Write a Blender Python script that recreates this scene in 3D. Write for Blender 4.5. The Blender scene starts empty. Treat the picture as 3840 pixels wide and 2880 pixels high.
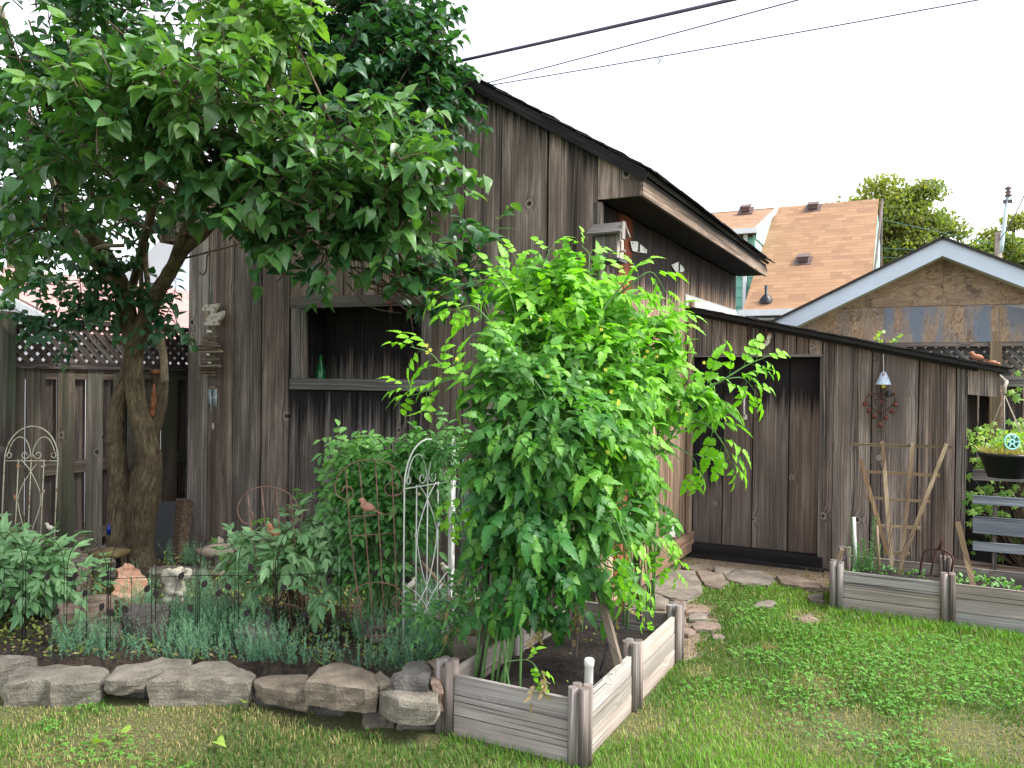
import bpy, bmesh, math, random
import numpy as np
from mathutils import Vector, Matrix
random.seed(7); RN = np.random.default_rng(11)
sc = bpy.context.scene; COL = sc.collection
# ---------------------------------------------------------------- camera, sky, sun, exposure
YAW, PITCH, ROLL, FPX = .4787, -.0070, .0127, 3027.
FW = np.array([-math.sin(YAW)*math.cos(PITCH), math.cos(YAW)*math.cos(PITCH), math.sin(PITCH)])
_r = np.cross(FW, [0, 0, 1]); _r /= np.linalg.norm(_r); _u = np.cross(_r, FW)
RT = math.cos(ROLL)*_r + math.sin(ROLL)*_u; UP = -math.sin(ROLL)*_r + math.cos(ROLL)*_u
CP = np.array([0, 0, 1.6])
cam = bpy.data.cameras.new('camera'); co = bpy.data.objects.new('camera', cam); COL.objects.link(co)
cam.sensor_fit = 'HORIZONTAL'; cam.sensor_width = 36; cam.lens = 36*FPX/3840; cam.clip_start = .05; cam.clip_end = 2000
co.matrix_world = Matrix(((RT[0], UP[0], -FW[0], CP[0]), (RT[1], UP[1], -FW[1], CP[1]), (RT[2], UP[2], -FW[2], CP[2]), (0, 0, 0, 1)))
sc.camera = co
SUN_EL, SUN_AZ = math.radians(52), math.radians(78)      # azimuth clockwise from +Y: the sun stands to the right
w = bpy.data.worlds.new('World'); sc.world = w; w.use_nodes = True; nt = w.node_tree
bg = nt.nodes['Background']; sky = nt.nodes.new('ShaderNodeTexSky'); sky.sky_type = 'NISHITA'; sky.sun_disc = False
sky.sun_elevation = SUN_EL; sky.sun_rotation = SUN_AZ; sky.air_density = 1.0; sky.dust_density = 2.0; sky.ozone_density = 1.0
hs = nt.nodes.new('ShaderNodeHueSaturation'); hs.inputs['Saturation'].default_value = .22; hs.inputs['Value'].default_value = 1.0
nt.links.new(sky.outputs[0], hs.inputs['Color']); nt.links.new(hs.outputs[0], bg.inputs['Color']); bg.inputs['Strength'].default_value = .15
sd = bpy.data.lights.new('sun', 'SUN'); sd.energy = 1.5; sd.angle = math.radians(14); sd.color = (1, .96, .89)
so = bpy.data.objects.new('sun', sd); COL.objects.link(so)
_sd = Vector((math.sin(SUN_AZ)*math.cos(SUN_EL), math.cos(SUN_AZ)*math.cos(SUN_EL), math.sin(SUN_EL)))
so.rotation_euler = _sd.to_track_quat('Z', 'Y').to_euler()
sc.view_settings.view_transform = 'Standard'; sc.view_settings.look = 'None'; sc.view_settings.exposure = 1.72; sc.view_settings.gamma = 1
sc.cycles.max_bounces = 8; sc.cycles.transparent_max_bounces = 16; sc.cycles.use_denoising = True
PI = math.pi
def V3(*a): return Vector(a)
def ray(x, y): return FW + RT*(x-1920)/FPX - UP*(y-1440)/FPX
def on(ax, v, x, y):                      # the point where the sight line of a photo pixel meets the plane axis = v
    d = ray(x, y); return Vector(CP + d*(v-CP[ax])/d[ax])
def onX(v, x, y): return on(0, v, x, y)
def onY(v, x, y): return on(1, v, x, y)
def onZ(v, x, y): return on(2, v, x, y)
def dep(x, y, Z): return Vector(CP + ray(x, y)*Z)
# ---------------------------------------------------------------- materials
class NT:
    def __init__(s, name):
        s.m = bpy.data.materials.new(name); s.m.use_nodes = True; s.t = s.m.node_tree
        s.p = s.t.nodes['Principled BSDF']; s.out = s.t.nodes['Material Output']
        s.p.inputs['Roughness'].default_value = .8
    def n(s, typ, **kw):
        nd = s.t.nodes.new('ShaderNode'+typ)
        for k, v in kw.items():
            if k.startswith('_'): setattr(nd, k[1:], v)
            else:
                i = nd.inputs[int(k[1:])] if k[0] == 'i' and k[1:].isdigit() else nd.inputs[k.replace('__', ' ')]
                if hasattr(v, 'is_linked') or isinstance(v, bpy.types.NodeSocket): s.t.links.new(v, i)
                else: i.default_value = v
        return nd
    def math(s, op, a, b=0., c=0., clamp=False):
        return s.n('Math', _operation=op, _use_clamp=clamp, i0=a, i1=b, i2=c).outputs[0]
    def comb(s, x=0., y=0., z=0.): return s.n('CombineXYZ', i0=x, i1=y, i2=z).outputs[0]
    def noise(s, vec, scale=1., detail=2., rough=.5, dist=0.):
        return s.n('TexNoise', Vector=vec, Scale=scale, Detail=detail, Roughness=rough, Distortion=dist).outputs['Fac']
    def mr(s, v, a, b, c=0., d=1.): return s.n('MapRange', i0=v, i1=a, i2=b, i3=c, i4=d).outputs[0]
    def mix(s, f, a, b, blend='MIX'):
        nd = s.t.nodes.new('ShaderNodeMix'); nd.data_type = 'RGBA'; nd.blend_type = blend
        for i, v in ((0, f), (6, a), (7, b)):
            if isinstance(v, bpy.types.NodeSocket): s.t.links.new(v, nd.inputs[i])
            else: nd.inputs[i].default_value = v if i == 0 else (tuple(v)+(1,) if len(v) == 3 else v)
        return nd.outputs[2]
    def ramp(s, v, *st):
        nd = s.t.nodes.new('ShaderNodeValToRGB'); s.t.links.new(v, nd.inputs[0]); e = nd.color_ramp.elements
        while len(e) < len(st): e.new(.5)
        for el, (p, c) in zip(e, st): el.position = p; el.color = tuple(c)+(1,)
        return nd.outputs[0]
    def uv(s):
        u = s.n('UVMap', _uv_map='UVMap').outputs[0]; sp = s.n('SeparateXYZ', i0=u); return sp.outputs[0], sp.outputs[1]
    def aux(s):
        u = s.n('UVMap', _uv_map='aux').outputs[0]; sp = s.n('SeparateXYZ', i0=u); return sp.outputs[0], sp.outputs[1]
    def pos(s): return s.n('NewGeometry').outputs['Position']
    def obj(s): return s.n('TexCoord').outputs['Object']
    def col(s, c): s.t.links.new(c, s.p.inputs['Base Color'])
    def bump(s, h, strength=.5, dist=.01):
        b = s.n('Bump', Strength=strength, Distance=dist, Height=h); s.t.links.new(b.outputs[0], s.p.inputs['Normal'])
def hashv(t, r, k): return t.n('TexWhiteNoise', _noise_dimensions='1D', W=t.math('MULTIPLY_ADD', r, 91.7, k)).outputs[0]

def wood(name, dark, mid, light, warm=(.16, .09, .05), cool=(.10, .115, .14), wv=.35, cv=.35, vary=.5, stain=(.006, .006, .009), knots=1., gs=1., green=None, heart=1.):
    t = NT(name); u, v = t.uv(); st, r = t.aux(); MU, MA = 'MULTIPLY', 'MULTIPLY_ADD'
    z = t.math(MU, r, 53.)
    low = t.noise(t.comb(t.math(MU, u, 4.), t.math(MU, v, .7), z), 1, 2)
    kv = t.comb(t.math(MA, u, 3.4, z), t.math(MU, v, 3.1), z)
    vo = t.n('TexVoronoi', Vector=kv, Scale=1., Randomness=1.).outputs['Distance']
    rag = t.math(MA, t.noise(t.comb(t.math(MU, u, 60.), t.math(MU, v, 60.), z), 1, 2), .05, -.025); vo = t.math('ADD', vo, rag)
    knot = t.math(MU, t.mr(vo, .070, .045), knots); halo = t.math('POWER', t.mr(vo, .30, .04), 1.6)
    ring = t.math('ADD', t.math(MA, low, 6., t.math(MU, u, 95*gs)), t.math(MU, halo, 4.5))
    g = t.noise(t.comb(ring, t.math(MU, v, .35), z), 1, 3, .6)
    fine = t.noise(t.comb(t.math(MU, u, 480*gs), t.math(MU, v, 5.), z), 1, 2)
    big = t.noise(t.comb(t.math(MU, u, 6.), t.math(MU, v, .8), t.math('ADD', z, 7.)), 1, 4, .6)
    val = t.math('ADD', t.math(MU, g, .32), t.math('ADD', t.math(MU, fine, .22), t.math(MU, big, .46)))
    md = [a*.62+b*.38 for a, b in zip(mid, dark)]
    c = t.ramp(val, (.42, md), (.50, mid), (.585, light))
    c = t.mix(t.math(MU, hashv(t, r, 1.), wv), c, t.mix(1., c, [x*7 for x in warm], 'MULTIPLY'))
    c = t.mix(t.math(MU, hashv(t, r, 5.), cv), c, t.mix(1., c, [x*8 for x in cool], 'MULTIPLY'))
    b = t.math(MA, hashv(t, r, 9.), vary, 1-vary*.5)
    c = t.mix(1., c, t.comb(b, b, b), 'MULTIPLY')
    # bands of heartwood where the soft grain has weathered out into sharp dark lines
    band = t.math('MAXIMUM', t.mr(t.noise(t.comb(t.math(MU, u, 8.), t.math(MU, v, .22), t.math('ADD', z, 3.)), 1, 2), .49, .62), t.math(MU, halo, .8))
    ln = t.mr(t.noise(t.comb(t.math(MU, ring, 1.15), t.math(MU, v, .8), t.math('ADD', z, 11.)), 1, 3, .65), .54, .44)
    hl = t.math(MU, t.math(MU, ln, band), .88*heart)
    c = t.mix(hl, c, dark)
    crk = t.noise(t.comb(t.math(MA, halo, 9., t.math(MU, u, 130*gs)), t.math(MU, v, .9), t.math('ADD', z, 23.)), 1, 2, .5)
    crack = t.mr(crk, .335, .29)
    c = t.mix(t.math(MU, crack, .85), c, [x*.25 for x in dark])
    rim = t.math(MU, t.math(MU, t.mr(vo, .115, .085), t.math('SUBTRACT', 1., t.mr(vo, .075, .06))), knots*.42)
    c = t.mix(rim, c, [min(.8, x*1.35) for x in light]); c = t.mix(t.math(MU, knot, .85), c, [x*.5 for x in dark])
    if green:
        gm = t.mr(t.noise(t.comb(t.math(MU, u, 3.), t.math(MU, v, .8), z), 1, 3), .45, .62)
        c = t.mix(t.math(MU, gm, .7), c, green)
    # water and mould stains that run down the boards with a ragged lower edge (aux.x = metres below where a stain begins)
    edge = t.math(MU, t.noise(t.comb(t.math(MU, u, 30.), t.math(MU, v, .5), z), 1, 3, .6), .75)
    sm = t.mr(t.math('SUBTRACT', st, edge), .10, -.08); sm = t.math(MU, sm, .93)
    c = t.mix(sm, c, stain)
    t.col(c); h = t.math('SUBTRACT', t.math('ADD', t.math(MU, g, .5), t.math(MU, fine, .25)), t.math('ADD', t.math('ADD', crack, t.math(MU, hl, .8)), t.math(MU, knot, .3)))
    t.bump(h, .8, .004); t.p.inputs['Roughness'].default_value = .85; t.p.inputs['Specular IOR Level'].default_value = .25
    return t.m

def plain(name, color, rough=.6, metal=0., var=.25, scale=30., spec=.4, rust=None, bump=.0):
    t = NT(name); n = t.noise(t.pos(), scale, 3)
    c = t.mix(t.mr(n, .35, .65), [x*(1-var) for x in color], [min(1, x*(1+var)) for x in color])
    if rust: c = t.mix(t.mr(t.noise(t.pos(), scale*.8, 4), .56, .64), c, rust)
    t.col(c); t.p.inputs['Roughness'].default_value = rough; t.p.inputs['Metallic'].default_value = metal; t.p.inputs['Specular IOR Level'].default_value = spec
    if bump: t.bump(t.noise(t.pos(), scale*2, 3), .5, bump)
    return t.m

def leafmat(name, c0, c1, tip, trans=.35, rough=.42, back=1.5, tc=(1.6, 1.9, .5)):
    t = NT(name); a, r = t.aux(); u, v = t.uv()
    c = t.mix(r, c0, c1); c = t.mix(a, c, tip)
    c = t.mix(t.mr(t.noise(t.pos(), 60, 2), .3, .7, 0, .35), c, [x*.6 for x in c0])
    vein = t.math('MULTIPLY', t.mr(t.math('ABSOLUTE', u), .03, .0), .35)
    c = t.mix(vein, c, [x*1.8 for x in c1])
    t.col(c); t.p.inputs['Roughness'].default_value = rough; t.p.inputs['Specular IOR Level'].default_value = .45
    tr = t.n('BsdfTranslucent', Color=t.mix(1., c, tc, 'MULTIPLY'))
    mx = t.n('MixShader', i0=trans, i1=t.p.outputs[0], i2=tr.outputs[0]); t.t.links.new(mx.outputs[0], t.out.inputs[0])
    return t.m

def rock(name, c0, c1, c2, lay=18., spots=None):
    t = NT(name); p = t.pos(); a, r = t.aux()
    sp = t.n('SeparateXYZ', i0=p)
    n1 = t.noise(p, 7, 5, .6); n2 = t.noise(t.comb(t.math('MULTIPLY', sp.outputs[0], 5.), t.math('MULTIPLY', sp.outputs[1], 5.), t.math('MULTIPLY', sp.outputs[2], lay*3)), 1, 4, .6)
    n3 = t.noise(p, 90, 3, .7)
    c = t.ramp(t.math('ADD', t.math('MULTIPLY', n1, .5), t.math('ADD', t.math('MULTIPLY', n2, .18), t.math('MULTIPLY', n3, .32))), (.36, c0), (.5, c1), (.66, c2))
    c = t.mix(t.mr(hashv(t, r, 3.), .2, 1., 0, .5), c, t.mix(1., c, (1.15, .9, .75), 'MULTIPLY'))
    c = t.mix(t.mr(t.noise(p, 22, 4, .7), .60, .68, 0, .6), c, spots or (.22, .21, .15))
    t.col(c); t.bump(t.math('ADD', t.math('ADD', n1, t.math('MULTIPLY', n2, .45)), t.math('MULTIPLY', n3, .5)), .8, .018); t.p.inputs['Roughness'].default_value = .9
    return t.m

def shingle(name, cols, w=.3, h=.14, shade_joint=(.03, .02, .02), sat=1.):
    """laminated tabs: random widths and tones row by row, a shadow line painted along the butt edge of each row"""
    t = NT(name); u, v = t.uv(); row = t.math('FLOOR', t.math('DIVIDE', v, h))
    sh = t.n('TexWhiteNoise', _noise_dimensions='1D', W=row).outputs[0]
    uu = t.math('ADD', t.math('DIVIDE', u, w), t.math('MULTIPLY', sh, 7.)); uu = t.math('ADD', uu, t.math('MULTIPLY', t.math('SINE', t.math('MULTIPLY_ADD', uu, 2.3, row)), .28))
    cell = t.math('FLOOR', uu)
    wn = t.n('TexWhiteNoise', _noise_dimensions='2D', Vector=t.comb(cell, row, 0.)).outputs[0]
    c = t.ramp(wn, (0., cols[2]), (.45, cols[0]), (1., cols[1]))
    c = t.mix(t.mr(t.noise(t.pos(), 160, 2), .3, .7, 0, .35), c, [x*.6 for x in cols[1]]); c = t.mix(t.mr(t.noise(t.pos(), 1.2, 4), .45, .7, 0, .3), c, [x*.7 for x in cols[0]])
    fr = t.math('FRACT', t.math('DIVIDE', v, h)); fu = t.math('FRACT', uu)
    edge = t.math('MAXIMUM', t.math('MULTIPLY', t.mr(fr, .13, .04), t.mr(wn, .1, .8, .35, .95)), t.math('MULTIPLY', t.mr(fu, .035, .01), .5))  # painted row shadow, plus dark joints between tabs
    c = t.mix(t.math('MULTIPLY', edge, .75), c, shade_joint)
    t.col(c); t.bump(t.math('ADD', t.math('SUBTRACT', 0., fr), t.math('MULTIPLY', wn, .5)), .5, .02)
    return t.m

def plywoodmat():
    t = NT('weathered_plywood'); u, v = t.uv(); st, r = t.aux(); z = t.math('MULTIPLY', r, 31.)
    low = t.noise(t.comb(t.math('MULTIPLY', u, 2.2), t.math('MULTIPLY', v, 1.), z), 1, 4)
    ring = t.noise(t.comb(t.math('MULTIPLY_ADD', low, 16., t.math('MULTIPLY', u, 9.)), t.math('MULTIPLY', v, 1.), z), 1, 2)
    c = t.ramp(t.math('FRACT', t.math('MULTIPLY', ring, 7.)), (0, (.20, .125, .075)), (.5, (.36, .245, .155)), (1, (.44, .32, .21)))
    s = t.noise(t.comb(t.math('MULTIPLY', u, 5.), t.math('MULTIPLY', v, 1.), z), 1, 4)
    c = t.mix(t.mr(t.noise(t.comb(t.math('MULTIPLY', u, 6.), t.math('MULTIPLY', v, 1.5), z), 1, 5, .7), .45, .65, 0, .45), c, (.19, .135, .10))
    c = t.mix(t.math('MULTIPLY', t.mr(s, .42, .60), t.mr(st, 0., 1., 0, .95)), c, (.165, .205, .265))
    c = t.mix(t.math('MULTIPLY', t.mr(t.noise(t.pos(), 3.3, 4, .7), .58, .66), .6), c, (.05, .045, .05))
    kn = t.n('TexVoronoi', Vector=t.comb(t.math('MULTIPLY', u, 3.6), t.math('MULTIPLY', v, 3.), z), Scale=1.).outputs['Distance']
    c = t.mix(t.mr(kn, .07, .04), c, (.03, .03, .035)); c = t.mix(t.math('MULTIPLY', t.mr(kn, .12, .09), t.mr(kn, .07, .075)), c, (.36, .33, .27))
    t.col(c); t.bump(ring, .2, .005); return t.m

M = {}
def setup_mats():
    M['shed'] = wood('weathered_barn_wood', (.026, .022, .022), (.182, .148, .124), (.43, .37, .315), vary=.6, warm=(.17, .115, .085), wv=.6)
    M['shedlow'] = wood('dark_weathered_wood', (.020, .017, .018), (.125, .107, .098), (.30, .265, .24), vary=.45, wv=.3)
    M['side'] = wood('sun_bleached_wood', (.045, .030, .022), (.25, .185, .135), (.52, .42, .32), vary=.5, warm=(.2, .11, .05), cv=.1)
    M['red'] = wood('red_stained_board', (.05, .012, .006), (.20, .055, .025), (.32, .13, .07), vary=.2, wv=0, cv=0)
    M['lean'] = wood('grey_barn_wood', (.032, .028, .028), (.182, .155, .137), (.41, .365, .325), vary=.5, cool=(.12, .125, .14))
    M['door'] = wood('brown_grey_door_wood', (.035, .029, .026), (.135, .112, .098), (.25, .215, .19), vary=.35, heart=.5)
    M['frame'] = wood('grey_driftwood_frame', (.03, .031, .032), (.12, .117, .11), (.26, .25, .23), vary=.3)
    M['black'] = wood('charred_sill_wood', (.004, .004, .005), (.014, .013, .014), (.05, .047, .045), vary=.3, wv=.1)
    M['bed'] = wood('shaded_grey_cedar', (.13, .12, .11), (.29, .27, .25), (.44, .415, .385), vary=.3, wv=.25, cv=.5, knots=.8, gs=.8, heart=.35)  # cedar greyed, shade painted into the planks turned from the sun
    M['bed_sunlit'] = wood('sunlit_pale_cedar', (.14, .13, .115), (.33, .31, .285), (.50, .48, .45), vary=.2, wv=.3, cv=.1, gs=.8, heart=.35)  # same cedar lightened, sunlight painted into the side planks
    M['post'] = wood('grey_ribbed_post', (.05, .045, .042), (.17, .155, .145), (.34, .32, .30), vary=.3, knots=0)
    M['fence'] = wood('mossy_fence_wood', (.04, .036, .030), (.125, .112, .095), (.25, .23, .20), vary=.45, green=(.075, .10, .06), wv=.3, cv=.2)
    M['fencer'] = wood('dark_grey_fence_wood', (.025, .022, .022), (.085, .075, .07), (.19, .175, .165), vary=.4)
    M['slat'] = wood('blue_grey_slat_wood', (.05, .053, .06), (.18, .19, .21), (.34, .36, .39), vary=.2, wv=.0, heart=.4)
    M['lath'] = wood('tan_lath_wood', (.10, .07, .042), (.25, .185, .115), (.42, .34, .23), vary=.3, knots=0)
    M['stake'] = wood('brown_stake_wood', (.025, .02, .018), (.08, .065, .055), (.17, .145, .12), vary=.3, knots=0)
    M['log'] = wood('cracked_timber', (.05, .035, .025), (.20, .15, .11), (.40, .33, .26), vary=.2)
    M['drift'] = wood('driftwood', (.07, .055, .04), (.2, .165, .125), (.4, .35, .28), vary=.9, knots=0)
    M['tar'] = plain('black_shingle_edge', (.012, .011, .013), .7, var=.5, scale=60)
    M['roofdark'] = shingle('dark_roof_shingles', [(.02, .02, .022), (.035, .033, .035), (.05, .045, .045)])
    M['orange'] = shingle('orange_tan_shingles', [(.30, .165, .085), (.35, .20, .11), (.235, .125, .065)], .30, .15, (.16, .09, .05))
    M['pink'] = shingle('faded_red_shingles', [(.45, .24, .22), (.53, .32, .29), (.36, .18, .17)], .9, .17, (.12, .07, .07))
    M['blueroof'] = shingle('blue_grey_shingles', [(.36, .42, .50), (.46, .51, .58), (.28, .33, .4)], .3, .12, (.15, .17, .2))
    M['ply'] = plywoodmat()
    M['whitep'] = plain('white_paint', (.72, .74, .77), .5, var=.05, scale=6)
    M['fascia'] = plain('white_aluminium_fascia', (.56, .64, .74), .35, var=.05, scale=3)
    M['soff'] = plain('grey_white_soffit', (.50, .54, .52), .5, var=.05, scale=3)
    M['flash'] = plain('pale_metal_flashing', (.50, .50, .48), .4, var=.1, scale=20)
    M['mint'] = plain('mint_green_siding', (.34, .62, .50), .6, var=.04, scale=5)
    M['mint_shaded'] = plain('mint_green_siding_shaded', (.18, .42, .33), .6, var=.04, scale=5)  # same mint siding, shade of the dormer front painted in
    M['vent'] = plain('brown_roof_vent', (.12, .08, .075), .5, var=.2)
    M['galv'] = plain('pale_galvanised_steel', (.62, .64, .60), .4, .0, var=.12, scale=40, rust=(.25, .12, .06))
    M['hinge'] = plain('white_steel_hinge', (.58, .60, .54), .4, 0, var=.1, scale=60, rust=(.3, .2, .12))
    M['wwire'] = plain('white_painted_wire', (.74, .75, .73), .45, var=.05, scale=25)
    M['cream'] = plain('cream_painted_wire', (.55, .54, .42), .5, var=.1, scale=40, rust=(.28, .15, .06))
    M['copper'] = plain('brown_copper_wire', (.21, .12, .09), .5, .3, var=.3, scale=30)
    M['bwire'] = plain('dark_iron_wire', (.018, .015, .014), .5, .3, var=.3)
    M['bleaf'] = plain('dark_iron_leaf', (.022, .016, .018), .55, .2, var=.4)
    M['gwire'] = plain('green_coated_wire', (.08, .19, .16), .4, var=.2)
    M['rust'] = plain('rusty_iron', (.13, .045, .028), .8, .2, var=.4, scale=70)
    M['rust2'] = plain('dark_rusty_iron', (.07, .03, .024), .8, .2, var=.4, scale=70)
    M['terra'] = plain('terracotta_paint', (.36, .15, .08), .6, var=.2, scale=30)
    M['pinkb'] = plain('dusty_pink_paint', (.45, .22, .17), .6, var=.15, scale=30)
    M['whiteb'] = plain('white_bird_paint', (.68, .67, .58), .6, var=.1, scale=50, rust=(.45, .33, .12))
    M['rustb'] = plain('rusty_orange_bird', (.45, .22, .09), .7, var=.3, scale=40)
    M['stone'] = rock('brown_grey_sandstone', (.07, .062, .05), (.165, .15, .122), (.29, .265, .22))
    M['flag'] = rock('grey_flagstone', (.08, .067, .055), (.17, .15, .125), (.28, .25, .21), spots=(.26, .165, .10))
    M['flagr'] = rock('reddish_flagstone', (.10, .07, .055), (.21, .155, .125), (.30, .24, .19))
    M['slate'] = rock('dark_slate', (.04, .038, .038), (.10, .095, .09), (.19, .18, .165))
    M['pinkrock'] = rock('pink_quartz_rock', (.20, .09, .05), (.46, .25, .17), (.62, .42, .33), spots=(.55, .5, .46))
    M['statue'] = rock('pale_cast_stone', (.17, .18, .15), (.33, .34, .29), (.46, .47, .42), lay=2)
    M['lantern'] = rock('beige_cast_stone', (.13, .115, .09), (.26, .23, .19), (.37, .34, .28), lay=3)
    M['lolive'] = rock('olive_cast_stone', (.07, .06, .025), (.16, .135, .06), (.22, .19, .10), lay=3)
    M['bark'] = barkmat('lilac_bark', (.022, .016, .009), (.085, .062, .034), (.21, .165, .10))
    M['barkp'] = barkmat('pale_smooth_bark', (.10, .075, .05), (.24, .19, .135), (.38, .32, .24), 1.3)
    M['twig'] = plain('brown_twig', (.10, .07, .045), .8, var=.5, scale=30)
    M['wound'] = plain('red_brown_wound_wood', (.24, .09, .04), .8, var=.5, scale=40)
    M['lilac'] = leafmat('lilac_leaf', (.018, .080, .034), (.062, .170, .062), (.25, .42, .08), .30, .30)
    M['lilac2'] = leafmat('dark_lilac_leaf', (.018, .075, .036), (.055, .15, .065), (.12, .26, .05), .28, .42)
    M['tom'] = leafmat('tomato_leaf', (.022, .105, .028), (.055, .215, .042), (.30, .66, .035), .36, .5, tc=(1.5, 1.7, .5))
    M['tomy'] = leafmat('withered_leaf', (.22, .17, .08), (.35, .27, .14), (.5, .4, .2), .3, .7)
    M['tstem'] = plain('tomato_stem', (.085, .18, .05), .6, var=.2)
    M['peony'] = leafmat('peony_leaf', (.09, .22, .09), (.20, .37, .17), (.30, .46, .24), .22, .55)
    M['rose'] = leafmat('rose_leaf', (.045, .17, .05), (.12, .31, .085), (.24, .47, .11), .3, .5)
    M['clover'] = leafmat('clover_leaf', (.05, .19, .025), (.12, .33, .045), (.22, .45, .06), .25, .6)
    M['sedum'] = leafmat('blue_green_sedum', (.06, .19, .12), (.15, .32, .20), (.28, .44, .20), .1, .6)
    M['weed'] = leafmat('low_weed_leaf', (.08, .16, .03), (.2, .28, .05), (.35, .4, .08), .25, .6)
    M['grape'] = leafmat('grape_vine_leaf', (.09, .24, .04), (.24, .42, .08), (.42, .56, .10), .35, .5)
    M['rosemary'] = leafmat('rosemary_leaf', (.05, .16, .05), (.12, .27, .08), (.2, .36, .12), .15, .6)
    M['grass'] = grassmat()
    M['maple'] = leafmat('maple_foliage', (.10, .165, .045), (.22, .28, .085), (.42, .36, .09), .35, .6)
    M['maple2'] = leafmat('distant_green_foliage', (.05, .12, .03), (.10, .19, .04), (.42, .14, .05), .35, .6)
    M['glass'] = glassmat('green_bottle_glass', (.02, .42, .12))
    M['blueglass'] = glassmat('blue_bottle_glass', (.01, .06, .75))
    M['pot'] = plain('black_plastic', (.008, .010, .014), .4, var=.1)
    M['rope'] = plain('grey_rope', (.30, .26, .21), .9, var=.2, scale=90)
    M['teal'] = plain('pale_teal_plastic', (.35, .70, .68), .4, var=.05)
    M['tealnet'] = plain('dark_teal_plastic', (.01, .11, .10), .5, var=.1)
    M['pipe'] = plain('white_pvc', (.72, .70, .68), .4, var=.06, scale=30)
    M['mat'] = corrmat('ribbed_grey_rubber', (.05, .052, .06), (.11, .115, .13))
    M['card'] = plain('brown_corrugated_edge', (.11, .075, .05), .9, var=.5, scale=50)
    M['bluepaint'] = plain('pale_blue_enamel', (.45, .55, .68), .4, var=.06, rust=(.3, .2, .18))
    M['chime'] = plain('pale_aluminium', (.45, .55, .60), .35, .3, var=.05)
    M['cable'] = plain('grey_violet_cable', (.10, .09, .15), .5, var=.1, scale=10)
    M['cable2'] = plain('thin_dark_wire', (.06, .06, .12), .5, var=.1)
    M['duckw'] = plain('chipped_white_paint', (.60, .57, .48), .7, var=.1, scale=40, rust=(.26, .17, .09))
    M['tomato'] = plain('green_tomato', (.10, .26, .06), .25, var=.15, spec=.6)
    M['yellow'] = plain('yellow_petal', (.70, .66, .08), .6, var=.2)
    M['dirt'] = soilmat('garden_soil', (.020, .013, .009), (.07, .05, .036), (.13, .10, .07))
    M['potsoil'] = soilmat('dark_potting_soil', (.007, .0045, .0035), (.026, .016, .012), (.055, .036, .026), True)
    M['lawn'] = lawnmat()
    M['path'] = soilmat('sandy_path', (.12, .085, .055), (.27, .205, .14), (.42, .34, .25))
    M['toyred'] = plain('faded_red_toy_paint', (.30, .07, .05), .5, var=.3, scale=90)
    M['toydark'] = plain('dark_brown_toy_paint', (.05, .035, .04), .5, var=.3, scale=90)
    M['toywhite'] = plain('toy_white_paint', (.5, .5, .5), .5, var=.2, scale=90)
    M['siding'] = plain('white_vinyl_siding', (.62, .61, .66), .6, var=.04, scale=3)
    M['gsid'] = plain('grey_brick', (.45, .42, .40), .8, var=.2, scale=12)
    M['pole'] = wood('utility_pole_wood', (.10, .08, .07), (.22, .19, .16), (.36, .32, .28), knots=0)
def barkmat(name, c0, c1, c2, sc_=1.):
    t = NT(name); u, v = t.uv()
    n = t.noise(t.comb(t.math('MULTIPLY', u, 55*sc_), t.math('MULTIPLY', v, 9.), 0.), 1, 5, .65, 1.); n2 = t.noise(t.pos(), 8, 4, .6)
    c = t.ramp(t.math('ADD', t.math('MULTIPLY', n, .7), t.math('MULTIPLY', n2, .3)), (.36, c0), (.5, c1), (.66, c2))
    c = t.mix(t.mr(n2, .5, .7, 0, .35), c, (.07, .085, .03)); t.col(c); t.bump(n, 1., .012); t.p.inputs['Roughness'].default_value = .9; return t.m
def grassmat():
    t = NT('grass_blade'); a, r = t.aux()
    c = t.ramp(r, (0, (.028, .105, .010)), (.5, (.085, .235, .018)), (1, (.20, .40, .04)))
    c = t.mix(a, c, (.42, .34, .16)); t.col(c); t.p.inputs['Roughness'].default_value = .6; t.p.inputs['Specular IOR Level'].default_value = .3
    tr = t.n('BsdfTranslucent', Color=t.mix(1., c, (1.4, 1.6, .5), 'MULTIPLY'))
    mx = t.n('MixShader', i0=.3, i1=t.p.outputs[0], i2=tr.outputs[0]); t.t.links.new(mx.outputs[0], t.out.inputs[0]); return t.m
def glassmat(name, c):
    t = NT(name); t.p.inputs['Base Color'].default_value = tuple(c)+(1,); t.p.inputs['Roughness'].default_value = .08
    t.p.inputs['Transmission Weight'].default_value = .75; t.p.inputs['IOR'].default_value = 1.45; return t.m
def corrmat(name, a, b):
    t = NT(name); u, v = t.uv(); f = t.math('SINE', t.math('MULTIPLY', v, 900.)); c = t.mix(t.mr(f, -1., 1.), a, b); t.col(c); t.bump(f, .6, .003); return t.m
def soilmat(name, c0, c1, c2, specks=False):
    t = NT(name); p = t.pos(); n = t.noise(p, 35, 6, .75); n1 = t.noise(p, 3, 4)
    c = t.ramp(t.math('ADD', t.math('MULTIPLY', n, .75), t.math('MULTIPLY', n1, .25)), (.38, c0), (.52, c1), (.66, c2))
    vo = t.n('TexVoronoi', Vector=p, Scale=55.).outputs['Distance']
    if specks: c = t.mix(t.math('MULTIPLY', t.mr(vo, .14, .10), t.mr(t.noise(p, 40, 1), .55, .6)), c, (.40, .33, .25))
    t.col(c); t.bump(t.math('ADD', n, t.math('MULTIPLY', vo, .5)), 1., .03); t.p.inputs['Roughness'].default_value = .95; return t.m
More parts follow.
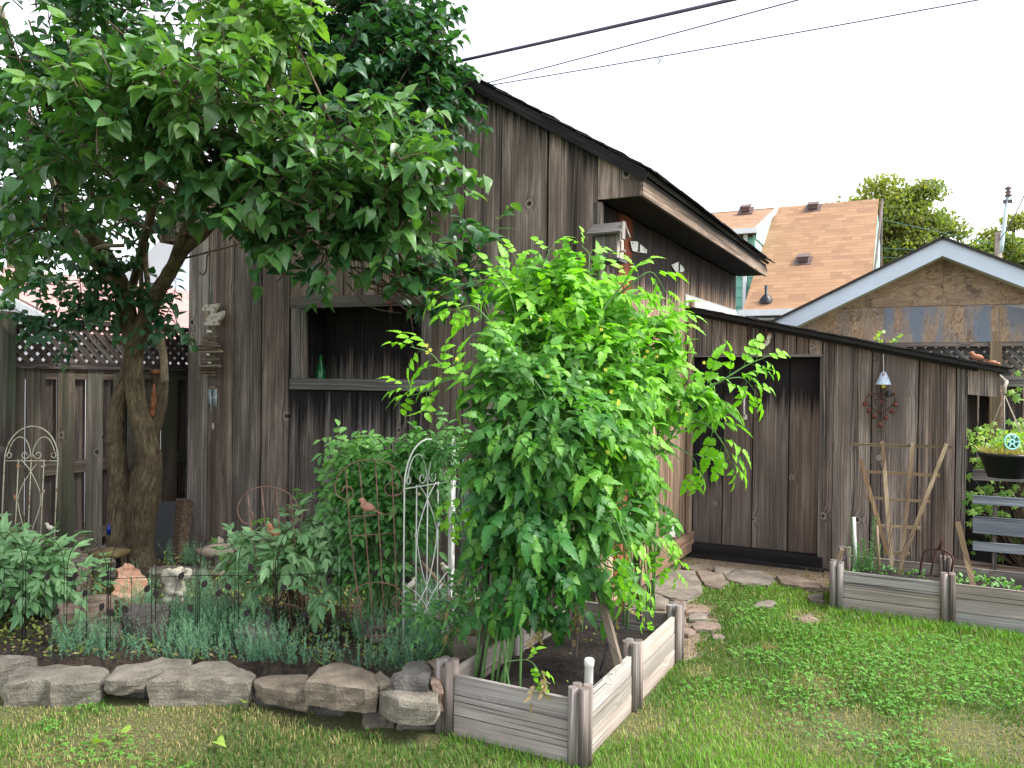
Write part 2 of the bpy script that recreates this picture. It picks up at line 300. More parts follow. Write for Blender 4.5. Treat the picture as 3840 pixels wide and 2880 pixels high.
def lawnmat():
    t = NT('lawn_thatch'); p = t.pos(); n = t.noise(p, 60, 4, .7); n1 = t.noise(p, 1.7, 4, .6)
    c = t.ramp(n, (.35, (.04, .045, .014)), (.55, (.13, .12, .045)), (.7, (.28, .23, .12)))
    c = t.mix(t.mr(n1, .45, .65, .0, .5), c, (.05, .10, .02)); t.col(c); t.bump(n, .8, .02); return t.m
# ---------------------------------------------------------------- mesh helpers
class MB:
    def __init__(s): s.V = []; s.F = []; s.U = []; s.A = []; s.S = []
    def face(s, pts, uv, aux, smooth=False):
        i = len(s.V); s.V += [tuple(p) for p in pts]; s.F.append(tuple(range(i, i+len(pts)))); s.U += uv
        s.A += aux if isinstance(aux, list) else [aux]*len(pts); s.S.append(smooth)
    def box(s, c, ax, ay, az, hx, hy, hz, rnd=None, st=None, tape=1., jit=0., bev=0.):
        """ax across, ay along the grain, az thickness. st = function(point)->metres below a stain line"""
        c = Vector(c); ax = Vector(ax).normalized(); ay = Vector(ay).normalized(); az = Vector(az).normalized()
        r = random.random() if rnd is None else rnd; ou, ov = random.random()*3, random.random()*9
        P = {}
        for i in (-1, 1):
            for j in (-1, 1):
                for k in (-1, 1):
                    q = tape if j > 0 else 1.
                    P[i, j, k] = c+ax*(hx*i*q+random.uniform(-jit, jit))+ay*(hy*j+random.uniform(-jit, jit))+az*(hz*k*q)
        s.hexa(P, ax, ay, az, c, r, ou, ov, st)
    def hexa(s, P, ax, ay, az, c, r, ou, ov, st=None):
        def put(keys, typ):
            pts = [P[k] for k in keys]
            uv = []
            for p in pts:
                d = p-c; a, b, e = d.dot(ax), d.dot(ay), d.dot(az)
                uv.append((a+ou+e*.9, b+ov) if typ != 'end' else (a+ou, e+ov))
            s.face(pts, uv, [((st(p) if st else 9.), r) for p in pts])
        put([(-1, -1, 1), (1, -1, 1), (1, 1, 1), (-1, 1, 1)], 'z'); put([(1, -1, -1), (-1, -1, -1), (-1, 1, -1), (1, 1, -1)], 'z')
        put([(1, -1, 1), (1, -1, -1), (1, 1, -1), (1, 1, 1)], 'x'); put([(-1, -1, -1), (-1, -1, 1), (-1, 1, 1), (-1, 1, -1)], 'x')
        put([(-1, 1, 1), (1, 1, 1), (1, 1, -1), (-1, 1, -1)], 'end'); put([(-1, -1, -1), (1, -1, -1), (1, -1, 1), (-1, -1, 1)], 'end')
    def slab(s, quad, n, th, along=None, rnd=None, st=None):
        """board from 4 front corners (bl, br, tr, tl), pushed back by th against the normal n"""
        q = [Vector(p) for p in quad]; n = Vector(n).normalized(); ay = Vector(along).normalized() if along else ((q[3]-q[0])+(q[2]-q[1])).normalized()
        ax = ay.cross(n).normalized(); c = sum(q, Vector())/4
        P = {(-1, -1, 1): q[0], (1, -1, 1): q[1], (1, 1, 1): q[2], (-1, 1, 1): q[3]}
        for i in (-1, 1):
            for j in (-1, 1): P[i, j, -1] = P[i, j, 1]-n*th
        s.hexa(P, ax, ay, n, c, random.random() if rnd is None else rnd, random.random()*3, random.random()*9, st)
    def tube(s, pts, rad, seg=8, cap=True, rough=0., closed=False, rnd=None, a=9.):
        pts = [Vector(p) for p in pts]; n = len(pts); r = random.random() if rnd is None else rnd
        if not hasattr(rad, '__len__'): rad = [rad]*n
        rings = []; L = 0; ref = None; Ls = []
        for i, p in enumerate(pts):
            if closed: t = (pts[(i+1) % n]-pts[i-1]).normalized()
            else: t = (pts[min(i+1, n-1)]-pts[max(i-1, 0)]).normalized()
            if ref is None: ref = t.orthogonal().normalized()
            ref = (ref-t*ref.dot(t)).normalized(); b = t.cross(ref)
            if i: L += (p-pts[i-1]).length
            Ls.append(L)
            rings.append([p+(ref*math.cos(2*PI*k/seg)+b*math.sin(2*PI*k/seg))*rad[i]*(1+random.uniform(-rough, rough)) for k in range(seg)])
        base = len(s.V)
        for rg in rings: s.V += [tuple(v) for v in rg]
        m = n if closed else n-1
        for i in range(m):
            j = (i+1) % n; rr = rad[i]
            for k in range(seg):
                l = (k+1) % seg; s.F.append((base+i*seg+k, base+i*seg+l, base+j*seg+l, base+j*seg+k))
                lj = Ls[j] if j else Ls[-1]+.01
                s.U += [(k/seg*6.28*rr, Ls[i]), ((k+1)/seg*6.28*rr, Ls[i]), ((k+1)/seg*6.28*rr, lj), (k/seg*6.28*rr, lj)]; s.A += [(a, r)]*4; s.S.append(True)
        if cap and not closed:
            s.F.append(tuple(base+k for k in reversed(range(seg)))); s.U += [(0, 0)]*seg; s.A += [(a, r)]*seg; s.S.append(False)
            s.F.append(tuple(base+(n-1)*seg+k for k in range(seg))); s.U += [(0, 0)]*seg; s.A += [(a, r)]*seg; s.S.append(False)
        return s
    def lathe(s, prof, c, seg=20, axis=(0, 0, 1), rnd=None):
        c = Vector(c); az = Vector(axis).normalized(); ax = az.orthogonal().normalized(); ay = az.cross(ax); r = random.random() if rnd is None else rnd
        base = len(s.V)
        for rr, z in prof: s.V += [tuple(c+az*z+(ax*math.cos(2*PI*k/seg)+ay*math.sin(2*PI*k/seg))*rr) for k in range(seg)]
        for i in range(len(prof)-1):
            for k in range(seg):
                l = (k+1) % seg; s.F.append((base+i*seg+k, base+i*seg+l, base+(i+1)*seg+l, base+(i+1)*seg+k)); s.U += [(k/seg, prof[i][1]), ((k+1)/seg, prof[i][1]), ((k+1)/seg, prof[i+1][1]), (k/seg, prof[i+1][1])]; s.A += [(9., r)]*4; s.S.append(True)
        return s
    def ball(s, c, rx, ry=None, rz=None, rot=None, seg=10, noise=0.):
        ry = ry or rx; rz = rz or rx; c = Vector(c); R_ = rot or Matrix.Identity(3); base = len(s.V); rg = seg//2+1
        for i in range(rg+1):
            th = PI*i/rg
            for k in range(seg):
                ph = 2*PI*k/seg; q = 1+random.uniform(-noise, noise)
                s.V.append(tuple(c+R_ @ Vector((rx*math.sin(th)*math.cos(ph)*q, ry*math.sin(th)*math.sin(ph)*q, rz*math.cos(th)*q))))
        for i in range(rg):
            for k in range(seg):
                l = (k+1) % seg; s.F.append((base+i*seg+k, base+(i+1)*seg+k, base+(i+1)*seg+l, base+i*seg+l)); s.U += [(0, 0)]*4; s.A += [(9., .5)]*4; s.S.append(True)
        return s
    def build(s, name, mat, parent=None, mod=None):
        me = bpy.data.meshes.new(name); me.from_pydata(s.V, [], s.F); me.materials.append(M[mat] if isinstance(mat, str) else mat)
        a = me.uv_layers.new(name='UVMap'); b = me.uv_layers.new(name='aux')
        a.data.foreach_set('uv', np.array(s.U, dtype='f').ravel()); b.data.foreach_set('uv', np.array(s.A, dtype='f').ravel())
        me.polygons.foreach_set('use_smooth', s.S); me.update()
        return link(name, me, parent, mod)
def link(name, me, parent=None, mod=None):
    o = bpy.data.objects.new(name, me); COL.objects.link(o)
    if parent is not None:
        o.parent = parent; o.matrix_parent_inverse = Matrix.Translation(parent.location).inverted() if parent.type == 'EMPTY' else parent.matrix_parent_inverse.copy()
        if parent.type != 'EMPTY': o.matrix_parent_inverse = Matrix.Identity(4)
    if mod == 'remesh':
        m = o.modifiers.new('remesh', 'REMESH'); m.mode = 'VOXEL'; m.voxel_size = .006; m.use_smooth_shade = True
        q = o.modifiers.new('smooth', 'SMOOTH'); q.iterations = 3
    return o
def tag(o, label, cat, group=None):
    o['label'] = label; o['category'] = cat
    if group: o['group'] = group
    return o
def thing(name, loc, label, cat, group=None):
    o = bpy.data.objects.new(name, None); COL.objects.link(o); o.location = loc; o.empty_display_size = .05; return tag(o, label, cat, group)
def kind(o, k): o['kind'] = k; return o
def npmesh(name, V, F, UV, AUX, mat, parent=None, smooth=False):
    V = np.asarray(V, 'f'); F = np.asarray(F, 'i'); k = F.shape[1]; me = bpy.data.meshes.new(name)
    me.vertices.add(len(V)); me.vertices.foreach_set('co', V.ravel()); me.loops.add(F.size); me.loops.foreach_set('vertex_index', F.ravel())
    me.polygons.add(len(F)); me.polygons.foreach_set('loop_start', np.arange(0, F.size, k, dtype='i')); me.polygons.foreach_set('loop_total', np.full(len(F), k, 'i'))
    me.update(calc_edges=True); me.materials.append(M[mat])
    a = me.uv_layers.new(name='UVMap'); b = me.uv_layers.new(name='aux')
    a.data.foreach_set('uv', np.asarray(UV, 'f')[F.ravel()].ravel()); b.data.foreach_set('uv', np.asarray(AUX, 'f')[F.ravel()].ravel())
    if smooth: me.polygons.foreach_set('use_smooth', np.ones(len(F), bool))
    me.update(); return link(name, me, parent)
# leaves: templates are (verts n,3 / tris m,3), +Y is the leaf's length, +Z its upper side
def blade(rows, fold=.35, curl=.25, twist=0., lobes=None):
    V = []; F = []
    for i, (t, wd, back) in enumerate(rows):
        z = -curl*t*t
        for sgn in (-1, 0, 1): V.append((sgn*wd, t-(back if sgn else 0), z+fold*wd*abs(sgn)+twist*sgn*t*wd))
    for i in range(len(rows)-1):
        a = i*3; b = a+3; F += [(a, a+1, b+1), (a, b+1, b), (a+1, a+2, b+2), (a+1, b+2, b+1)]
    return np.array(V), np.array(F)
HEART = [(.06, .16, .10), (.14, .33, .06), (.30, .40, .0), (.5, .35, 0), (.75, .18, 0), (1., .01, 0)]
OVAL = [(0, .02, 0), (.2, .24, 0), (.5, .32, 0), (.8, .18, 0), (1, .01, 0)]
LANCE = [(0, .02, 0), (.25, .17, 0), (.5, .21, 0), (.75, .14, 0), (1, .01, 0)]
SERR = [(0, .04, 0), (.07, .28, .06), (.20, .42, -.03), (.25, .34, 0), (.40, .44, -.05), (.46, .32, 0), (.60, .35, -.06), (.66, .22, 0), (.80, .20, -.05), (.85, .11, 0), (1, .01, 0)]
def merge(parts):
    V = []; F = []; n = 0
    for v, f in parts: V.append(v); F.append(f+n); n += len(v)
    return np.concatenate(V), np.concatenate(F)
def rotm(ax, an): return np.array(Matrix.Rotation(an, 3, ax))
def compound(rows, pairs, term, angle, droop, rnd, fold=.3, curl=.3, stalk=.006):
    P = []; rs = np.linspace(0, 1, 6); rv = []
    for t in rs: rv += [(-stalk, t, 0), (stalk, t, 0)]
    P.append((np.array(rv), np.array([q for i in range(5) for q in ((2*i, 2*i+1, 2*i+3), (2*i, 2*i+3, 2*i+2))])))
    def add(t, ang, size):
        v, f = blade(rows, fold, curl+rnd.uniform(-.1, .35), rnd.uniform(-.3, .3)); v = v*size
        v = v @ rotm('Y', rnd.uniform(-.5, .5)).T @ rotm('X', rnd.uniform(-.45, .2)).T @ rotm('Z', ang).T; v = v+np.array([0, t, 0]); P.append((v, f))
    for t, s in pairs:
        for sg in (-1, 1): add(t+rnd.uniform(-.02, .02), sg*-(angle+rnd.uniform(-.15, .15)), s*rnd.uniform(.85, 1.1))
    add(.97, rnd.uniform(-.2, .2), term)
    V, F = merge(P); V = V.copy(); V[:, 2] -= droop*V[:, 1]**2; return V, F
R_ = random.Random(5)
TPL = {}
TPL['heart'] = [blade(HEART, f, c, tw) for f, c, tw in ((.35, .25, .1), (.6, .4, -.2), (.15, .1, .25), (.5, .6, 0.), (.75, .15, .45), (.25, .75, -.5), (-.15, .3, .3), (.45, -.2, .15))]
TPL['oval'] = [blade(OVAL, f, c, tw) for f, c, tw in ((.35, .2, .1), (.5, .4, -.2), (.2, .1, .2))]
TPL['tom'] = [compound(SERR, [(.36, .32), (.50, .10), (.70, .38), (.84, .10)], .46, 1.05, R_.uniform(.1, .5), R_) for _ in range(6)]
TPL['peony'] = [compound(LANCE, [(.45, .42), (.55, .48), (.95, .42)], .58, .8, R_.uniform(.1, .4), R_, .25, .15) for _ in range(4)]
TPL['rose'] = [compound(OVAL, [(.35, .34), (.7, .38)], .42, 1.1, R_.uniform(.1, .4), R_) for _ in range(4)]
def _maple():
    an = [(-150, .35), (-110, .75), (-85, .45), (-45, 1.), (-22, .55), (0, 1.15), (22, .55), (45, 1.), (85, .45), (110, .75), (150, .35)]
    V = [(0, .35, .05)]+[(math.sin(math.radians(a))*r*.5, .35+math.cos(math.radians(a))*r*.5, -.12*r) for a, r in an]
    return np.array(V), np.array([(0, i+1, i) if 0 else (0, i, i+1) for i in range(1, len(an))])
TPL['maple'] = [_maple()]
TPL['needle'] = [(np.array([(-.11, 0, 0), (.12, 0, 0), (0, 1, 0)]), np.array([(0, 1, 2)]))]
TPL['clover'] = [merge([(lambda v, f: (v @ rotm('Z', a).T, f))(*blade([(0, .05, 0), (.55, .42, 0), (1., .28, 0)], .2, .1)) for a in (0, 2.1, 4.2)])]
def unit(a): return a/np.maximum(np.linalg.norm(a, axis=-1, keepdims=True), 1e-6)
class Leaves:
    def __init__(s): s.P = []; s.D = []; s.N = []; s.S = []; s.A = []
    def add(s, p, d, n, size, a=0.):
        s.P.append(tuple(p)); s.D.append(tuple(d)); s.N.append(tuple(n)); s.S.append(size); s.A.append(a)
    def build(s, name, tpl, mat, parent=None, smooth=True):
        P = np.array(s.P); Y = unit(np.array(s.D)); X = unit(np.cross(Y, np.array(s.N))); Z = np.cross(X, Y); S = np.array(s.S)[:, None, None]
        tl = TPL[tpl]; ch = RN.integers(0, len(tl), len(P)); VV = []; FF = []; UU = []; AA = []; off = 0; A = np.array(s.A); rr = RN.random(len(P))
        for k, (v, f) in enumerate(tl):
            idx = np.where(ch == k)[0]
            if not len(idx): continue
            B = np.stack([X[idx], Y[idx], Z[idx]], 1)              # n,3,3 rows = axes
            W = np.einsum('vk,nkj->nvj', v, B)*S[idx]+P[idx][:, None, :]
            n = len(idx); m = len(v); VV.append(W.reshape(-1, 3)); FF.append((f[None]+(np.arange(n)*m)[:, None, None]).reshape(-1, 3)+off); off += n*m
            UU.append(np.tile(v[:, :2], (n, 1))); AA.append(np.stack([np.repeat(A[idx], m), np.repeat(rr[idx], m)], 1))
        return npmesh(name, np.concatenate(VV), np.concatenate(FF), np.concatenate(UU), np.concatenate(AA), mat, parent, smooth)
def rv(s=1.): return Vector((random.gauss(0, 1), random.gauss(0, 1), random.gauss(0, 1))).normalized()*s
def shoot(p, d, L, n, up=0., wob=.25):
    pts = [Vector(p)]; d = Vector(d).normalized()
    for i in range(n):
        d = (d+rv(wob*.5)+Vector((0, 0, up))).normalized(); pts.append(pts[-1]+d*L/n)
    return pts
setup_mats()
X_, Y_, Z_ = Vector((1, 0, 0)), Vector((0, 1, 0)), Vector((0, 0, 1))
# ---------------------------------------------------------------- ground
def sheet(name, poly, z, mat, kd='structure'):
    b = MB(); b.face([(x, y, z) for x, y in poly], [(x, y) for x, y in poly], (9., .5)); return kind(b.build(name, mat), kd)
sheet('lawn', [(-300, -300), (300, -300), (300, 300), (-300, 300)], 0, 'lawn')
BED = [(-6.22, 1.0), (-4.9, 2.05), (-4.1, 2.62), (-3.1, 3.12), (-2.3, 3.4), (-2.02, 3.45), (-2.02, 4.90), (-5.70, 4.90), (-5.80, 8.), (-6.22, 8.)]
def inpoly(x, y, P):
    c = np.zeros(np.shape(x), bool); j = len(P)-1
    for i in range(len(P)):
        xi, yi = P[i]; xj, yj = P[j]
        c ^= ((yi > y) != (yj > y)) & (x < (xj-xi)*(y-yi)/(yj-yi+1e-12)+xi); j = i
    return c
def vnoise(x, y, s, seed=0):
    r = np.random.default_rng(seed); out = 0
    for k in range(7):
        a = r.uniform(0, 6.28); f = s*r.uniform(.6, 1.7); out = out+np.sin((x*math.cos(a)+y*math.sin(a))*f+r.uniform(0, 6.28))
    return out/3.2
def mound(name, P, z, mat, amp=.03, step=.06):
    xs = [p[0] for p in P]; ys = [p[1] for p in P]; nx = int((max(xs)-min(xs))/step)+1; ny = int((max(ys)-min(ys))/step)+1
    gx, gy = np.meshgrid(np.linspace(min(xs), max(xs), nx), np.linspace(min(ys), max(ys), ny)); k = inpoly(gx, gy, P)
    zz = z+amp*vnoise(gx, gy, 9, 3)+amp*.5*RN.normal(0, .5, gx.shape); zz = np.where(k, zz, z-.12)
    V = np.stack([gx, gy, zz], -1).reshape(-1, 3); F = []
    for i in range(ny-1):
        for j in range(nx-1):
            if k[i, j] or k[i+1, j] or k[i, j+1] or k[i+1, j+1]: a = i*nx+j; F.append((a, a+1, a+nx+1, a+nx))
    return kind(npmesh(name, V, F, V[:, :2], np.tile([9., .5], (len(V), 1)), mat, None, True), 'structure')
mound('garden_soil', BED, .10, 'dirt')
PATH = [(-2.0, 4.55), (-1.3, 4.58)]+[tuple(onZ(0, *k_))[:2] for k_ in ((2545, 2500), (2600, 2480), (2650, 2400), (2690, 2370), (2715, 2335), (2670, 2290), (2600, 2250), (2590, 2190), (2640, 2175), (2700, 2190), (2760, 2180), (2830, 2190), (2920, 2205), (3000, 2195), (3090, 2245))]+[(-.62, 7.4), (-2.0, 7.4)]
sheet('path', [tuple(p) for p in PATH], .006, 'path')
BED2S = [(-.5, 6.1), (3., 6.1), (3., 7.15), (-.5, 7.15)]
mound('vegetable_soil', [(-.5, 6.12), (3., 6.12), (3., 6.6), (-.5, 6.6)], .22, 'potsoil', .012, .05)
mound('side_soil', [(.2, 6.6), (3.5, 6.6), (3.5, 8.2), (.2, 8.2)], .10, 'dirt', .02)

# ---------------------------------------------------------------- the shed
YF, XS, YL, YB = 4.95, -1.97, 7.30, 9.25
XL0, XL1 = -5.76, .255
RID = (-3.86, 4.30); SL = .609
def rooflow(x): return RID[1]-.055-SL*abs(x-RID[0])
shed = thing('wooden_shed', (-3.86, 4.95, 0), 'old barn-board shed with a steep gable roof and a low lean-to on its right', 'shed')
XN0, XN1, ZN0, ZN1 = -4.50, -3.33, 1.50, 2.16      # niche opening
def gap(i): return .0055 if i % 3 else .009
fb = [onY(YF, x, 1500).x for x in (686, 781, 874, 978, 1082)]
fb[0] = XL0
low = [onY(YF, x, 1650).x for x in (1082, 1212, 1336, 1466, 1612)]
hi = [onY(YF, x, 700).x for x in (1082, 1160, 1290, 1420, 1515, 1612)]
rt = [onY(YF, x, 900).x for x in (1612, 1741, 1877, 2051, 2236)]; rt[-1] = XS+.02
low[0] = hi[0] = fb[-1]; low[-1] = hi[-1] = rt[0]
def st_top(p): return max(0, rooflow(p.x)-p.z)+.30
def boards(b, xs, z0, z1f, y, dy=.006, st=None, th=.022, lean=0.):
    for i in range(len(xs)-1):
        a, c = xs[i]+gap(i), xs[i+1]-gap(i+1); yy = y-random.uniform(0, dy)
        z0i = z0+random.uniform(-.008, .012)
        b.slab([(a, yy, z0i), (c, yy, z0i), (c+lean, yy, z1f(c)), (a+lean, yy, z1f(a))], -Y_, th, Z_, st=st)
b = MB()
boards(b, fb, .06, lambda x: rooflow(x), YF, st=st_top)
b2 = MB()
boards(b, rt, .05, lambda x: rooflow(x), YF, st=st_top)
wall = b.build('front_wall', 'shed', shed)
b = MB(); boards(b, low, .05, lambda x: ZN0-.02, YF+.008, st=lambda p: (ZN0-p.z)*.7+.20)
b.build('lower_wall_panel', 'shedlow', shed)
b = MB(); boards(b, hi, ZN1+.05, lambda x: rooflow(x), YF+.008, st=lambda p: st_top(p) if p.z > 2.6 else 9.)
b.build('upper_wall_panel', 'shed', shed)
b = MB()   # dark sheet added behind the boards so no light leaks through
yb = YF+.032
def quad(b, pts, n=None, aux=(9., .5)):
    b.face(pts, [(p[0]+p[1], p[2]) for p in pts], aux)
quad(b, [(XL0, yb, 0), (XN0, yb, 0), (XN0, yb, rooflow(XN0)), (XL0, yb, rooflow(XL0))]); quad(b, [(XN1, yb, 0), (XS, yb, 0), (XS, yb, rooflow(XS)), (XN1, yb, rooflow(XN1))])
quad(b, [(XN0, yb, 0), (XN1, yb, 0), (XN1, yb, ZN0), (XN0, yb, ZN0)]); quad(b, [(XN0, yb, ZN1), (XN1, yb, ZN1), (XN1, yb, rooflow(XN1)), (RID[0], yb, RID[1]-.06), (XN0, yb, rooflow(XN0))])
quad(b, [(XS-.03, YF+.03, 0), (XS-.03, YB, 0), (XS-.03, YB, 2.75), (XS-.03, YF+.03, 2.75)]); quad(b, [(XL0, YF+.03, 0), (XL0, YB, 0), (XL0, YB, 2.75), (XL0, YF+.03, 2.75)])
quad(b, [(XL0, YB, 0), (XS, YB, 0), (XS, YB, rooflow(XS)), (RID[0], YB, RID[1]-.06), (XL0, YB, rooflow(XL0))])
b.build('dark_backing', 'tar', shed)
# niche
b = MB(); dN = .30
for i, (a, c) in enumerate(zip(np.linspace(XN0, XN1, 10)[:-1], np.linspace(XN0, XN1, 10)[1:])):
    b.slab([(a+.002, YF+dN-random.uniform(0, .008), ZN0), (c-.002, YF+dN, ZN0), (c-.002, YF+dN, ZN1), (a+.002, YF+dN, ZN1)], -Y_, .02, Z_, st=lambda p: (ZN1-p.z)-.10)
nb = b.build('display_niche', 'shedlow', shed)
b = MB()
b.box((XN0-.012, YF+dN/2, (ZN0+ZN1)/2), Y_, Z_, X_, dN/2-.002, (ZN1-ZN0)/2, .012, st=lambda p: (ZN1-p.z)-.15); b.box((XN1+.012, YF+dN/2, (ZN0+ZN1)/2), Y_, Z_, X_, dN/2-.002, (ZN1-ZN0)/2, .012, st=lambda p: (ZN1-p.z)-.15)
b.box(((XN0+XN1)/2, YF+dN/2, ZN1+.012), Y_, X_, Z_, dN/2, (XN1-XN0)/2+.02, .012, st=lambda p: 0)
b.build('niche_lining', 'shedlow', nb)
b = MB(); b.box(((XN0+XN1)/2, YF+dN/2-.02, ZN0+.012), Y_, X_, Z_, dN/2+.01, (XN1-XN0)/2-.006, .013, st=lambda p: 9.)
b.box(((XN0+XN1)/2+.02, YF-.005, ZN0+.035), Z_, X_, -Y_, .018, (XN1-XN0)/2-.03, .009)
b.build('shelf', 'frame', nb)
SH = ZN0+.0255
b = MB()
def fr(px4, th=.035, dy=.0, along=None):
    q = [onY(YF-.03-dy, *p) for p in px4]; b.slab(q, -Y_, th, along)
fr([(1087, 1156), (1608, 1143), (1606, 1101), (1088, 1112)], .032, .004, X_)
fr([(1085, 1459), (1614, 1468), (1616, 1424), (1087, 1419)], .032, .006, X_)
fr([(1091, 1418), (1123, 1418), (1125, 1156), (1092, 1157)], .03, 0, Z_)
fr([(1126, 1418), (1146, 1419), (1143, 1158), (1128, 1157)], .028, 0, Z_)
fr([(1579, 1423), (1612, 1423), (1611, 1145), (1579, 1145)], .03, 0, Z_)
b.build('niche_frame', 'frame', nb)
# overhang boxes, fascia, soffit
XE0, XE1, ZS = -6.06, -1.655, 2.775
for sg, xa, xb in ((1, XS+.022, XE1), (-1, XE0, XL0-.002)):
    b = MB(); xm = (xa+xb)/2
    for p, q in ((xa, xm-.002), (xm+.002, xb)): b.slab([(p, YF-.012, ZS), (q, YF-.012, ZS), (q, YF-.012, rooflow(q)), (p, YF-.012, rooflow(p))], -Y_, .022, Z_)
    b.build('overhang_end_board', 'shed', shed)
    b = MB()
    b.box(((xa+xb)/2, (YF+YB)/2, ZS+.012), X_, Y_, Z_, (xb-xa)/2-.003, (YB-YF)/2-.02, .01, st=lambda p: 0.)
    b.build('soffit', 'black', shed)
    b = MB(); xx = xb if sg > 0 else xa; hz = (rooflow(XE1)-ZS)/2-.003
    for i, (z0, z1) in enumerate(((ZS-.012, ZS+.085), (ZS+.087, ZS+2*hz))):
        b.box((xx+sg*(.012-.006*i), (YF+YB)/2-.02, (z0+z1)/2), Z_, Y_, X_*sg, (z1-z0)/2, (YB-YF)/2+.02, .011-.004*i, rnd=.35, st=(lambda p: .46) if i == 0 else (lambda p: .26))
    b.build('fascia', 'log', shed)
# roof
b = MB(); ya, yb2 = YF-.055, YB+.03
for sg, xe in ((1, XE1+.035), (-1, XE0-.035)):
    L = math.hypot(xe-RID[0], SL*(xe-RID[0])); d = Vector((xe-RID[0], 0, -SL*abs(xe-RID[0]))).normalized(); nn = Vector((d.z*-sg, 0, d.x*sg)); nn = nn if nn.z > 0 else -nn
    b.box(Vector((RID[0], (ya+yb2)/2, RID[1]-.022))+d*L/2+nn*.0, Y_, d, nn, (yb2-ya)/2, L/2, .014)
b.build('roof_deck', 'roofdark', shed)
b = MB()
for sg, xe in ((1, XE1+.045), (-1, XE0-.045)):
    L = math.hypot(xe-RID[0], SL*(xe-RID[0])); d = Vector((xe-RID[0], 0, -SL*abs(xe-RID[0]))).normalized(); nn = Vector((-d.z*sg, 0, d.x*sg)); nn = nn if nn.z > 0 else -nn
    s_ = 0
    while s_ < L:
        yy = ya-.02
        while yy < yb2:
            wdt = random.uniform(.25, .34) if yy > ya+.3 else random.uniform(.10, .3)
            b.box(Vector((RID[0], min(yy+wdt/2, yb2-.12), RID[1]))+d*min(s_+.09, L-.07)+nn*(.007+random.uniform(0, .006)), Y_, d+nn*.05, nn, wdt/2-.002, .105+random.uniform(0, .02), .004, jit=.004); yy += wdt
        s_ += .14
b.build('roof_shingles', 'tar', shed)
b = MB()
for sg, xe in ((1, XE1+.045), (-1, XE0-.045)):
    d = Vector((xe-RID[0], 0, -SL*abs(xe-RID[0]))); L = d.length; d.normalize(); nn = Vector((-d.z*sg, 0, d.x*sg)); nn = nn if nn.z > 0 else -nn
    b.box(Vector((RID[0], YF-.045, RID[1]-.05))+d*L/2, nn, d, -Y_, .030, L/2, .012)
b.build('rake_trim', 'black', shed)
# side wall with its door
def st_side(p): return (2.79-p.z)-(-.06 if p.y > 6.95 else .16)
yy = [YF+.03]
while yy[-1] < YB-.05: yy.append(yy[-1]+random.choice((.11, .14, .17, .2)))
yy[-1] = YB
b = MB(); bd = MB(); br = MB(); bw2 = MB()
for i in range(len(yy)-1):
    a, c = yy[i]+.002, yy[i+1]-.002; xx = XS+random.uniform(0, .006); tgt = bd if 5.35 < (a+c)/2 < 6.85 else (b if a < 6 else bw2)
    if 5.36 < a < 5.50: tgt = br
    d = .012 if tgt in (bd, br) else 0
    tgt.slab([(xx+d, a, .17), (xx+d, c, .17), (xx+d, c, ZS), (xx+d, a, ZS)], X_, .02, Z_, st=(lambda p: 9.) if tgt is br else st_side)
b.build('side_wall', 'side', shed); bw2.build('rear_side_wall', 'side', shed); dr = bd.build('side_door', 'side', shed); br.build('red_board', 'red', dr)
def hinge(name, pts, parent):
    b = MB(); q = [onX(XS+.032, *p) for p in pts]; c = sum(q, Vector())/len(q); n = len(q)
    f = [p for p in q]; bk = [p-X_*.004 for p in q]
    b.face(f, [(0, 0)]*n, (9., .5)); b.face(list(reversed(bk)), [(0, 0)]*n, (9., .5))
    for i in range(n): j = (i+1) % n; b.face([f[i], bk[i], bk[j], f[j]], [(0, 0)]*4, (9., .5))
    o = b.build(name, 'hinge', parent)
    m = MB(); zs = sorted(p.z for p in q); m.tube([(c.x+.005, c.y, zs[0]+.01), (c.x+.005, c.y, zs[-1]-.01)], .007, 6)
    m.build('hinge_pin', 'rust2', parent)
    for p in q[::2]: m = MB(); m.lathe([(.0, .003), (.006, .002), (.0065, 0)], p+(c-p)*.28, 8, X_); m.build('screw', 'rust2', parent)
hinge('hinge', [(2364, 905), (2388, 905), (2427, 937), (2425, 950), (2388, 945), (2372, 940)], dr)
hinge('hinge', [(2518, 994), (2543, 982), (2567, 1008), (2564, 1018), (2545, 1021), (2534, 1018)], dr)
hinge('hinge', [(2506, 2014), (2524, 1972), (2552, 1970), (2549, 1983), (2534, 2013)], dr)
b = MB(); b.box((XS+.045, 6.35, .135), Z_, Y_, X_, .085, .98, .022, tape=.96, jit=.008); b.box((XS+.04, 5.2, .10), Z_, Y_, X_, .07, .16, .02)
b.build('kick_board', 'side', shed)
b = MB(); b.box((XS+.012, YF+.02, 1.40), X_, Z_, Y_, .03, 1.36, .022, st=lambda p: 9.); b.build('corner_board', 'shed', shed)
b = MB(); b.box((XS+.03, YL-.03, 1.2), Y_, Z_, X_, .045, 1.12, .018, st=lambda p: 9.); b.build('post_board', 'side', shed)
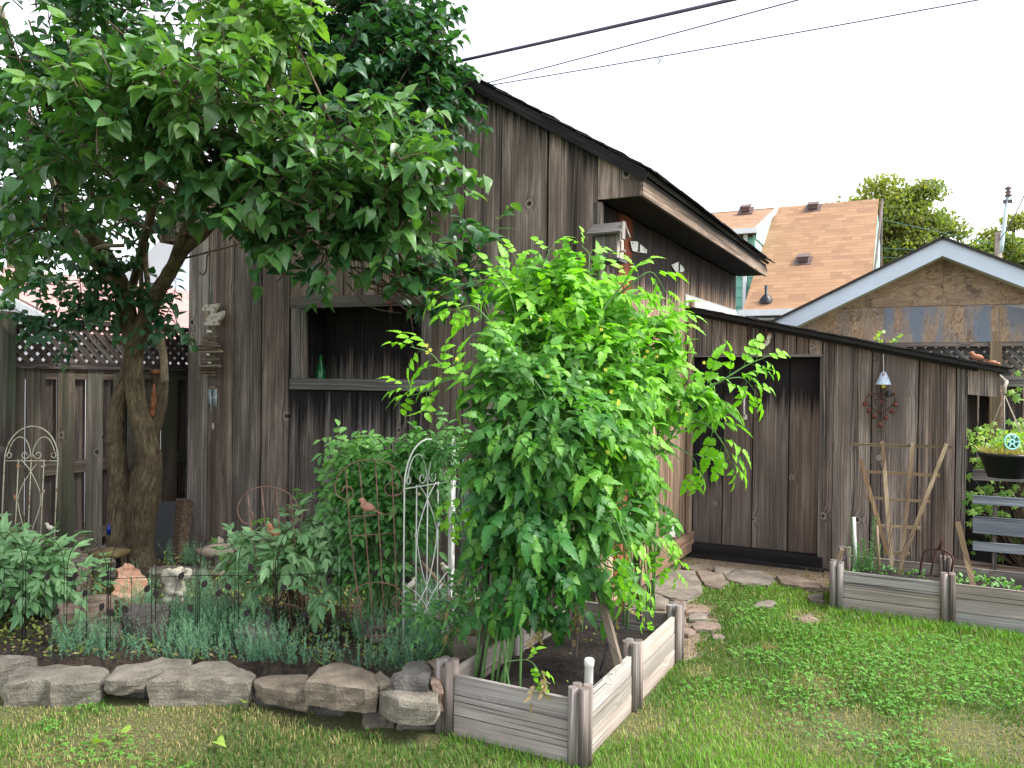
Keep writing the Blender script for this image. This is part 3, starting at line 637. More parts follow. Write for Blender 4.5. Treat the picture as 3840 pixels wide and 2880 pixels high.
# lean-to
zl = lambda x: 2.262-(x+2.0)*(2.262-1.712)/2.52
lt = [onY(YL, x, 1400).x for x in (2566, 2609, 2722, 2800, 2903, 2985, 3032, 3084, 3127, 3270, 3446, 3587, 3629)]
lt[0] = XS+.03; lt[-1] = XL1
ZD = onY(YL, 2900, 1336).z; XD0, XD1 = XS+.04, onY(YL, 3082, 1700).x
b = MB()
for i in range(len(lt)-1):
    a, c = lt[i]+.0045, lt[i+1]-.0045; z0 = ZD+.012 if c < XD1+.03 else .03
    y = YL-random.uniform(0, .006)
    b.slab([(a, y, z0), (c, y, z0), (c, y, zl(c)-.03), (a, y, zl(a)-.03)], -Y_, .02, Z_, st=(lambda p: 9.) if z0 > 1 else (lambda p: zl(p.x)-p.z+.55))
b.slab([(XD1+.003, YL-.02, .02), (lt[8], YL-.02, .02), (lt[8], YL-.02, zl(lt[8])-.04), (XD1+.003, YL-.02, zl(XD1)-.04)], -Y_, .02, Z_)
lw = b.build('lean_to_wall', 'lean', shed)
b = MB(); b.box(((XD0+XD1)/2, YL-.012, ZD+.004), Z_, X_, -Y_, .010, (XD1-XD0)/2, .03); b.build('door_header', 'frame', shed)
b = MB(); b.slab([(XD1-.022, YL-.012, .03), (XD1+.001, YL-.012, .03), (XD1+.001, YL-.012, ZD-.008), (XD1-.022, YL-.012, ZD-.008)], -Y_, .10, Z_, st=lambda p: 9.); b.build('door_jamb', 'frame', shed)
b = MB(); 
quad(b, [(XS, YL+.13, 0), (XL1, YL+.13, 0), (XL1, YL+.13, zl(XL1)-.06), (XS, YL+.13, zl(XS)-.06)]); quad(b, [(XL1-.03, YL+.02, 0), (XL1-.03, YB, 0), (XL1-.03, YB, 1.7), (XL1-.03, YL+.02, 1.7)])
b.build('lean_to_dark_backing', 'tar', shed)  # dark sheet added behind the lean-to boards to keep their gaps black
b = MB()
ys = np.linspace(YL, YB, 9)
for a, c in zip(ys[:-1], ys[1:]): b.slab([(XL1, a+.003, .03), (XL1, c-.003, .03), (XL1, c-.003, 1.72), (XL1, a+.003, 1.72)], X_, .02, Z_)
b.build('lean_to_side_wall', 'lean', shed)
ds = [XD0+.0]+[onY(YL+.08, x, 1700).x for x in (2600, 2711, 2822, 2957, 3075)]; b = MB()
for i in range(1, len(ds)-1):
    a, c = ds[i]+.006, ds[i+1]-.005; k = i
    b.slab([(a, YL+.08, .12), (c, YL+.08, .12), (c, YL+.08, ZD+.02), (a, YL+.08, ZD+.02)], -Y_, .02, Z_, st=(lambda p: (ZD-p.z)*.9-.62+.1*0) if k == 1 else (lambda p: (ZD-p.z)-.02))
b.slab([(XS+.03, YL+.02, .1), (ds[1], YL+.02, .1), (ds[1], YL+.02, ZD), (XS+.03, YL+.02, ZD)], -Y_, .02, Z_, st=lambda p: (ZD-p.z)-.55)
door = b.build('lean_to_door', 'door', shed)
for px0, m in ((2794, 'galv'), (2853, 'rust2')):
    b = MB(); t0 = onY(YL+.055, px0, 1482); t1 = onY(YL+.055, px0, 1564); mid = Vector((0, -.035, 0))
    b.tube([t0, t0+mid+Vector((0, 0, -.01)), t0.lerp(t1, .5)+mid*1.25, t1+mid+Vector((0, 0, .01)), t1], [.006, .008, .009, .008, .006], 8)
    for t in (t0, t1): b.box(t+Y_*.004, X_, Z_, Y_, .017, .022, .003)
    if px0 == 2794: b.box(t0+Vector((0, .002, .055)), X_, Z_, Y_, .014, .024, .006)
    b.build('handle', m, door)
b = MB(); b.box((-1.39, YL+.0, .06), Z_, X_, -Y_, .055, .60, .06, jit=.01); b.box((-1.35, YL-.05, -.005), Z_, X_, -Y_, .035, .58, .05, jit=.01)
b.build('door_sill', 'black', shed)
b = MB(); d = Vector((2.52, 0, -(2.262-1.712))).normalized(); nn = Vector((-d.z, 0, d.x)); L = math.hypot(2.52, .55)
b.box(Vector((-2.0, (YL+YB)/2-.03, 2.262-.012))+d*L/2, Y_, d, nn, (YB-YL)/2+.09, L/2, .016)
b.box(Vector((-2.0, YL-.03, 2.262-.035))+d*(L/2-.1), nn, d, -Y_, .022, L/2-.1, .008)
s_ = 0
while s_ < L-.05:
    yv = YL-.14
    while yv < YB: wdt = random.uniform(.2, .33); b.box(Vector((-2.0, yv+wdt/2, 2.262+.012))+d*(s_+.1)+nn*random.uniform(0, .005), Y_, d+nn*.03, nn, wdt/2-.002, .11, .005, jit=.004); yv += wdt
    s_ += .16
b.build('lean_to_roof', 'tar', shed)
b = MB(); b.slab([(XL1+.003, YL-.03, 1.52), (.475, YL-.03, 1.50), (.475, YL-.03, 1.69), (XL1+.003, YL-.03, 1.735)], -Y_, .02, Z_); b.box((.475, (YL+YB)/2, 1.59), Z_, Y_, X_, .08, (YB-YL)/2, .012)
b.build('lean_to_eave_board', 'lean', shed)
b = MB(); b.slab([(XS+.012, YL-.16, 2.262), (XS+.05, YB-.02, 2.262), (XS+.012, YB-.02, 2.40), (XS+.012, YL-.18, 2.375)], X_, .004, Z_)
b.build('flashing', 'flash', shed)
# ---------------------------------------------------------------- fences
XFN = -6.3
def lattice(b, o, du, dz, n, L, H, pitch=.066, wd=.019):
    """two crossed layers of slats clipped to the rectangle L x H in the plane (du, dz)"""
    for lay, sg in ((0, 1), (1, -1)):
        k = -H if sg > 0 else 0
        while k < L+(0 if sg > 0 else H):
            pts = []
            for t in (0, H):
                pts.append((k+sg*t, t))
            (x0, z0), (x1, z1) = pts
            def clip(x0, z0, x1, z1):
                dx = x1-x0; t0, t1 = 0., 1.
                for lim, s in ((0, 1), (L, -1)):
                    a = (x0-lim)*s; d = dx*s
                    if abs(d) < 1e-9:
                        if a < 0: return None
                    else:
                        t = -a/d
                        if d > 0: t0 = max(t0, t)
                        else: t1 = min(t1, t)
                return (t0, t1) if t1-t0 > .02 else None
            c = clip(x0, z0, x1, z1)
            if c:
                a = o+du*(x0+(x1-x0)*c[0])+dz*(z0+(z1-z0)*c[0]); e = o+du*(x0+(x1-x0)*c[1])+dz*(z0+(z1-z0)*c[1]); dd = (e-a).normalized()
                b.box((a+e)/2+n*(.006 if lay else -.006), dd.cross(n), dd, n, wd, (e-a).length/2, .0045)
            k += pitch*1.414
fen = thing('lattice_fence', (XFN, 5, 0), 'mossy grey board-on-board fence with a lattice top, left of the shed behind the tree', 'fence')
ZT, ZM = 2.02, 1.645
def fy(px, py=1700): return onX(XFN+.02, px, py).y
def fyb(px, py=1700): return onX(XFN-.03, px, py).y
b = MB(); bk = MB(); y0, y1 = 3.0, 8.2
# front boards traced from the photograph's gaps, then carried on
fr_ = [(55, 88), (99, 168), (216, 279), (325, 385), (425, 470), (480, 540), (607, 664)]
for a, c in fr_: b.slab([(XFN+.02, fy(a), .12), (XFN+.02, fy(c), .12), (XFN+.02, fy(c), ZM-.02), (XFN+.02, fy(a), ZM-.02)], X_, .018, Z_)
for a, c in ((20, 91), (160, 210), (270, 318), (365, 428), (460, 492), (530, 601), (655, 705)): bk.slab([(XFN-.03, fyb(a), .10), (XFN-.03, fyb(c), .10), (XFN-.03, fyb(c), ZM+.02), (XFN-.03, fyb(a), ZM+.02)], X_, .018, Z_)
y = fy(700)
while y < y1: b.slab([(XFN+.02, y, .12), (XFN+.02, y+.14, .12), (XFN+.02, y+.14, ZM), (XFN+.02, y, ZM)], X_, .018, Z_); bk.slab([(XFN-.03, y+.12, .1), (XFN-.03, y+.27, .1), (XFN-.03, y+.27, ZM), (XFN-.03, y+.12, ZM)], X_, .018, Z_); y += .26
y = fy(10)
while y > 1.0: bk.slab([(XFN-.03, y-.14, .1), (XFN-.03, y, .1), (XFN-.03, y, ZM), (XFN-.03, y-.14, ZM)], X_, .018, Z_); b.slab([(XFN+.02, y-.26, .1), (XFN+.02, y-.12, .1), (XFN+.02, y-.12, ZM), (XFN+.02, y-.26, ZM)], X_, .018, Z_); y -= .26
b.build('front_boards', 'fence', fen); bk.build('back_boards', 'fencer', fen)
b = MB()
for z, h in ((ZM-.055, .045), (.82, .05), (.24, .045)): b.box((XFN-.006, (1+y1)/2, z), Z_, Y_, X_, h, (y1-1)/2, .02)
b.build('rail', 'fence', fen)
b = MB(); b.box((XFN, (1+y1)/2, ZT), X_, Y_, Z_, .05, (y1-1)/2, .018); b.box((XFN+.01, (1+y1)/2, ZM+.01), Z_, Y_, X_, .025, (y1-1)/2, .035); b.build('top_rail', 'fencer', fen)
b = MB(); lattice(b, Vector((XFN, 1.0, ZM+.02)), Y_, Z_, X_, y1-1, ZT-ZM-.03); b.build('lattice_panel', 'fencer', fen)
for y in (fy(15), fy(15)-2.4, fy(15)+2.35):
    b = MB(); b.box((XFN+.03, y, 1.03), Y_, Z_, X_, .05, 1.03, .05); b.build('post', 'fence', fen)
fr2 = thing('dark_fence', (1.5, 8.3, 0), 'dark grey board fence with a lattice strip behind the lean-to at the right', 'fence')
YR = 8.3; b = MB(); x = -2.2
while x < 5: a = .14; b.slab([(x, YR, .05), (x+a, YR, .05), (x+a, YR, 1.62), (x, YR, 1.62)], -Y_, .02, Z_); x += a+.012 if random.random() < .8 else a+.05
b.build('boards', 'fencer', fr2)
b = MB(); b.box((1.4, YR-.02, 1.955), Y_, X_, Z_, .05, 3.6, .02); b.box((1.4, YR-.03, 1.63), Z_, X_, -Y_, .045, 3.6, .03); b.box((1.4, YR-.03, .6), Z_, X_, -Y_, .045, 3.6, .02); b.build('rail', 'frame', fr2)
b = MB(); lattice(b, Vector((-2.2, YR, 1.665)), X_, Z_, -Y_, 7.2, .28, .06, .021); b.build('lattice_panel', 'frame', fr2)
b = MB(); b.box((.50, YR-.06, 1.0), X_, Z_, -Y_, .045, .98, .04); b.build('post', 'lath', fr2)
# ---------------------------------------------------------------- buildings behind
def gbox(b, x0, x1, y0, y1, z0, z1, r=.5):
    b.box(((x0+x1)/2, (y0+y1)/2, (z0+z1)/2), X_, Z_, -Y_, (x1-x0)/2, (z1-z0)/2, (y1-y0)/2, rnd=r)
def roofq(b, q, org=None):
    q = [Vector(p) for p in q]; e = (q[1]-q[0]).normalized(); n = e.cross(q[3]-q[0]).normalized(); f = n.cross(e)
    b.face(q, [((p-q[0]).dot(e)+3, (p-q[0]).dot(f)+3) for p in q], (9., .5))
    lo = [p-n*.035*(1 if n.z > 0 else -1) for p in q]; b.face(list(reversed(lo)), [(0, 0)]*4, (9., .5))
    for i in range(4): j = (i+1) % 4; b.face([q[i], lo[i], lo[j], q[j]], [(0, 0)]*4, (9., .5))
g = thing('plywood_garage', (.12, 13, 0), 'garage with a bare blue-stained plywood gable and white eaves behind the lean-to', 'garage')
PK = (.116, 3.62); sl2 = .492; YG, YFA = 13.0, 12.65; x0g, x1g = -2.25, 2.48
zw = lambda x: PK[1]-.18-sl2*abs(x-PK[0])
zS = 2.705; xs_u = [-1.45, .13, 1.7]
for xa, xb, za, top in [(-1.35, .129, zS+.006, 1), (.133, 1.6, zS+.006, 1)]:
    b = MB(); xx = [xa, xb]
    if xa < PK[0] < xb: pass
    pts = [(xa, YG, za), (xb, YG, za), (xb, YG, max(za+.01, zw(xb))), (xa, YG, max(za+.01, zw(xa)))]
    b.face(pts, [(p[2]*1., p[0]) for p in pts], [(0., .3 if xa < 0 else .7)]*4); b.build('gable_panel', 'ply', g)
for k, (xa, xb) in enumerate(((-2.1, -.622), (-.618, .823), (.827, 2.3))):
    b = MB(); zt = [min(zS, zw(xa)), min(zS, zw(xb))]
    pts = [(xa, YG+.004, 0), (xb, YG+.004, 0), (xb, YG+.004, zt[1]), (xa, YG+.004, zt[0])]
    if xa < -.7: pts = [(xa, YG+.004, 0), (xb, YG+.004, 0), (xb, YG+.004, zS), (-1.38, YG+.004, zS), (xa, YG+.004, zw(xa))]
    b.face(pts, [(p[0], p[2]) for p in pts], [((.25, 1., .9)[k], (.15, .45, .85)[k])]*len(pts)); b.build('wall_panel', 'ply', g)
b = MB(); gbox(b, -2.1, 2.3, 13.05, 18, 0, 2.3); b.face([(-2.1, 13.03, 2.0), (2.3, 13.03, 2.0), (2.3, 13.03, zw(2.3)+.05), (PK[0], 13.03, zw(PK[0])+.05), (-2.1, 13.03, zw(-2.1)+.05)], [(0, 0)]*5, (9., .5)); b.build('wall', 'gsid', g)
b = MB(); b2_ = MB(); b3 = MB()
for sg, xe in ((-1, x0g), (1, x1g)):
    zt = lambda x: PK[1]-sl2*abs(x-PK[0]); xp = PK[0]
    q = [(xp, YFA, zt(xp)-.25), (xe, YFA, zt(xe)-.25), (xe, YFA, zt(xe)), (xp, YFA, zt(xp))]
    if sg < 0: q = [q[1], q[0], q[3], q[2]]
    b.slab(q, -Y_, .02, X_)
    q = [(xp, YFA+.02, zt(xp)-.24), (xe, YFA+.02, zt(xe)-.24), (xe, YG+.01, zt(xe)-.24), (xp, YG+.01, zt(xp)-.24)]
    b2_.face(q, [(0, 0)]*4, (9., .5))
    q = [(xe-.0, YFA-.04, zt(xe)+.02), (xp, YFA-.04, zt(xp)+.02), (xp, 18.3, zt(xp)+.02), (xe, 18.3, zt(xe)+.02)]
    if sg < 0: q = [q[0], q[1], q[2], q[3]]
    else: q = [q[1], q[0], q[3], q[2]]
    roofq(b3, q)
b.build('fascia', 'fascia', g); b2_.build('soffit', 'soff', g); b3.build('roof', 'roofdark', g)
h = thing('mint_green_house', (-3.5, 21, 0), 'house with a steep orange-tan shingle roof and mint green siding, behind the sheds', 'house')
b = MB(); roofq(b, [(-3.88, 19, 3.24), (-1.19, 19, 3.24), (-1.27, 23, 6.385), (-3.88, 23, 6.385)]); roofq(b, [(-1.27, 23, 6.385), (-1.19, 27, 3.24), (-8, 27, 3.24), (-8, 23, 6.385)][::-1]); b.build('roof', 'orange', h)
b = MB(); roofq(b, [(-7.2, 20, 5.29), (-3.82, 20, 5.29), (-3.82, 23, 6.36), (-7.2, 23, 6.36)]); b.build('dormer_roof', 'orange', h)
def laps(b, p, e, H, L, n, step=.24, th=.03):
    k = 0
    while k < H: hh = min(step, H-k); b.slab([p+Z_*k+n*th, p+Z_*k+e*L+n*th, p+Z_*(k+hh)+e*L+n*.003, p+Z_*(k+hh)+n*.003], n, .05, e, rnd=.5); k += step
b = MB(); laps(b, Vector((-7.1, 20.35, 2.0)), X_, 3.15, 3.2, -Y_); b.build('dormer_front_wall', 'mint_shaded', h)
b = MB(); laps(b, Vector((-3.9, 20.35, 2.0)), Y_, 3.2, 2.7, X_)
b.face([(-3.86, 20.35, 5.1), (-3.86, 23, 5.1), (-3.86, 23, 6.3), (-3.86, 20.35, 5.4)], [(0, 0)]*4, (9., .5)); b.build('dormer_cheek', 'mint', h)
b = MB(); laps(b, Vector((-1.3, 19.2, .3)), Y_, 2.9, 7.6, X_); b.face([(-1.24, 19.2, 3.2), (-1.24, 26.8, 3.2), (-1.31, 23, 6.3)], [(0, 0)]*3, (9., .5)); b.build('gable_wall', 'mint', h)
b = MB(); gbox(b, -8, -1.35, 19.3, 26.8, 0, 3.1); b.build('wall', 'gsid', h)
b = MB(); b.box((-5.5, 19.94, 5.24), Z_, X_, -Y_, .06, 1.75, .05); b.box((-2.55, 18.93, 3.17), Z_, X_, -Y_, .07, 1.42, .06); b.box((-4.1, 20.25, 4.0), X_, Z_, -Y_, .04, 1.2, .04); b.build('gutter', 'whitep', h)
b = MB()
d = Vector((0, 3, 1.09)).normalized(); b.box((-3.80, 21.5, 5.79), d.cross(X_), d, X_, .07, 1.6, .02); b.build('rake_trim', 'whitep', h)
d = Vector((0, 4, 3.145)).normalized(); b = MB(); b.box((-1.185, 21.0, 4.74), d.cross(X_), d, X_, .07, 2.55, .02); b.box((-1.2, 23.02, 4.6), Y_, Z_, X_, .10, 1.75, .02); b.build('gable_trim', 'vent', h)
b = MB(); b.box((-2.5, 19.3, 3.03), X_, Y_, Z_, 1.4, .3, .01); b.build('eave_soffit', 'soff', h)
for px, py in ((3050, 780), (3013, 978), (2797, 790)):
    if px == 2797: P0 = onY(22.4, px, py)
    else:
        d_ = ray(px, py); nrm = np.array([0, -.7863, 1.]); t = (3.24-.7863*19-CP @ nrm)/(d_ @ nrm); P0 = Vector(CP+d_*t)
    b = MB(); b.box(P0+Vector((0, -.02, .05)), X_, Vector((0, 1, .45)), Vector((0, -.45, 1)), .12, .11, .05); b.box(P0+Vector((0, -.03, .12)), X_, Vector((0, 1, .45)), Vector((0, -.45, 1)), .14, .14, .018); b.box(P0, X_, Vector((0, 1, .78)), Vector((0, -.78, 1)), .20, .2, .008); b.build('roof_vent', 'vent', h)
d_ = ray(2873, 1128); t = (3.24-.7863*19-CP @ nrm)/(d_ @ nrm); P0 = Vector(CP+d_*t)
b = MB(); b.lathe([(.16, -.06), (.14, .04), (.06, .14), (.035, .16), (.035, .36), (0, .36)], P0, 12); b.build('vent_pipe', 'pot', h)
g2 = thing('red_roof_garage', (-10.4, 6, 0), 'white-sided garage with a faded red shingle roof beyond the left fence', 'garage')
b = MB(); zt2 = lambda x: 2.92-.35*abs(x+10.4)
roofq(b, [(-7.8, 5.42, zt2(-7.8)), (-7.8, 13, zt2(-7.8)), (-10.4, 13, 2.92), (-10.4, 5.42, 2.92)]); roofq(b, [(-13, 13, zt2(-13)), (-13, 5.42, zt2(-13)), (-10.4, 5.42, 2.92), (-10.4, 13, 2.92)]); b.build('roof', 'pink', g2)
b = MB(); x = -12.7
while x < -8.05:
    c = min(x+.30, -8.02)
    if x < -10.4 < c: pass
    b.slab([(x, 5.5, 0), (c-.008, 5.5, 0), (c-.008, 5.5, zt2(c)-.10), (x, 5.5, zt2(x)-.10)], -Y_, .03, Z_); x += .30
y = 5.5
while y < 12.9: b.slab([(-8.02, y, 0), (-8.02, y+.292, 0), (-8.02, y+.292, 2.0), (-8.02, y, 2.0)], X_, .03, Z_); y += .3
b.build('siding_wall', 'siding', g2)
b = MB(); d = Vector((2.6, 0, -.91)).normalized(); nn = Vector((-d.z, 0, d.x)); b.box(Vector((-10.4, 5.40, 2.84))+d*1.36, nn, d, -Y_, .05, 1.38, .015); b.build('rake_board', 'whitep', g2)
h2 = thing('white_gabled_house', (-19, 16, 0), 'pale house with a blue-grey shingle roof and white boarded gable, glimpsed through the tree', 'house')
b = MB(); A = onY(16, 470, 1010); B = onY(16, 700, 850); Cc = onY(16, 720, 1140)
b.slab([(-26, 16, 0), (-17, 16, 0), (-17, 16, 3.6), (-26, 16, 3.6)], -Y_, .1, X_)
xr = -23.
q = [onY(16, 440, 1060), onY(16, 600, 1060), onY(16, 700, 900), onY(16, 640, 860)]
b.slab(q, -Y_, .2, X_); b.build('gable_wall', 'siding', h2)
b = MB(); roofq(b, [(-24, 15.6, 3.9), (-12, 15.6, 3.9), (-12, 20, 6.6), (-24, 20, 6.6)]); b.build('roof', 'blueroof', h2)
# ---------------------------------------------------------------- pole, wires
p = thing('utility_pole', (1.72, 28, 0), 'weathered wooden utility pole rising behind the plywood garage at the right', 'utility pole')
b = MB(); b.tube([(1.72, 28, 0), (1.724, 28, 6.13)], [.13, .095], 12); b.build('post', 'pole', p)
b = MB(); b.tube([(1.79, 27.86, 5.5), (1.80, 27.86, 5.75), (1.93, 27.86, 7.15)], .055, 8); b.build('conduit', 'chime', p)
b = MB(); b.lathe([(.03, 0), (.12, .05), (.05, .1), (.10, .16), (.04, .2), (.11, .27), (0, .34)], (1.94, 27.86, 7.12), 10); b.box((1.93, 27.86, 7.0), X_, Y_, Z_, .12, .05, .05); b.build('insulator', 'vent', p)
def cable(name, a, e, r, mat, label, sag=.0, par=None):
    a, e = Vector(a), Vector(e); pts = [a.lerp(e, t)-Z_*sag*4*t*(1-t) for t in np.linspace(0, 1, 16)]
    b = MB(); b.tube(pts, r, 8); o = b.build(name, mat, par); return tag(o, label, 'cable') if label else o
c1 = onY(4.97, 1672, 240); cable('power_cable', c1, c1+(dep(2750, -12, 4.6)-c1)*2.6, .0115, 'cable', 'thick grey cable running from the shed roof to the top of the picture', .015)
a = onY(9.25, 1800, 318); cable('thin_wire', a, a+(dep(2960, -2, 8.2)-a)*2.4, .0075, 'cable2', 'thin dark wire, the middle one of the three lines over the shed roof', .03)
wr = cable('thin_wire', a+Vector((0, .02, -.02)), a+(dep(3530, -2, 8.4)-a)*2.2, .0075, 'cable2', 'thin dark wire with a small knot, lowest of the lines over the shed', .06)
a2 = a+Vector((0, .02, -.02)); e2 = a2+(dep(3530, -2, 8.4)-a)*2.2
def pxx(p): d = np.array(p)-CP; return 1920+FPX*float(d @ RT)/float(d @ FW)
k = min((a2.lerp(e2, t)-Z_*.06*4*t*(1-t) for t in np.linspace(.02, .5, 400)), key=lambda p: abs(pxx(p)-2475)); b = MB(); b.tube([k+Vector((-.02, 0, 0)), k+Vector((0, 0, -.06)), k+Vector((-.02, 0, -.08))], .006, 6); b.tube([k+Vector((.02, 0, .02)), k+Vector((.01, 0, -.05))], .006, 6); b.build('knot', 'cable2', wr)
cable('thin_wire', (1.75, 27.9, 5.9), dep(3860, 690, 14), .012, 'cable2', 'dark wire crossing in front of the yellowing tree at the top right', .1)
for k, (ya, yb_) in enumerate(((822, 782), (930, 905), (965, 935))):
    A_, B_ = dep(3303, ya, 29), (1.72, 28, 5.75-.25*k)
    cable('thin_wire', A_, B_, .010, 'gwire', ('pale green wire highest across the big tree behind the house', 'pale green wire in the middle across the big tree', 'pale green wire lowest across the big tree above the garage roof')[k], .0)
# ---------------------------------------------------------------- stones
def slabstone(name, outline, ztop, zbot, mat, label, cat, group=None, amp=.012, ins=.0, kd=None, tilt=0.):
    """outline: photo pixels of the top face, laid on the plane z = ztop, carried down to zbot"""
    P = [onZ(ztop, *q) if len(q) == 2 else Vector((q[0], q[1], ztop)) for q in outline]
    c = sum(P, Vector())/len(P); bm = bmesh.new()
    n = []
    for i in range(len(P)):
        j = (i+1) % len(P); m = max(1, int((P[j]-P[i]).length/.035))
        for k in range(m): n.append(P[i].lerp(P[j], k/m)+Vector((random.gauss(0, .003), random.gauss(0, .003), 0)))
    rings = []; seed = random.random()*50; H = ztop-zbot
    prof = ((.0, .93), (.06, .985), (.35, 1.0), (.7, .985), (1., .95))
    for t, s in prof:
        rings.append([bm.verts.new(c.lerp(q, s*(1+.03*math.sin(q.x*40+t*9+seed)*(t > .1)))+Vector((0, 0, -H*t+ztop-c.z+(c.z-ztop)))) for q in n])
    inner = [bm.verts.new(c.lerp(q, .6)+Vector((0, 0, .004))) for q in n]; cen = bm.verts.new(c+Vector((0, 0, .003)))
    N = len(n)
    for i in range(N):
        j = (i+1) % N
        for a, b_ in zip(rings[:-1], rings[1:]): bm.faces.new((a[i], b_[i], b_[j], a[j]))
        bm.faces.new((rings[0][i], rings[0][j], inner[j], inner[i])); bm.faces.new((inner[i], inner[j], cen))
    for v in bm.verts:
        nz = vnoise(v.co.x*1., v.co.y*1., 14, 5)*.5+vnoise(v.co.x+v.co.z*2, v.co.y-v.co.z, 45, 6)*.35
        v.co.z += float(nz)*amp; v.co.x += float(vnoise(v.co.z*3+v.co.y, v.co.x, 30, 8))*amp*.6
        v.co.z += tilt*(v.co.x-c.x)
    bmesh.ops.recalc_face_normals(bm, faces=bm.faces)
    me = bpy.data.meshes.new(name); bm.to_mesh(me); bm.free(); me.materials.append(M[mat]); me.uv_layers.new(name='UVMap'); a = me.uv_layers.new(name='aux')
    r = random.random(); a.data.foreach_set('uv', np.tile([9., r], len(me.loops)).astype('f'))
    o = link(name, me); tag(o, label, cat, group); return o
def c7(*p): return [(x*.5787, 1860+y*.5787) for x, y in p]
def c8(*p): return [(1280+x*.5787, 1860+y*.5787) for x, y in p]
def rg(*p): return [(2200+x*.3737, 1800+y*.3737) for x, y in p]
def c6(*p): return [(2560+x*.5787, 1500+y*.5787) for x, y in p]
GW = 'stones of the low wall edging the left bed'
SW = [
 (c7((0, 1035), (180, 1032), (250, 1050), (90, 1085), (0, 1100), (-120, 1110), (-140, 1050)), .13, .0, 'stone', 'flat brown slab at the photo edge, behind the front row of the stone wall'),
 (c7((20, 1205), (100, 1105), (440, 1080), (700, 1115), (720, 1130), (650, 1192), (480, 1205), (330, 1215), (290, 1195), (60, 1210)), .12, -.01, 'stone', 'long flat brown stone at the left end of the front row of the stone wall'),
 (c7((670, 1190), (760, 1105), (1060, 1040), (1250, 1050), (1230, 1092), (1060, 1150), (930, 1195), (820, 1205)), .125, .05, 'stone', 'pitted sandy stone second from the left in the stone wall, set a little back'),
 (c7((690, 1215), (820, 1225), (930, 1215), (1060, 1170), (1060, 1220), (930, 1260), (720, 1230)), .045, -.01, 'slate', 'thin dark stone under the pitted second stone of the wall'),
 (c7((955, 1205), (1150, 1110), (1300, 1058), (1480, 1062), (1665, 1150), (1610, 1205), (1230, 1192), (1100, 1200)), .125, -.01, 'stone', 'large pointed grey-brown slab in the middle of the stone wall'),
 (c7((1640, 1190), (1700, 1160), (1950, 1145), (2000, 1165), (1990, 1290), (1850, 1270), (1700, 1235)), .12, .045, 'stone', 'brown slab tucked beneath the left side of the big stacked boulder'),
 (c7((1625, 1270), (1800, 1290), (2000, 1320), (2180, 1350), (2230, 1370), (2080, 1360), (1800, 1310), (1640, 1290)), .045, -.01, 'slate', 'long thin grey slab lowest in the wall below the stacked boulder'),
 (c7((1965, 1200), (2050, 1112), (2200, 1070))+c8((0, 1072), (130, 1112), (205, 1150), (240, 1210), (235, 1245), (150, 1250), (20, 1245)), .215, .10, 'stone', 'big grey-brown boulder stacked high in the wall, left of the timber bed'),
 (c8((150, 1330), (240, 1262), (330, 1330), (300, 1350), (170, 1345)), .12, .03, 'slate', 'small dark stone wedged between the stacked boulder and the pale-topped block'),
 (c8((205, 1165), (250, 1140), (325, 1180), (320, 1215), (250, 1240), (220, 1200)), .205, .1, 'stone', 'small light stone just right of the big stacked boulder'),
 (c8((330, 1150), (440, 1060), (545, 1060), (585, 1130), (560, 1180), (345, 1175)), .27, .17, 'slate', 'dark slaty rock leaning on top of the wall beside the timber bed'),
 (c8((552, 1062), (640, 1040), (660, 1200), (585, 1205), (590, 1120)), .25, .12, 'flagr', 'reddish slab standing against the left corner post of the timber bed'),
 (c8((245, 1262), (320, 1215), (600, 1222), (640, 1235), (620, 1330), (370, 1330), (300, 1310)), .20, .095, 'stone', 'thick pale-topped block at the right end of the stone wall'),
 (c8((130, 1390), (240, 1345), (350, 1385), (345, 1400), (150, 1400)), .075, -.01, 'stone', 'low tan base stone below the thick pale-topped block, left of its neighbour'),
 (c8((355, 1395), (470, 1385), (600, 1395), (600, 1415), (360, 1415)), .07, -.01, 'stone', 'low base stone below the thick block, next to the timber bed post')]
for ol, zt_, zb_, m, lb in SW: slabstone('wall_stone', ol, zt_, zb_, m, lb, 'stone', GW, .014)
GB = 'loose rocks lying in the left bed'
for ol, zt_, zb_, m, lb in [
 (c7((540, 850), (600, 820), (760, 822), (800, 850), (790, 900), (640, 905)), .16, .08, 'flag', 'small flat grey rock near the front of the bed, left of the iron post'),
 (c7((790, 740), (850, 690), (1060, 680), (1100, 730), (1080, 800), (860, 800)), .24, .08, 'slate', 'layered grey-brown rock just below the pink rock and the statue'),
 (c7((360, 690), (520, 640), (720, 650), (740, 680), (560, 710), (380, 720)), .22, .10, 'flagr', 'long reddish-brown slab left of the pink rock'),
 (c8((690, 960), (720, 905), (880, 895), (960, 950), (900, 1010), (720, 1010)), .20, .09, 'flag', 'grey flat rock behind the timber bed corner, beside the white trellis'),
 (c7((1530, 870), (1600, 800), (1760, 800), (1800, 870), (1700, 920)), .20, .09, 'slate', 'grey block under the peony between the copper trellises'),
 (c8((120, 780), (260, 760), (380, 790), (360, 850), (180, 870)), .20, .09, 'slate', 'dark olive rock behind the right copper trellis')]: slabstone('bed_rock', ol, zt_, zb_, m, lb, 'rock', GB, .02)
GF = 'flagstones of the path by the shed'
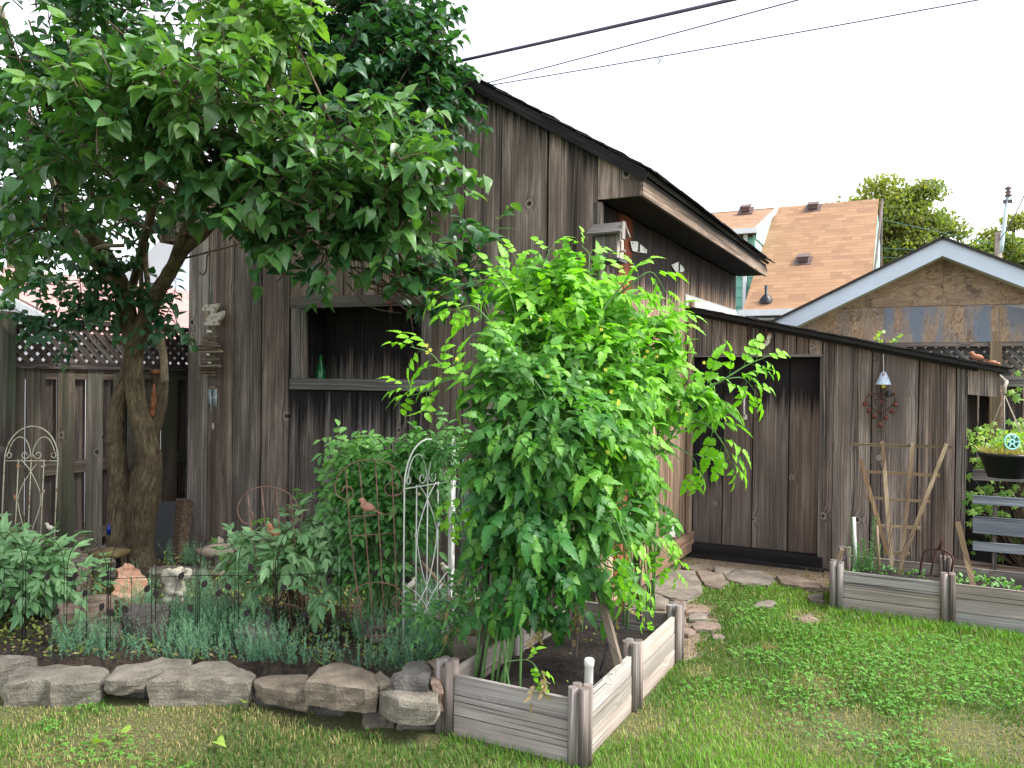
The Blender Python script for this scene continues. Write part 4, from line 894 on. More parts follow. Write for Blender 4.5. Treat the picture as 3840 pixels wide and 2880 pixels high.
for i, (ol, m, lb) in enumerate([
 (rg((630, 1060), (860, 900), (1070, 895), (1165, 1060), (1150, 1120), (1010, 1195), (840, 1180), (640, 1105)), 'flag', 'largest brown flagstone at the foot of the kick board'),
 (rg((1090, 900), (1180, 905), (1365, 935), (1395, 995), (1435, 1020), (1330, 1075), (1180, 1045)), 'flag', 'tan-stained flagstone right of the largest one'),
 (rg((1395, 955), (1520, 892), (1750, 905), (1860, 955), (1870, 1035), (1560, 1030), (1415, 995)), 'flag', 'wide grey flagstone before the lean-to door sill'),
 (rg((1275, 865), (1480, 885), (1390, 940), (1285, 920)), 'flag', 'small pale grey flagstone touching the door sill'),
 (rg((955, 850), (1220, 848), (1245, 878), (1070, 888), (985, 878)), 'flag', 'narrow flagstone in the corner where the side wall meets the lean-to'),
 (rg((480, 1200), (660, 1122), (825, 1190), (790, 1275), (480, 1268), (380, 1240)), 'flag', 'sandy flagstone just behind the far end of the timber bed'),
 (rg((880, 1205), (985, 1230), (1005, 1275), (960, 1325), (930, 1330), (850, 1240)), 'flagr', 'reddish flagstone behind the far corner post of the timber bed'),
 (rg((995, 1290), (1170, 1282), (1235, 1325), (1000, 1325)), 'flagr', 'low sandy flagstone edged with dry grass'),
 (rg((1015, 1350), (1100, 1328), (1215, 1350), (1200, 1398), (1035, 1393)), 'flag', 'pale grey flagstone third from the lawn end of the path'),
 (rg((1040, 1450), (1110, 1408), (1335, 1430), (1350, 1470), (1250, 1498), (1080, 1488)), 'flagr', 'red-brown rounded flagstone by the clover'),
 (rg((955, 1350), (1005, 1400), (1000, 1460), (950, 1465)), 'flag', 'narrow grey flagstone against the far corner post of the bed'),
 (rg((950, 1475), (1060, 1490), (1100, 1520), (1020, 1545), (950, 1530)), 'flagr', 'sandy pink flagstone nearest the timber bed side'),
 (c6((600, 1130), (750, 1140), (900, 1190), (900, 1220), (820, 1212), (650, 1188)), 'flag', 'long thin flagstone at the right end of the door sill'),
 (c6((800, 1262), (905, 1248), (912, 1305), (830, 1290)), 'flag', 'grey flagstone beside the corner post of the right bed'),
 (c6((460, 1338), (480, 1302), (590, 1297), (612, 1318), (560, 1342)), 'flag', 'half-sunken flagstone in the grass right of the path'),
 (c6((185, 1515), (250, 1518), (290, 1545), (200, 1545)), 'flag', 'small sunken flagstone in the clover at the lawn end'),
 (c6((740, 1400), (830, 1385), (890, 1425), (840, 1455), (770, 1440)), 'path', 'flat bare sandy patch stone in the lawn')]):
    slabstone('flagstone', ol, .035 if i < 14 else .018, -.01, m, lb, 'flagstone', GF, .006)
# ---------------------------------------------------------------- timber raised beds
def ribpost(b, x, y, h=.33, r=.021):
    for dx, dy in ((-.024, -.024), (.024, -.024), (-.024, .024), (.024, .024)): b.tube([(x+dx, y+dy, -.02), (x+dx, y+dy, h+random.uniform(-.004, .004))], [r, r], 10, rnd=random.random(), rough=.03)
    b.box((x, y, h/2-.01), X_, Z_, -Y_, .03, h/2-.02, .03)
def planks(b, a, e, n, H=.27, k=3, out=.0):
    a, e = Vector(a), Vector(e); d = (e-a).normalized(); c = (a+e)/2+Vector(n)*out
    for i in range(k): b.box(c+Z_*(H*(i+.5)/k)+Vector(n)*random.uniform(-.002, .002), Z_, d, n, H/k/2-.0022, (e-a).length/2-.045, .0105, jit=.0008)
bd1 = thing('raised_bed', (-1.6, 3.8, 0), 'grey timber raised bed holding the staked tomato plants', 'raised bed')
A0, A1, B0, B1, Bm = -1.92, -1.27, 3.10, 4.50, 3.76
for (x, y) in ((A0, B0), (A1, B0), (A0, Bm), (A1, Bm), (A0, B1), (A1, B1)): b = MB(); ribpost(b, x, y); b.build('post', 'post', bd1)
for a, e, n, m in (((A0, B0), (A1, B0), -Y_, 'bed'), ((A1, B0), (A1, Bm), X_, 'bed_sunlit'), ((A1, Bm), (A1, B1), X_, 'bed_sunlit'), ((A0, B0), (A0, Bm), X_, 'bed_sunlit'), ((A0, Bm), (A0, B1), X_, 'bed_sunlit'), ((A0, B1), (A1, B1), -Y_, 'bed')):
    b = MB(); planks(b, a+(0,), e+(0,), n); b.build('side_planks', m, bd1)
o = mound('raised_bed_soil', [(A0+.03, B0+.03), (A1-.03, B0+.03), (A1-.03, B1-.03), (A0+.03, B1-.03)], .15, 'potsoil', .014, .025)
bd2 = thing('raised_bed', (1, 6.4, 0), 'grey timber raised bed with the fan trellis and fork, along the right edge', 'raised bed')
Y2, Y3 = 6.10, 6.68
for x, y in ((-.57, Y2), (.12, Y2), (1.3, Y2), (-.57, Y3), (.12, Y3)): b = MB(); ribpost(b, x, y, .34); b.build('post', 'post', bd2)
for a, e, n in (((-.57, Y2), (.12, Y2), -Y_), ((.12, Y2), (1.3, Y2), -Y_), ((-.57, Y2), (-.57, Y3), X_), ((-.57, Y3), (.12, Y3), -Y_), ((.12, Y3), (1.3, Y3), -Y_)):
    b = MB(); planks(b, a+(0,), e+(0,), n, .28); b.build('side_planks', 'bed' if n == -Y_ and a[1] == Y2 else 'frame', bd2)
# ---------------------------------------------------------------- small things on walls
def lin(pts, n): # smooth resample by Catmull-Rom
    P = [Vector(p) for p in pts]; P = [P[0]*2-P[1]]+P+[P[-1]*2-P[-2]]; out = []
    for i in range(1, len(P)-2):
        for k in range(n):
            t = k/n; a, b, c, d = P[i-1:i+3]; out.append(.5*((2*b)+(c-a)*t+(2*a-5*b+4*c-d)*t*t+(3*b-a-3*c+d)*t**3))
    return out+[P[-2]]
def extr(b, pts, n, th):     # flat polygon with thickness
    P = [Vector(p) for p in pts]; Q = [p-Vector(n)*th for p in P]; m = len(P)
    b.face(P, [(p.x, p.z) for p in P], (9., .4)); b.face(Q[::-1], [(p.x, p.z) for p in Q[::-1]], (9., .4))
    for i in range(m): j = (i+1) % m; b.face([P[i], Q[i], Q[j], P[j]], [(0, 0)]*4, (9., .4))
bh = thing('birdhouse', (-1.86, 5.0, 2.35), 'small weathered grey birdhouse under the shed eave', 'birdhouse')
c = Vector((-1.865, 4.93, 2.46)); b = MB()
for i in range(3): b.box(c+Vector((-.045+.047*i, -.055, 0)), X_, Z_, -Y_, .0225, .085, .008)
b.box(c+Vector((-.065, .0, 0)), Y_, Z_, X_, .06, .085, .008); b.box(c+Vector((0, .06, 0)), X_, Z_, -Y_, .07, .085, .008); b.build('box', 'post', bh)
b = MB(); b.box(c+Vector((.072, -.035, 0)), Y_, Z_, X_, .022, .085, .008); b.box(c+Vector((.072, .04, 0)), Y_, Z_, X_, .022, .085, .008); b.box(c+Vector((.072, 0, .06)), Y_, Z_, X_, .02, .03, .008); b.box(c+Vector((.072, 0, -.06)), Y_, Z_, X_, .02, .03, .008)
b.tube([c+Vector((.07, 0, -.035)), c+Vector((.115, -.01, -.035))], .008, 8); fp = b.build('front_panel', 'bed_sunlit', bh)
b = MB(); b.ball(c+Vector((.062, 0, 0)), .01, .028, .034); b.build('entrance_hole', 'pot', fp)
b = MB(); b.box(c+Vector((.0, -.05, .108)), Vector((0, 1, .75)), X_, Vector((0, -.75, 1)), .062, .112, .009, jit=.004); b.box(c+Vector((.0, .045, .108)), Vector((0, -1, .75)), X_, Vector((0, .75, 1)), .062, .112, .009, jit=.004); b.box(c+Vector((.112, -.045, .09)), Y_, Z_, X_, .03, .055, .006, jit=.006); b.build('roof', 'post', bh)
b = MB(); b.box(c+Vector((.005, -.01, -.097)), Y_, X_, Z_, .075, .098, .011); b.build('floor_board', 'frame', bh)
b = MB(); b.lathe([(0, 0), (.036, 0), (.038, .01), (.037, .09), (.03, .13), (.016, .18), (.012, .225), (.015, .228), (.013, .24), (0, .24)], (XN0+.13, YF+.12, SH+.0005), 20); tag(b.build('glass_bottle', 'glass'), 'tall green glass bottle standing in the wall niche', 'bottle')
def toy(name, px, L, mat, mat2, label, style):
    q = onY(YF+.06, px, 1400); q.z = SH; t = thing(name, q, label, 'toy car', 'toy vehicles on the niche shelf'); b = MB()
    b.box(q+Z_*.016, X_, X_.cross(Z_)*0+Y_, Z_, L/2, .016, .009)
    if style == 'truck': b.box(q+Vector((-.022, 0, .032)), X_, Y_, Z_, .032, .016, .012); b.box(q+Vector((.03, 0, .030)), X_, Y_, Z_, .013, .015, .011)
    if style == 'old': b.box(q+Vector((-.014, 0, .036)), X_, Y_, Z_, .024, .016, .016, tape=1.); b.box(q+Vector((.022, 0, .026)), X_, Y_, Z_, .014, .010, .009)
    if style == 'flat': b.box(q+Vector((.02, 0, .027)), X_, Y_, Z_, .012, .014, .008)
    b.build('body', mat, t)
    if style != 'flat':
        b = MB(); gx = .032 if style == 'truck' else -.014; b.box(q+Vector((gx, -.0155, .034)), X_, Z_, -Y_, .008 if style == 'truck' else .016, .005, .0015); b.build('window', 'pot', t)
    for x in (-L/2+.014, L/2-.014):
        for y in (-.016, .016): b = MB(); b.lathe([(0, -.004), (.0085, -.004), (.0085, .004), (0, .004)], q+Vector((x, y, .0085)), 10, Y_); b.build('wheel', mat2, t)
toy('toy_car', 1285, .075, 'toyred', 'pot', 'flat red toy truck nearest the green bottle in the niche', 'flat')
toy('toy_car', 1380, .066, 'toydark', 'rust2', 'rusty dark vintage toy car in the middle of the niche shelf', 'old')
toy('toy_car', 1505, .078, 'toywhite', 'pot', 'white and red toy fire truck at the right of the niche shelf', 'truck')
def horseshoe(name, c, r, n, mat, label):
    b = MB(); pts = [c+Vector((math.sin(a)*r*.85, 0, -math.cos(a)*r)) for a in np.linspace(-2.5, 2.5, 18)]
    b.tube(pts, .007, 6); return b.build(name, mat)
hs_ = horseshoe('spur', onY(4.90, 1463, 1108), .058, 0, 'rust', ''); tag(hs_, 'rusty spur hung on the top board of the niche', 'spur')
b = MB(); q = onY(4.90, 1466, 1165); b.tube([onY(4.90, 1467, 1140), q], .005, 6)
for k in range(8): a = k*PI/4; b.tube([q, q+Vector((math.cos(a)*.022, 0, math.sin(a)*.022))], [.004, .002], 5)
b.build('rowel', 'rust', hs_)
# duck wind chime
dw = thing('duck_wind_chime', onY(4.88, 795, 1178), 'driftwood wind chime topped by a chipped white wooden duck, on the shed wall', 'wind chime')
def cr(ox, oy, s, *p): return [(ox+x*s, oy+y*s) for x, y in p]
b = MB(); pts = cr(700, 1100, .6024, (95, 95), (100, 80), (120, 68), (150, 70), (196, 62), (182, 92), (160, 125), (190, 122), (224, 108), (222, 135), (200, 170), (188, 198), (112, 200), (106, 185), (118, 165), (98, 150), (92, 120))
P = [onY(4.87, *q) for q in pts]; extr(b, P, -Y_, .03); dk = b.build('duck', 'duckw', dw)
b = MB(); P = [onY(4.868, *q) for q in cr(700, 1100, .6024, (95, 110), (112, 106), (140, 108), (150, 120), (128, 145), (112, 162), (98, 148), (93, 125))]; extr(b, P, -Y_, .004); b.build('breast', 'drift', dk)
for z, x0_, x1_, th in ((1262, 765, 815, 6), (1271, 758, 808, 4), (1283, 752, 805, 4), (1290, 755, 815, 5), (1298, 741, 827, 6), (1306, 735, 812, 4), (1313, 723, 834, 4), (1321, 740, 836, 5), (1340, 768, 812, 4), (1350, 758, 820, 5), (1362, 757, 790, 5), (1376, 748, 827, 8), (1388, 748, 824, 5), (1397, 750, 812, 5), (1405, 765, 806, 4), (1411, 780, 823, 4)):
    a, e = onY(4.87, x0_, z+random.uniform(-3, 3)), onY(4.87, x1_, z+random.uniform(-3, 3)); b = MB(); m = a.lerp(e, .5)+Vector((0, random.uniform(-.008, .008), random.uniform(-.004, .004))); r = th*.0022
    b.tube(lin([a, m, e], 4), [r*.6]+[r]*7+[r*.7], 7, rough=.08); b.build('driftwood_stick', 'drift', dw)
for x, z, r in ((784, 1245, .022), (780, 1330, .016), (786, 1361, .014)): b = MB(); q = onY(4.865, x, z); b.ball(q, r*1.3, r, r*.8, noise=.06); b.build('pebble', 'duckw', dw)
b = MB(); q0 = onY(4.87, 783, 1232); q1 = onY(4.87, 797, 1425); b.tube([onY(4.9, 790, 1040), onY(4.87, 793, 1140)], .004, 6); b.tube([q0, q1], .003, 5)
for x in (783, 798, 811): b.tube([q1, onY(4.87, x, 1453)], .0012, 4)
b.tube([onY(4.87, 799, 1455), onY(4.87, 799, 1582)], .001, 4); b.build('cord', 'gwire', dw)
b = MB(); b.lathe([(0, 0), (.034, 0), (.034, .012), (0, .012)], onY(4.87, 799, 1455), 16); b.build('top_disc', 'drift', dw)
for x, z in ((785, 1515), (791, 1545), (810, 1530), (803, 1520)): b = MB(); a = onY(4.87 if x != 803 else 4.9, x, 1458); e = onY(4.87 if x != 803 else 4.9, x, z); b.tube([a, e], .0065, 8); b.build('chime_tube', 'chime', dw)
b = MB(); b.ball(onY(4.87, 799, 1492), .009); b.ball(onY(4.87, 799, 1598), .014, .003, .03); b.build('striker', 'duckw', dw)
b = MB(); h0 = onY(4.93, 785, 955); b.tube(lin([h0, h0+Vector((.03, -.05, -.02)), h0+Vector((.03, -.06, -.14)), h0+Vector((-.01, -.06, -.18)), h0+Vector((-.06, -.05, -.15))], 5), .006, 6); tag(b.build('wall_hook', 'bwire'), 'black curled iron hook on the shed wall above the duck wind chime', 'hook')
# coil, wooden bird, lean-to roof birds
b = MB(); cc = onY(7.24, 2842, 1252)
for k in range(5): b.tube([cc+Vector((math.cos(a)*(.078+.004*math.sin(3*a+k)), -.012*k/2+.004*math.sin(2*a+k), math.sin(a)*.098+.004*k)) for a in np.linspace(0, 2*PI, 24, endpoint=False)], .0065, 6, closed=True)
b.tube([cc+Z_*.09, cc+Vector((.0, .03, .13))], .005, 5); tag(b.build('cable_coil', 'rust2'), 'dark coil of wire hung high on the lean-to above its door', 'coil')
b = MB(); P = [onY(7.23, *q) for q in ((2862, 1298), (2872, 1270), (2880, 1252), (2890, 1248), (2893, 1260), (2888, 1282), (2874, 1298))]; extr(b, P, -Y_, .02); wb = tag(b.build('wooden_bird', 'duckw'), 'pale carved wooden bird fixed beside the cable coil', 'bird figure')
b = MB(); b.ball(onY(7.22, 2888, 1253), .012, .012, .012); b.build('head', 'terra', wb)
def bird(name, p, d, s, mat, parent=None, up=None, label=None, group=None, cat='bird figure'):
    p = Vector(p); d = Vector(d).normalized(); sx = d.cross(Z_).normalized(); u = sx.cross(d); R3 = Matrix((sx, d, u)).transposed(); b = MB()
    b.ball(p+u*s*.28, s*.2, s*.42, s*.24, R3, 12); b.ball(p+d*s*.38+u*s*.52, s*.15, s*.17, s*.15, R3, 10); b.tube([p+d*s*.52+u*s*.52, p+d*s*.66+u*s*.5], [s*.04, .0005], 6)
    b.tube([p+d*s*.2+u*s*.36, p+d*s*.36+u*s*.5], [s*.18, s*.13], 8)
    b.box(p-d*s*.62+u*s*.2, sx, d*1+u*.1, u, s*.075, s*.28, s*.02)
    for sg in (-1, 1): b.ball(p-d*s*.08+u*s*.3+sx*sg*s*.15, s*.06, s*.36, s*.16, R3, 8); b.tube([p+sx*sg*s*.07+u*s*.1, p+sx*sg*s*.07-u*s*.06], s*.02, 5)
    o = b.build(name, mat, parent)
    if label: tag(o, label, cat, group)
    return o
zr = lambda x: zl(x)+.022
bird('clay_bird', (.31, 7.22, zr(.31)), (-1, 0, .15), .105, 'terra', label='long-necked clay bird on the low end of the lean-to roof')
b = MB(); b.ball((.415, 7.22, zr(.415)+.012), .035, .022, .018); b.ball((.455, 7.22, zr(.45)+.01), .016, .014, .012); b.tube([(.385, 7.22, zr(.385)+.012), (.35, 7.22, zr(.36)+.01)], [.008, .003], 6); tag(b.build('clay_bird', 'terra'), 'small squat clay bird nearest the end of the lean-to roof', 'bird figure')
# heart chime and bell
hc = thing('heart_bell_chime', onY(7.2, 3300, 1475), 'rusty heart-shaped wire chime hung with little bells on the lean-to wall', 'wind chime')
yc = 7.235; b = MB()
def hp(ox, oy, w, h_, n=26):
    out = []
    for a in np.linspace(0, 2*PI, n, endpoint=False):
        x = 16*math.sin(a)**3/16; z = (13*math.cos(a)-5*math.cos(2*a)-2*math.cos(3*a)-math.cos(4*a))/16
        q = onY(yc, ox+x*w, oy-z*h_); out.append(q)
    return out
b.tube(hp(3302, 1510, 55, 48), .0045, 6, closed=True); b.tube(hp(3302, 1512, 22, 20), .003, 6, closed=True)
for q in ((3281, 1343), (3303, 1416)): c = onY(yc, *q); b.tube([c+Vector((math.cos(a)*.022, 0, math.sin(a)*.022)) for a in np.linspace(0, 2*PI, 14, endpoint=False)], .003, 5, closed=True)
b.tube([onY(yc, 3304, 1352), onY(yc, 3302, 1405)], .002, 5); b.tube([onY(yc, 3303, 1425), onY(yc, 3302, 1478)], .003, 5)
for sg in (-1, 1): b.tube(lin([onY(yc, 3302, 1478), onY(yc, 3302+sg*16, 1462), onY(yc, 3302+sg*12, 1440), onY(yc, 3302+sg*3, 1436)], 4), .003, 5)
hw = b.build('heart_wire', 'rust2', hc)
for x, z in ((3243, 1515), (3259, 1540), (3279, 1562), (3301, 1592), (3322, 1566), (3344, 1541), (3358, 1518), (3302, 1510), (3300, 1542), (3352, 1480), (3270, 1480)):
    s_ = .6 if x in (3302, 3300, 3352, 3270) else 1.; c = onY(yc-.005, x, z-8); b = MB(); b.lathe([(0, .006*s_), (.013*s_, .002), (.017*s_, -.02*s_), (.018*s_, -.036*s_), (.014*s_, -.034*s_)], c, 10); b.tube([c, c+Z_*.02], .0015, 4); b.build('bell', 'rust', hc)
bb = thing('blue_enamel_bell', onY(7.2, 3312, 1420), 'pale blue enamel bell hanging behind the rusty heart chime', 'bell')
b = MB(); c = onY(7.21, 3313, 1442); b.lathe([(.062, 0), (.058, .008), (.04, .05), (.026, .085), (.012, .105), (0, .108)], c, 16); b.build('bell', 'bluepaint', bb)
b = MB(); b.tube([c+Z_*.1, c+Vector((-.005, .01, .25))], .003, 5); b.build('string', 'whitep', bb); b = MB(); b.ball(c+Z_*-.01, .018, .018, .02); b.build('clapper', 'yellow', bb)
b = MB(); b.lathe([(0, .03), (.018, .022), (.022, -.02), (.02, -.024)], onY(7.2, 3332, 1478), 12); tag(b.build('black_bell', 'pot'), 'small black bell right of the rusty heart chime, below the blue bell', 'bell')
# metal flowers and flamingo on the side wall
for (px, py, r), lb in zip(((2302, 2036, .062), (2398, 2072, .055)), ('rusty metal flower with round frame on the side wall, the left of two', 'rusty metal flower on the side wall, the right one partly behind a stake')):
    c = onX(XS+.06, px, py); b = MB()
    for k in range(6):
        a = k*PI/3+.3; d = Vector((0, math.cos(a), math.sin(a))); b.ball(c+d*r*.55, .004, r*.42, r*.2, Matrix((X_, d, X_.cross(d))).transposed(), 8)
    b.ball(c+X_*.006, .008, .012, .012); b.tube([c+Vector((-.01, math.cos(a)*r*1.15, math.sin(a)*r*1.15)) for a in np.linspace(0, 2*PI, 20, endpoint=False)], .003, 5, closed=True)
    b.tube([c-Z_*r, c-Z_*.5], .003, 5); tag(b.build('metal_flower', 'rust' if px < 2350 else 'copper'), lb, 'ornament')
c = onX(-1.6, 2332, 2205); fl = thing('flamingo_ornament', c, 'pink metal flamingo ornament on a rod among the tomato stems', 'ornament')
b = MB(); b.tube(lin([c+Vector((-.0, -.01, .0)), c+Vector((0, -.045, .02)), c+Vector((0, -.05, .06)), c+Vector((0, -.02, .075))], 5), .006, 6); b.ball(c+Vector((0, .02, -.01)), .02, .035, .024); b.build('body', 'pinkb', fl)
b = MB()
for k in range(4): b.tube([c+Vector((0, -.01+.012*k, -.02)), c+Vector((.01, -.03+.02*k, -.10)), c+Vector((0, -.05+.012*k, -.19))], [.005, .004, .002], 5)
b.build('tail_ribbon', 'terra', fl); b = MB(); b.tube([c+Vector((0, 0, -.02)), (c.x, c.y-.02, .14)], .003, 5); b.build('rod', 'pot', fl)
# ---------------------------------------------------------------- trellises
def frame_fn(o, ex, ez): o, ex, ez = Vector(o), Vector(ex).normalized(), Vector(ez).normalized(); n = ex.cross(ez); return lambda x, z, y=0.: o+ex*x+ez*z+n*y
def arc(f, cx, cz, r, a0, a1, n=16, rz=None): rz = rz or r; return [f(cx+math.cos(a)*r, cz+math.sin(a)*rz) for a in np.linspace(a0, a1, n)]
def spiral(f, cx, cz, r, a0, turns, sg=1, n=18): return [f(cx+math.cos(a0+sg*t*turns*2*PI)*r*(1-.6*t), cz+math.sin(a0+sg*t*turns*2*PI)*r*(1-.6*t)) for t in np.linspace(0, 1, n)]
def leafplate(b, f, x, z, L, ang, w_=.5):
    d = (math.cos(ang), math.sin(ang)); e = (-d[1], d[0]); P = [f(x+d[0]*L*t+e[0]*L*w_*s, z+d[1]*L*t+e[1]*L*w_*s, .004) for t, s in ((0, 0), (.25, .38), (.6, .42), (1, 0), (.6, -.42), (.25, -.38))]
    n = (P[1]-P[0]).cross(P[5]-P[0]).normalized(); extr(b, P, n, .003)
def arch_trellis(t, f, W, H, mat, birds, leafm):
    w2 = W/2; r = .0048; hb = H-w2*1.25; b = MB()
    b.tube([f(-w2, 0)]+[f(-w2, hb)]+arc(f, 0, hb, w2, PI, 0, 18, H-hb)[1:]+[f(w2, 0)], r, 7); b.tube([f(-w2, hb-.01), f(w2, hb-.01)], r*.8, 6); b.build('arch_frame', mat, t)
    b = MB()
    for x in (-w2*.48, 0, w2*.48): b.tube([f(x, .0), f(x, hb)], r*.75, 6)
    b.tube([f(-w2, .03), f(w2, .03)], r*.75, 6)
    for sg in (-1, 1):
        g = lambda x, z, y=0., sg=sg: f(x*sg, z, y)
        b.tube(arc(g, w2*.45, hb, w2*.43, PI, .35, 12, w2*.85)+[g(w2*.93, hb+.03)]+spiral(g, w2*.85, hb+.035, .028, 0, 1.1, -1, 10)[2:], r*.75, 6)
        b.tube(spiral(g, w2*.24, hb+.035, .034, PI, 1., 1, 12)[::-1], r*.75, 6)
        b.tube(lin([g(-w2*.38, hb), g(0, hb-.09), g(w2*.42, hb-.27), g(w2*.30, hb-.43), g(0, hb-.58), g(-w2*.55, hb-.69)], 5), r*.65, 6)
        b.tube(lin([g(w2*1., hb-.53), g(w2*.75, hb-.56), g(w2*.35, hb-.62), g(0, hb-.70), g(-w2*.3, hb-.80), g(-w2*.34, .03)], 5), r*.65, 6)
    b.build('scrollwork', mat, t)
    for x, z, a in ((-.35, hb-.055, 2.9), (.38, hb-.055, .4), (-.5, hb-.3, 1.9), (.46, hb-.26, 1.), (-.55, hb-.66, 2.6), (.5, hb-.62, .6), (.1, hb-.84, 1.3), (-.25, .12, 1.4)):
        if z > .05: b = MB(); leafplate(b, f, x*w2, z, .042, a); b.build('leaf', leafm if x < .3 else mat, t)
    if birds:
        dx = (f(1, 0)-f(0, 0)); bird('bird', f(-w2*.62, hb-.565), dx*1.+Z_*.35, .075, birds[0], t); bird('bird', f(w2*.78, hb-.53), -dx+Z_*.35, .075, birds[1], t)
G1 = 'arched wire trellises with birds and leaves'
p0 = onZ(.12, 30, 2100); p1 = onZ(.12, 212, 2096); tp = dep(152, 1626, (Vector(CP)-p0).length*.99)
o = (p0+p1)/2; ex = (p1-p0); Wd = ex.length; ez = Vector((-.06, -.05, 1.))
zt_ = 1.12
t = thing('wire_trellis', o, 'cream arched wire trellis with rusty leaves and birds, against the left fence', 'trellis', G1)
arch_trellis(t, frame_fn(dep(100, 2108, 6.05), RT, UP+.0*RT+np.array([0, 0, 0])+RT*.045), .40, 1.02, 'cream', ('rustb', 'whiteb'), 'rustb')
pa, pb = onZ(.10, 1512, 2445), onZ(.10, 1640, 2380)
t = thing('wire_trellis', pa, 'white arched wire trellis with white birds, right of the copper one', 'trellis', G1)
ex = Vector((.035, .36, 0)).normalized(); arch_trellis(t, frame_fn(pa+ex*.20+Z_*-.01, ex, Vector((-.005, 0, 1))), .40, 1.16, 'wwire', ('whiteb', 'whiteb'), 'whiteb')
ex2 = Vector((-.47, .80, 0)).normalized(); pj = pa+ex*.41
t = thing('wire_trellis', pj, 'white wire trellis panel standing edge-on behind the white bird trellis', 'trellis', G1)
arch_trellis(t, frame_fn(pj+ex2*.19+Vector((.01, 0, 0)), ex2+Vector((.05, 0, 0)), Vector((0, 0, 1))), .38, 1.14, 'wwire', None, 'whiteb')
def scroll_trellis(t, P, birdat, bmat):
    """P maps photo pixels (of the trellis plane) to points"""
    b = MB(); r = .0036; b0 = [b if birdat else None]
    def L(pts, n=6, own=[0]):
        q = MB() if b.V == [] and b is not b0[0] else b; q.tube(lin([P(*q_) for q_ in pts], n), r, 6)
        if q is not b: q.build('scroll', 'copper', t)
    S = lambda *pts: b.tube([P(*q) for q in pts], r*.95, 6)
    return b, L, S
CBo = onZ(.1, 1420, 2450); dz_ = (CBo-Vector(CP)).dot(Vector(FW))
def PB(x, y): return dep(x, y, dz_+(2450-y)*.00010)
t = thing('copper_trellis', CBo, 'copper wire trellis with circular top and pink bird, before the rose bush', 'trellis', 'copper scroll trellises')
b, L, S = scroll_trellis(t, PB, True, None); q7 = lambda *p: [(1200+x*.5186, 1620+y*.5186) for x, y in p]
L(q7((190, 495), (120, 450), (112, 370), (160, 280), (260, 215), (350, 203), (470, 215), (560, 280), (600, 370), (590, 440), (535, 465)), 5)
for p in (((185, 275), (215, 700), (270, 1150), (340, 1620)), ((280, 215), (325, 650), (360, 1100), (400, 1460)), ((400, 210), (425, 640), (450, 1100), (478, 1450)), ((520, 240), (535, 640), (550, 1050), (572, 1590))): S(*q7(*p))
for p in (((205, 615), (545, 588)), ((225, 752), (545, 730)), ((310, 1480), (585, 1465)), ((0, 0), (0, 0))):
    if p[0][0]: S(*q7(*p))
b.build('frame', 'copper', t); b, L, S = scroll_trellis(t, PB, None, None)
L(q7((165, 430), (170, 400), (205, 392), (238, 425), (230, 475), (190, 495)), 4); L(q7((560, 430), (555, 380), (520, 365), (480, 385), (470, 420), (490, 455), (535, 465)), 4)
L(q7((250, 1265), (215, 1220), (250, 1140), (340, 1095), (450, 1090), (550, 1120), (600, 1190), (580, 1245), (535, 1255)), 5)
L(q7((250, 1265), (290, 1250), (295, 1215), (265, 1200), (250, 1225)), 4); L(q7((535, 1255), (520, 1220), (545, 1190), (575, 1210), (565, 1240)), 4)
bird('bird', PB(1372, 1918), RT*-1.+UP*.35, .10, 'pinkb', t)
CAo = onZ(.1, 1030, 2330); dz2 = (CAo-Vector(CP)).dot(Vector(FW))
def PA(x, y): return dep(x, y, dz2-.25+(2330-y)*.0001)
t = thing('copper_trellis', CAo, 'copper wire trellis with a round top and an orange bird, amid the peony', 'trellis', 'copper scroll trellises')
b, L, S = scroll_trellis(t, PA, True, None); q6 = lambda *p: [(700+x*.6024, 1100+y*.6024) for x, y in p]
L(q6((405, 1435), (350, 1425), (320, 1370), (325, 1310), (370, 1245), (460, 1205), (550, 1210), (640, 1250), (700, 1330), (690, 1400), (650, 1420)), 5)
for p in (((928, 1845), (945, 2010), (985, 2200), (1035, 2440)), ((980, 1828), (1000, 2010), (1030, 2200), (1060, 2430)), ((1035, 1828), (1050, 2030), (1080, 2230), (1100, 2430)), ((1090, 1855), (1105, 2030), (1130, 2230), (1150, 2430))): S(*p)
for p in (((946, 2026), (1102, 2028)), ((960, 2094), (1112, 2097)), ((1035, 2430), (1150, 2434))): S(*p)
b.build('frame', 'copper', t); b, L, S = scroll_trellis(t, PA, None, None)
L(q6((365, 1385), (385, 1358), (410, 1370), (412, 1410), (385, 1438)), 4); L(((1092, 1925), (1080, 1905), (1100, 1890), (1125, 1910), (1135, 1940), (1105, 1960)), 4)
L(((985, 2335), (990, 2290), (1040, 2268), (1110, 2272), (1155, 2310), (1160, 2345), (1140, 2352), (1130, 2335), (1142, 2322)), 4); L(((985, 2335), (1005, 2345), (1012, 2325), (1000, 2315)), 4)
bird('bird', PA(1018, 2010), RT*-1.+UP*.55, .095, 'terra', t)
gc = thing('wire_cone_frame', onZ(.1, 1745, 2230), 'green wire cone frame leaning on the shed wall behind the tomatoes', 'plant support')
b = MB(); q0 = lambda x, y: dep(1600+x*.452, 1750+y*.452, 5.15)
ap = q0(300, -60)
for x, y in ((200, 640), (275, 980), (345, 1000), (430, 1000), (480, 560), (375, 980)): b.tube([ap, q0(x, y)], .003, 5)
for ring in (((235, 130), (300, 150), (365, 115), (300, 100)), ((205, 580), (340, 605), (475, 580), (470, 545), (300, 555))): b.tube([q0(*p) for p in ring], .003, 5, closed=True)
b.build('wires', 'gwire', gc)
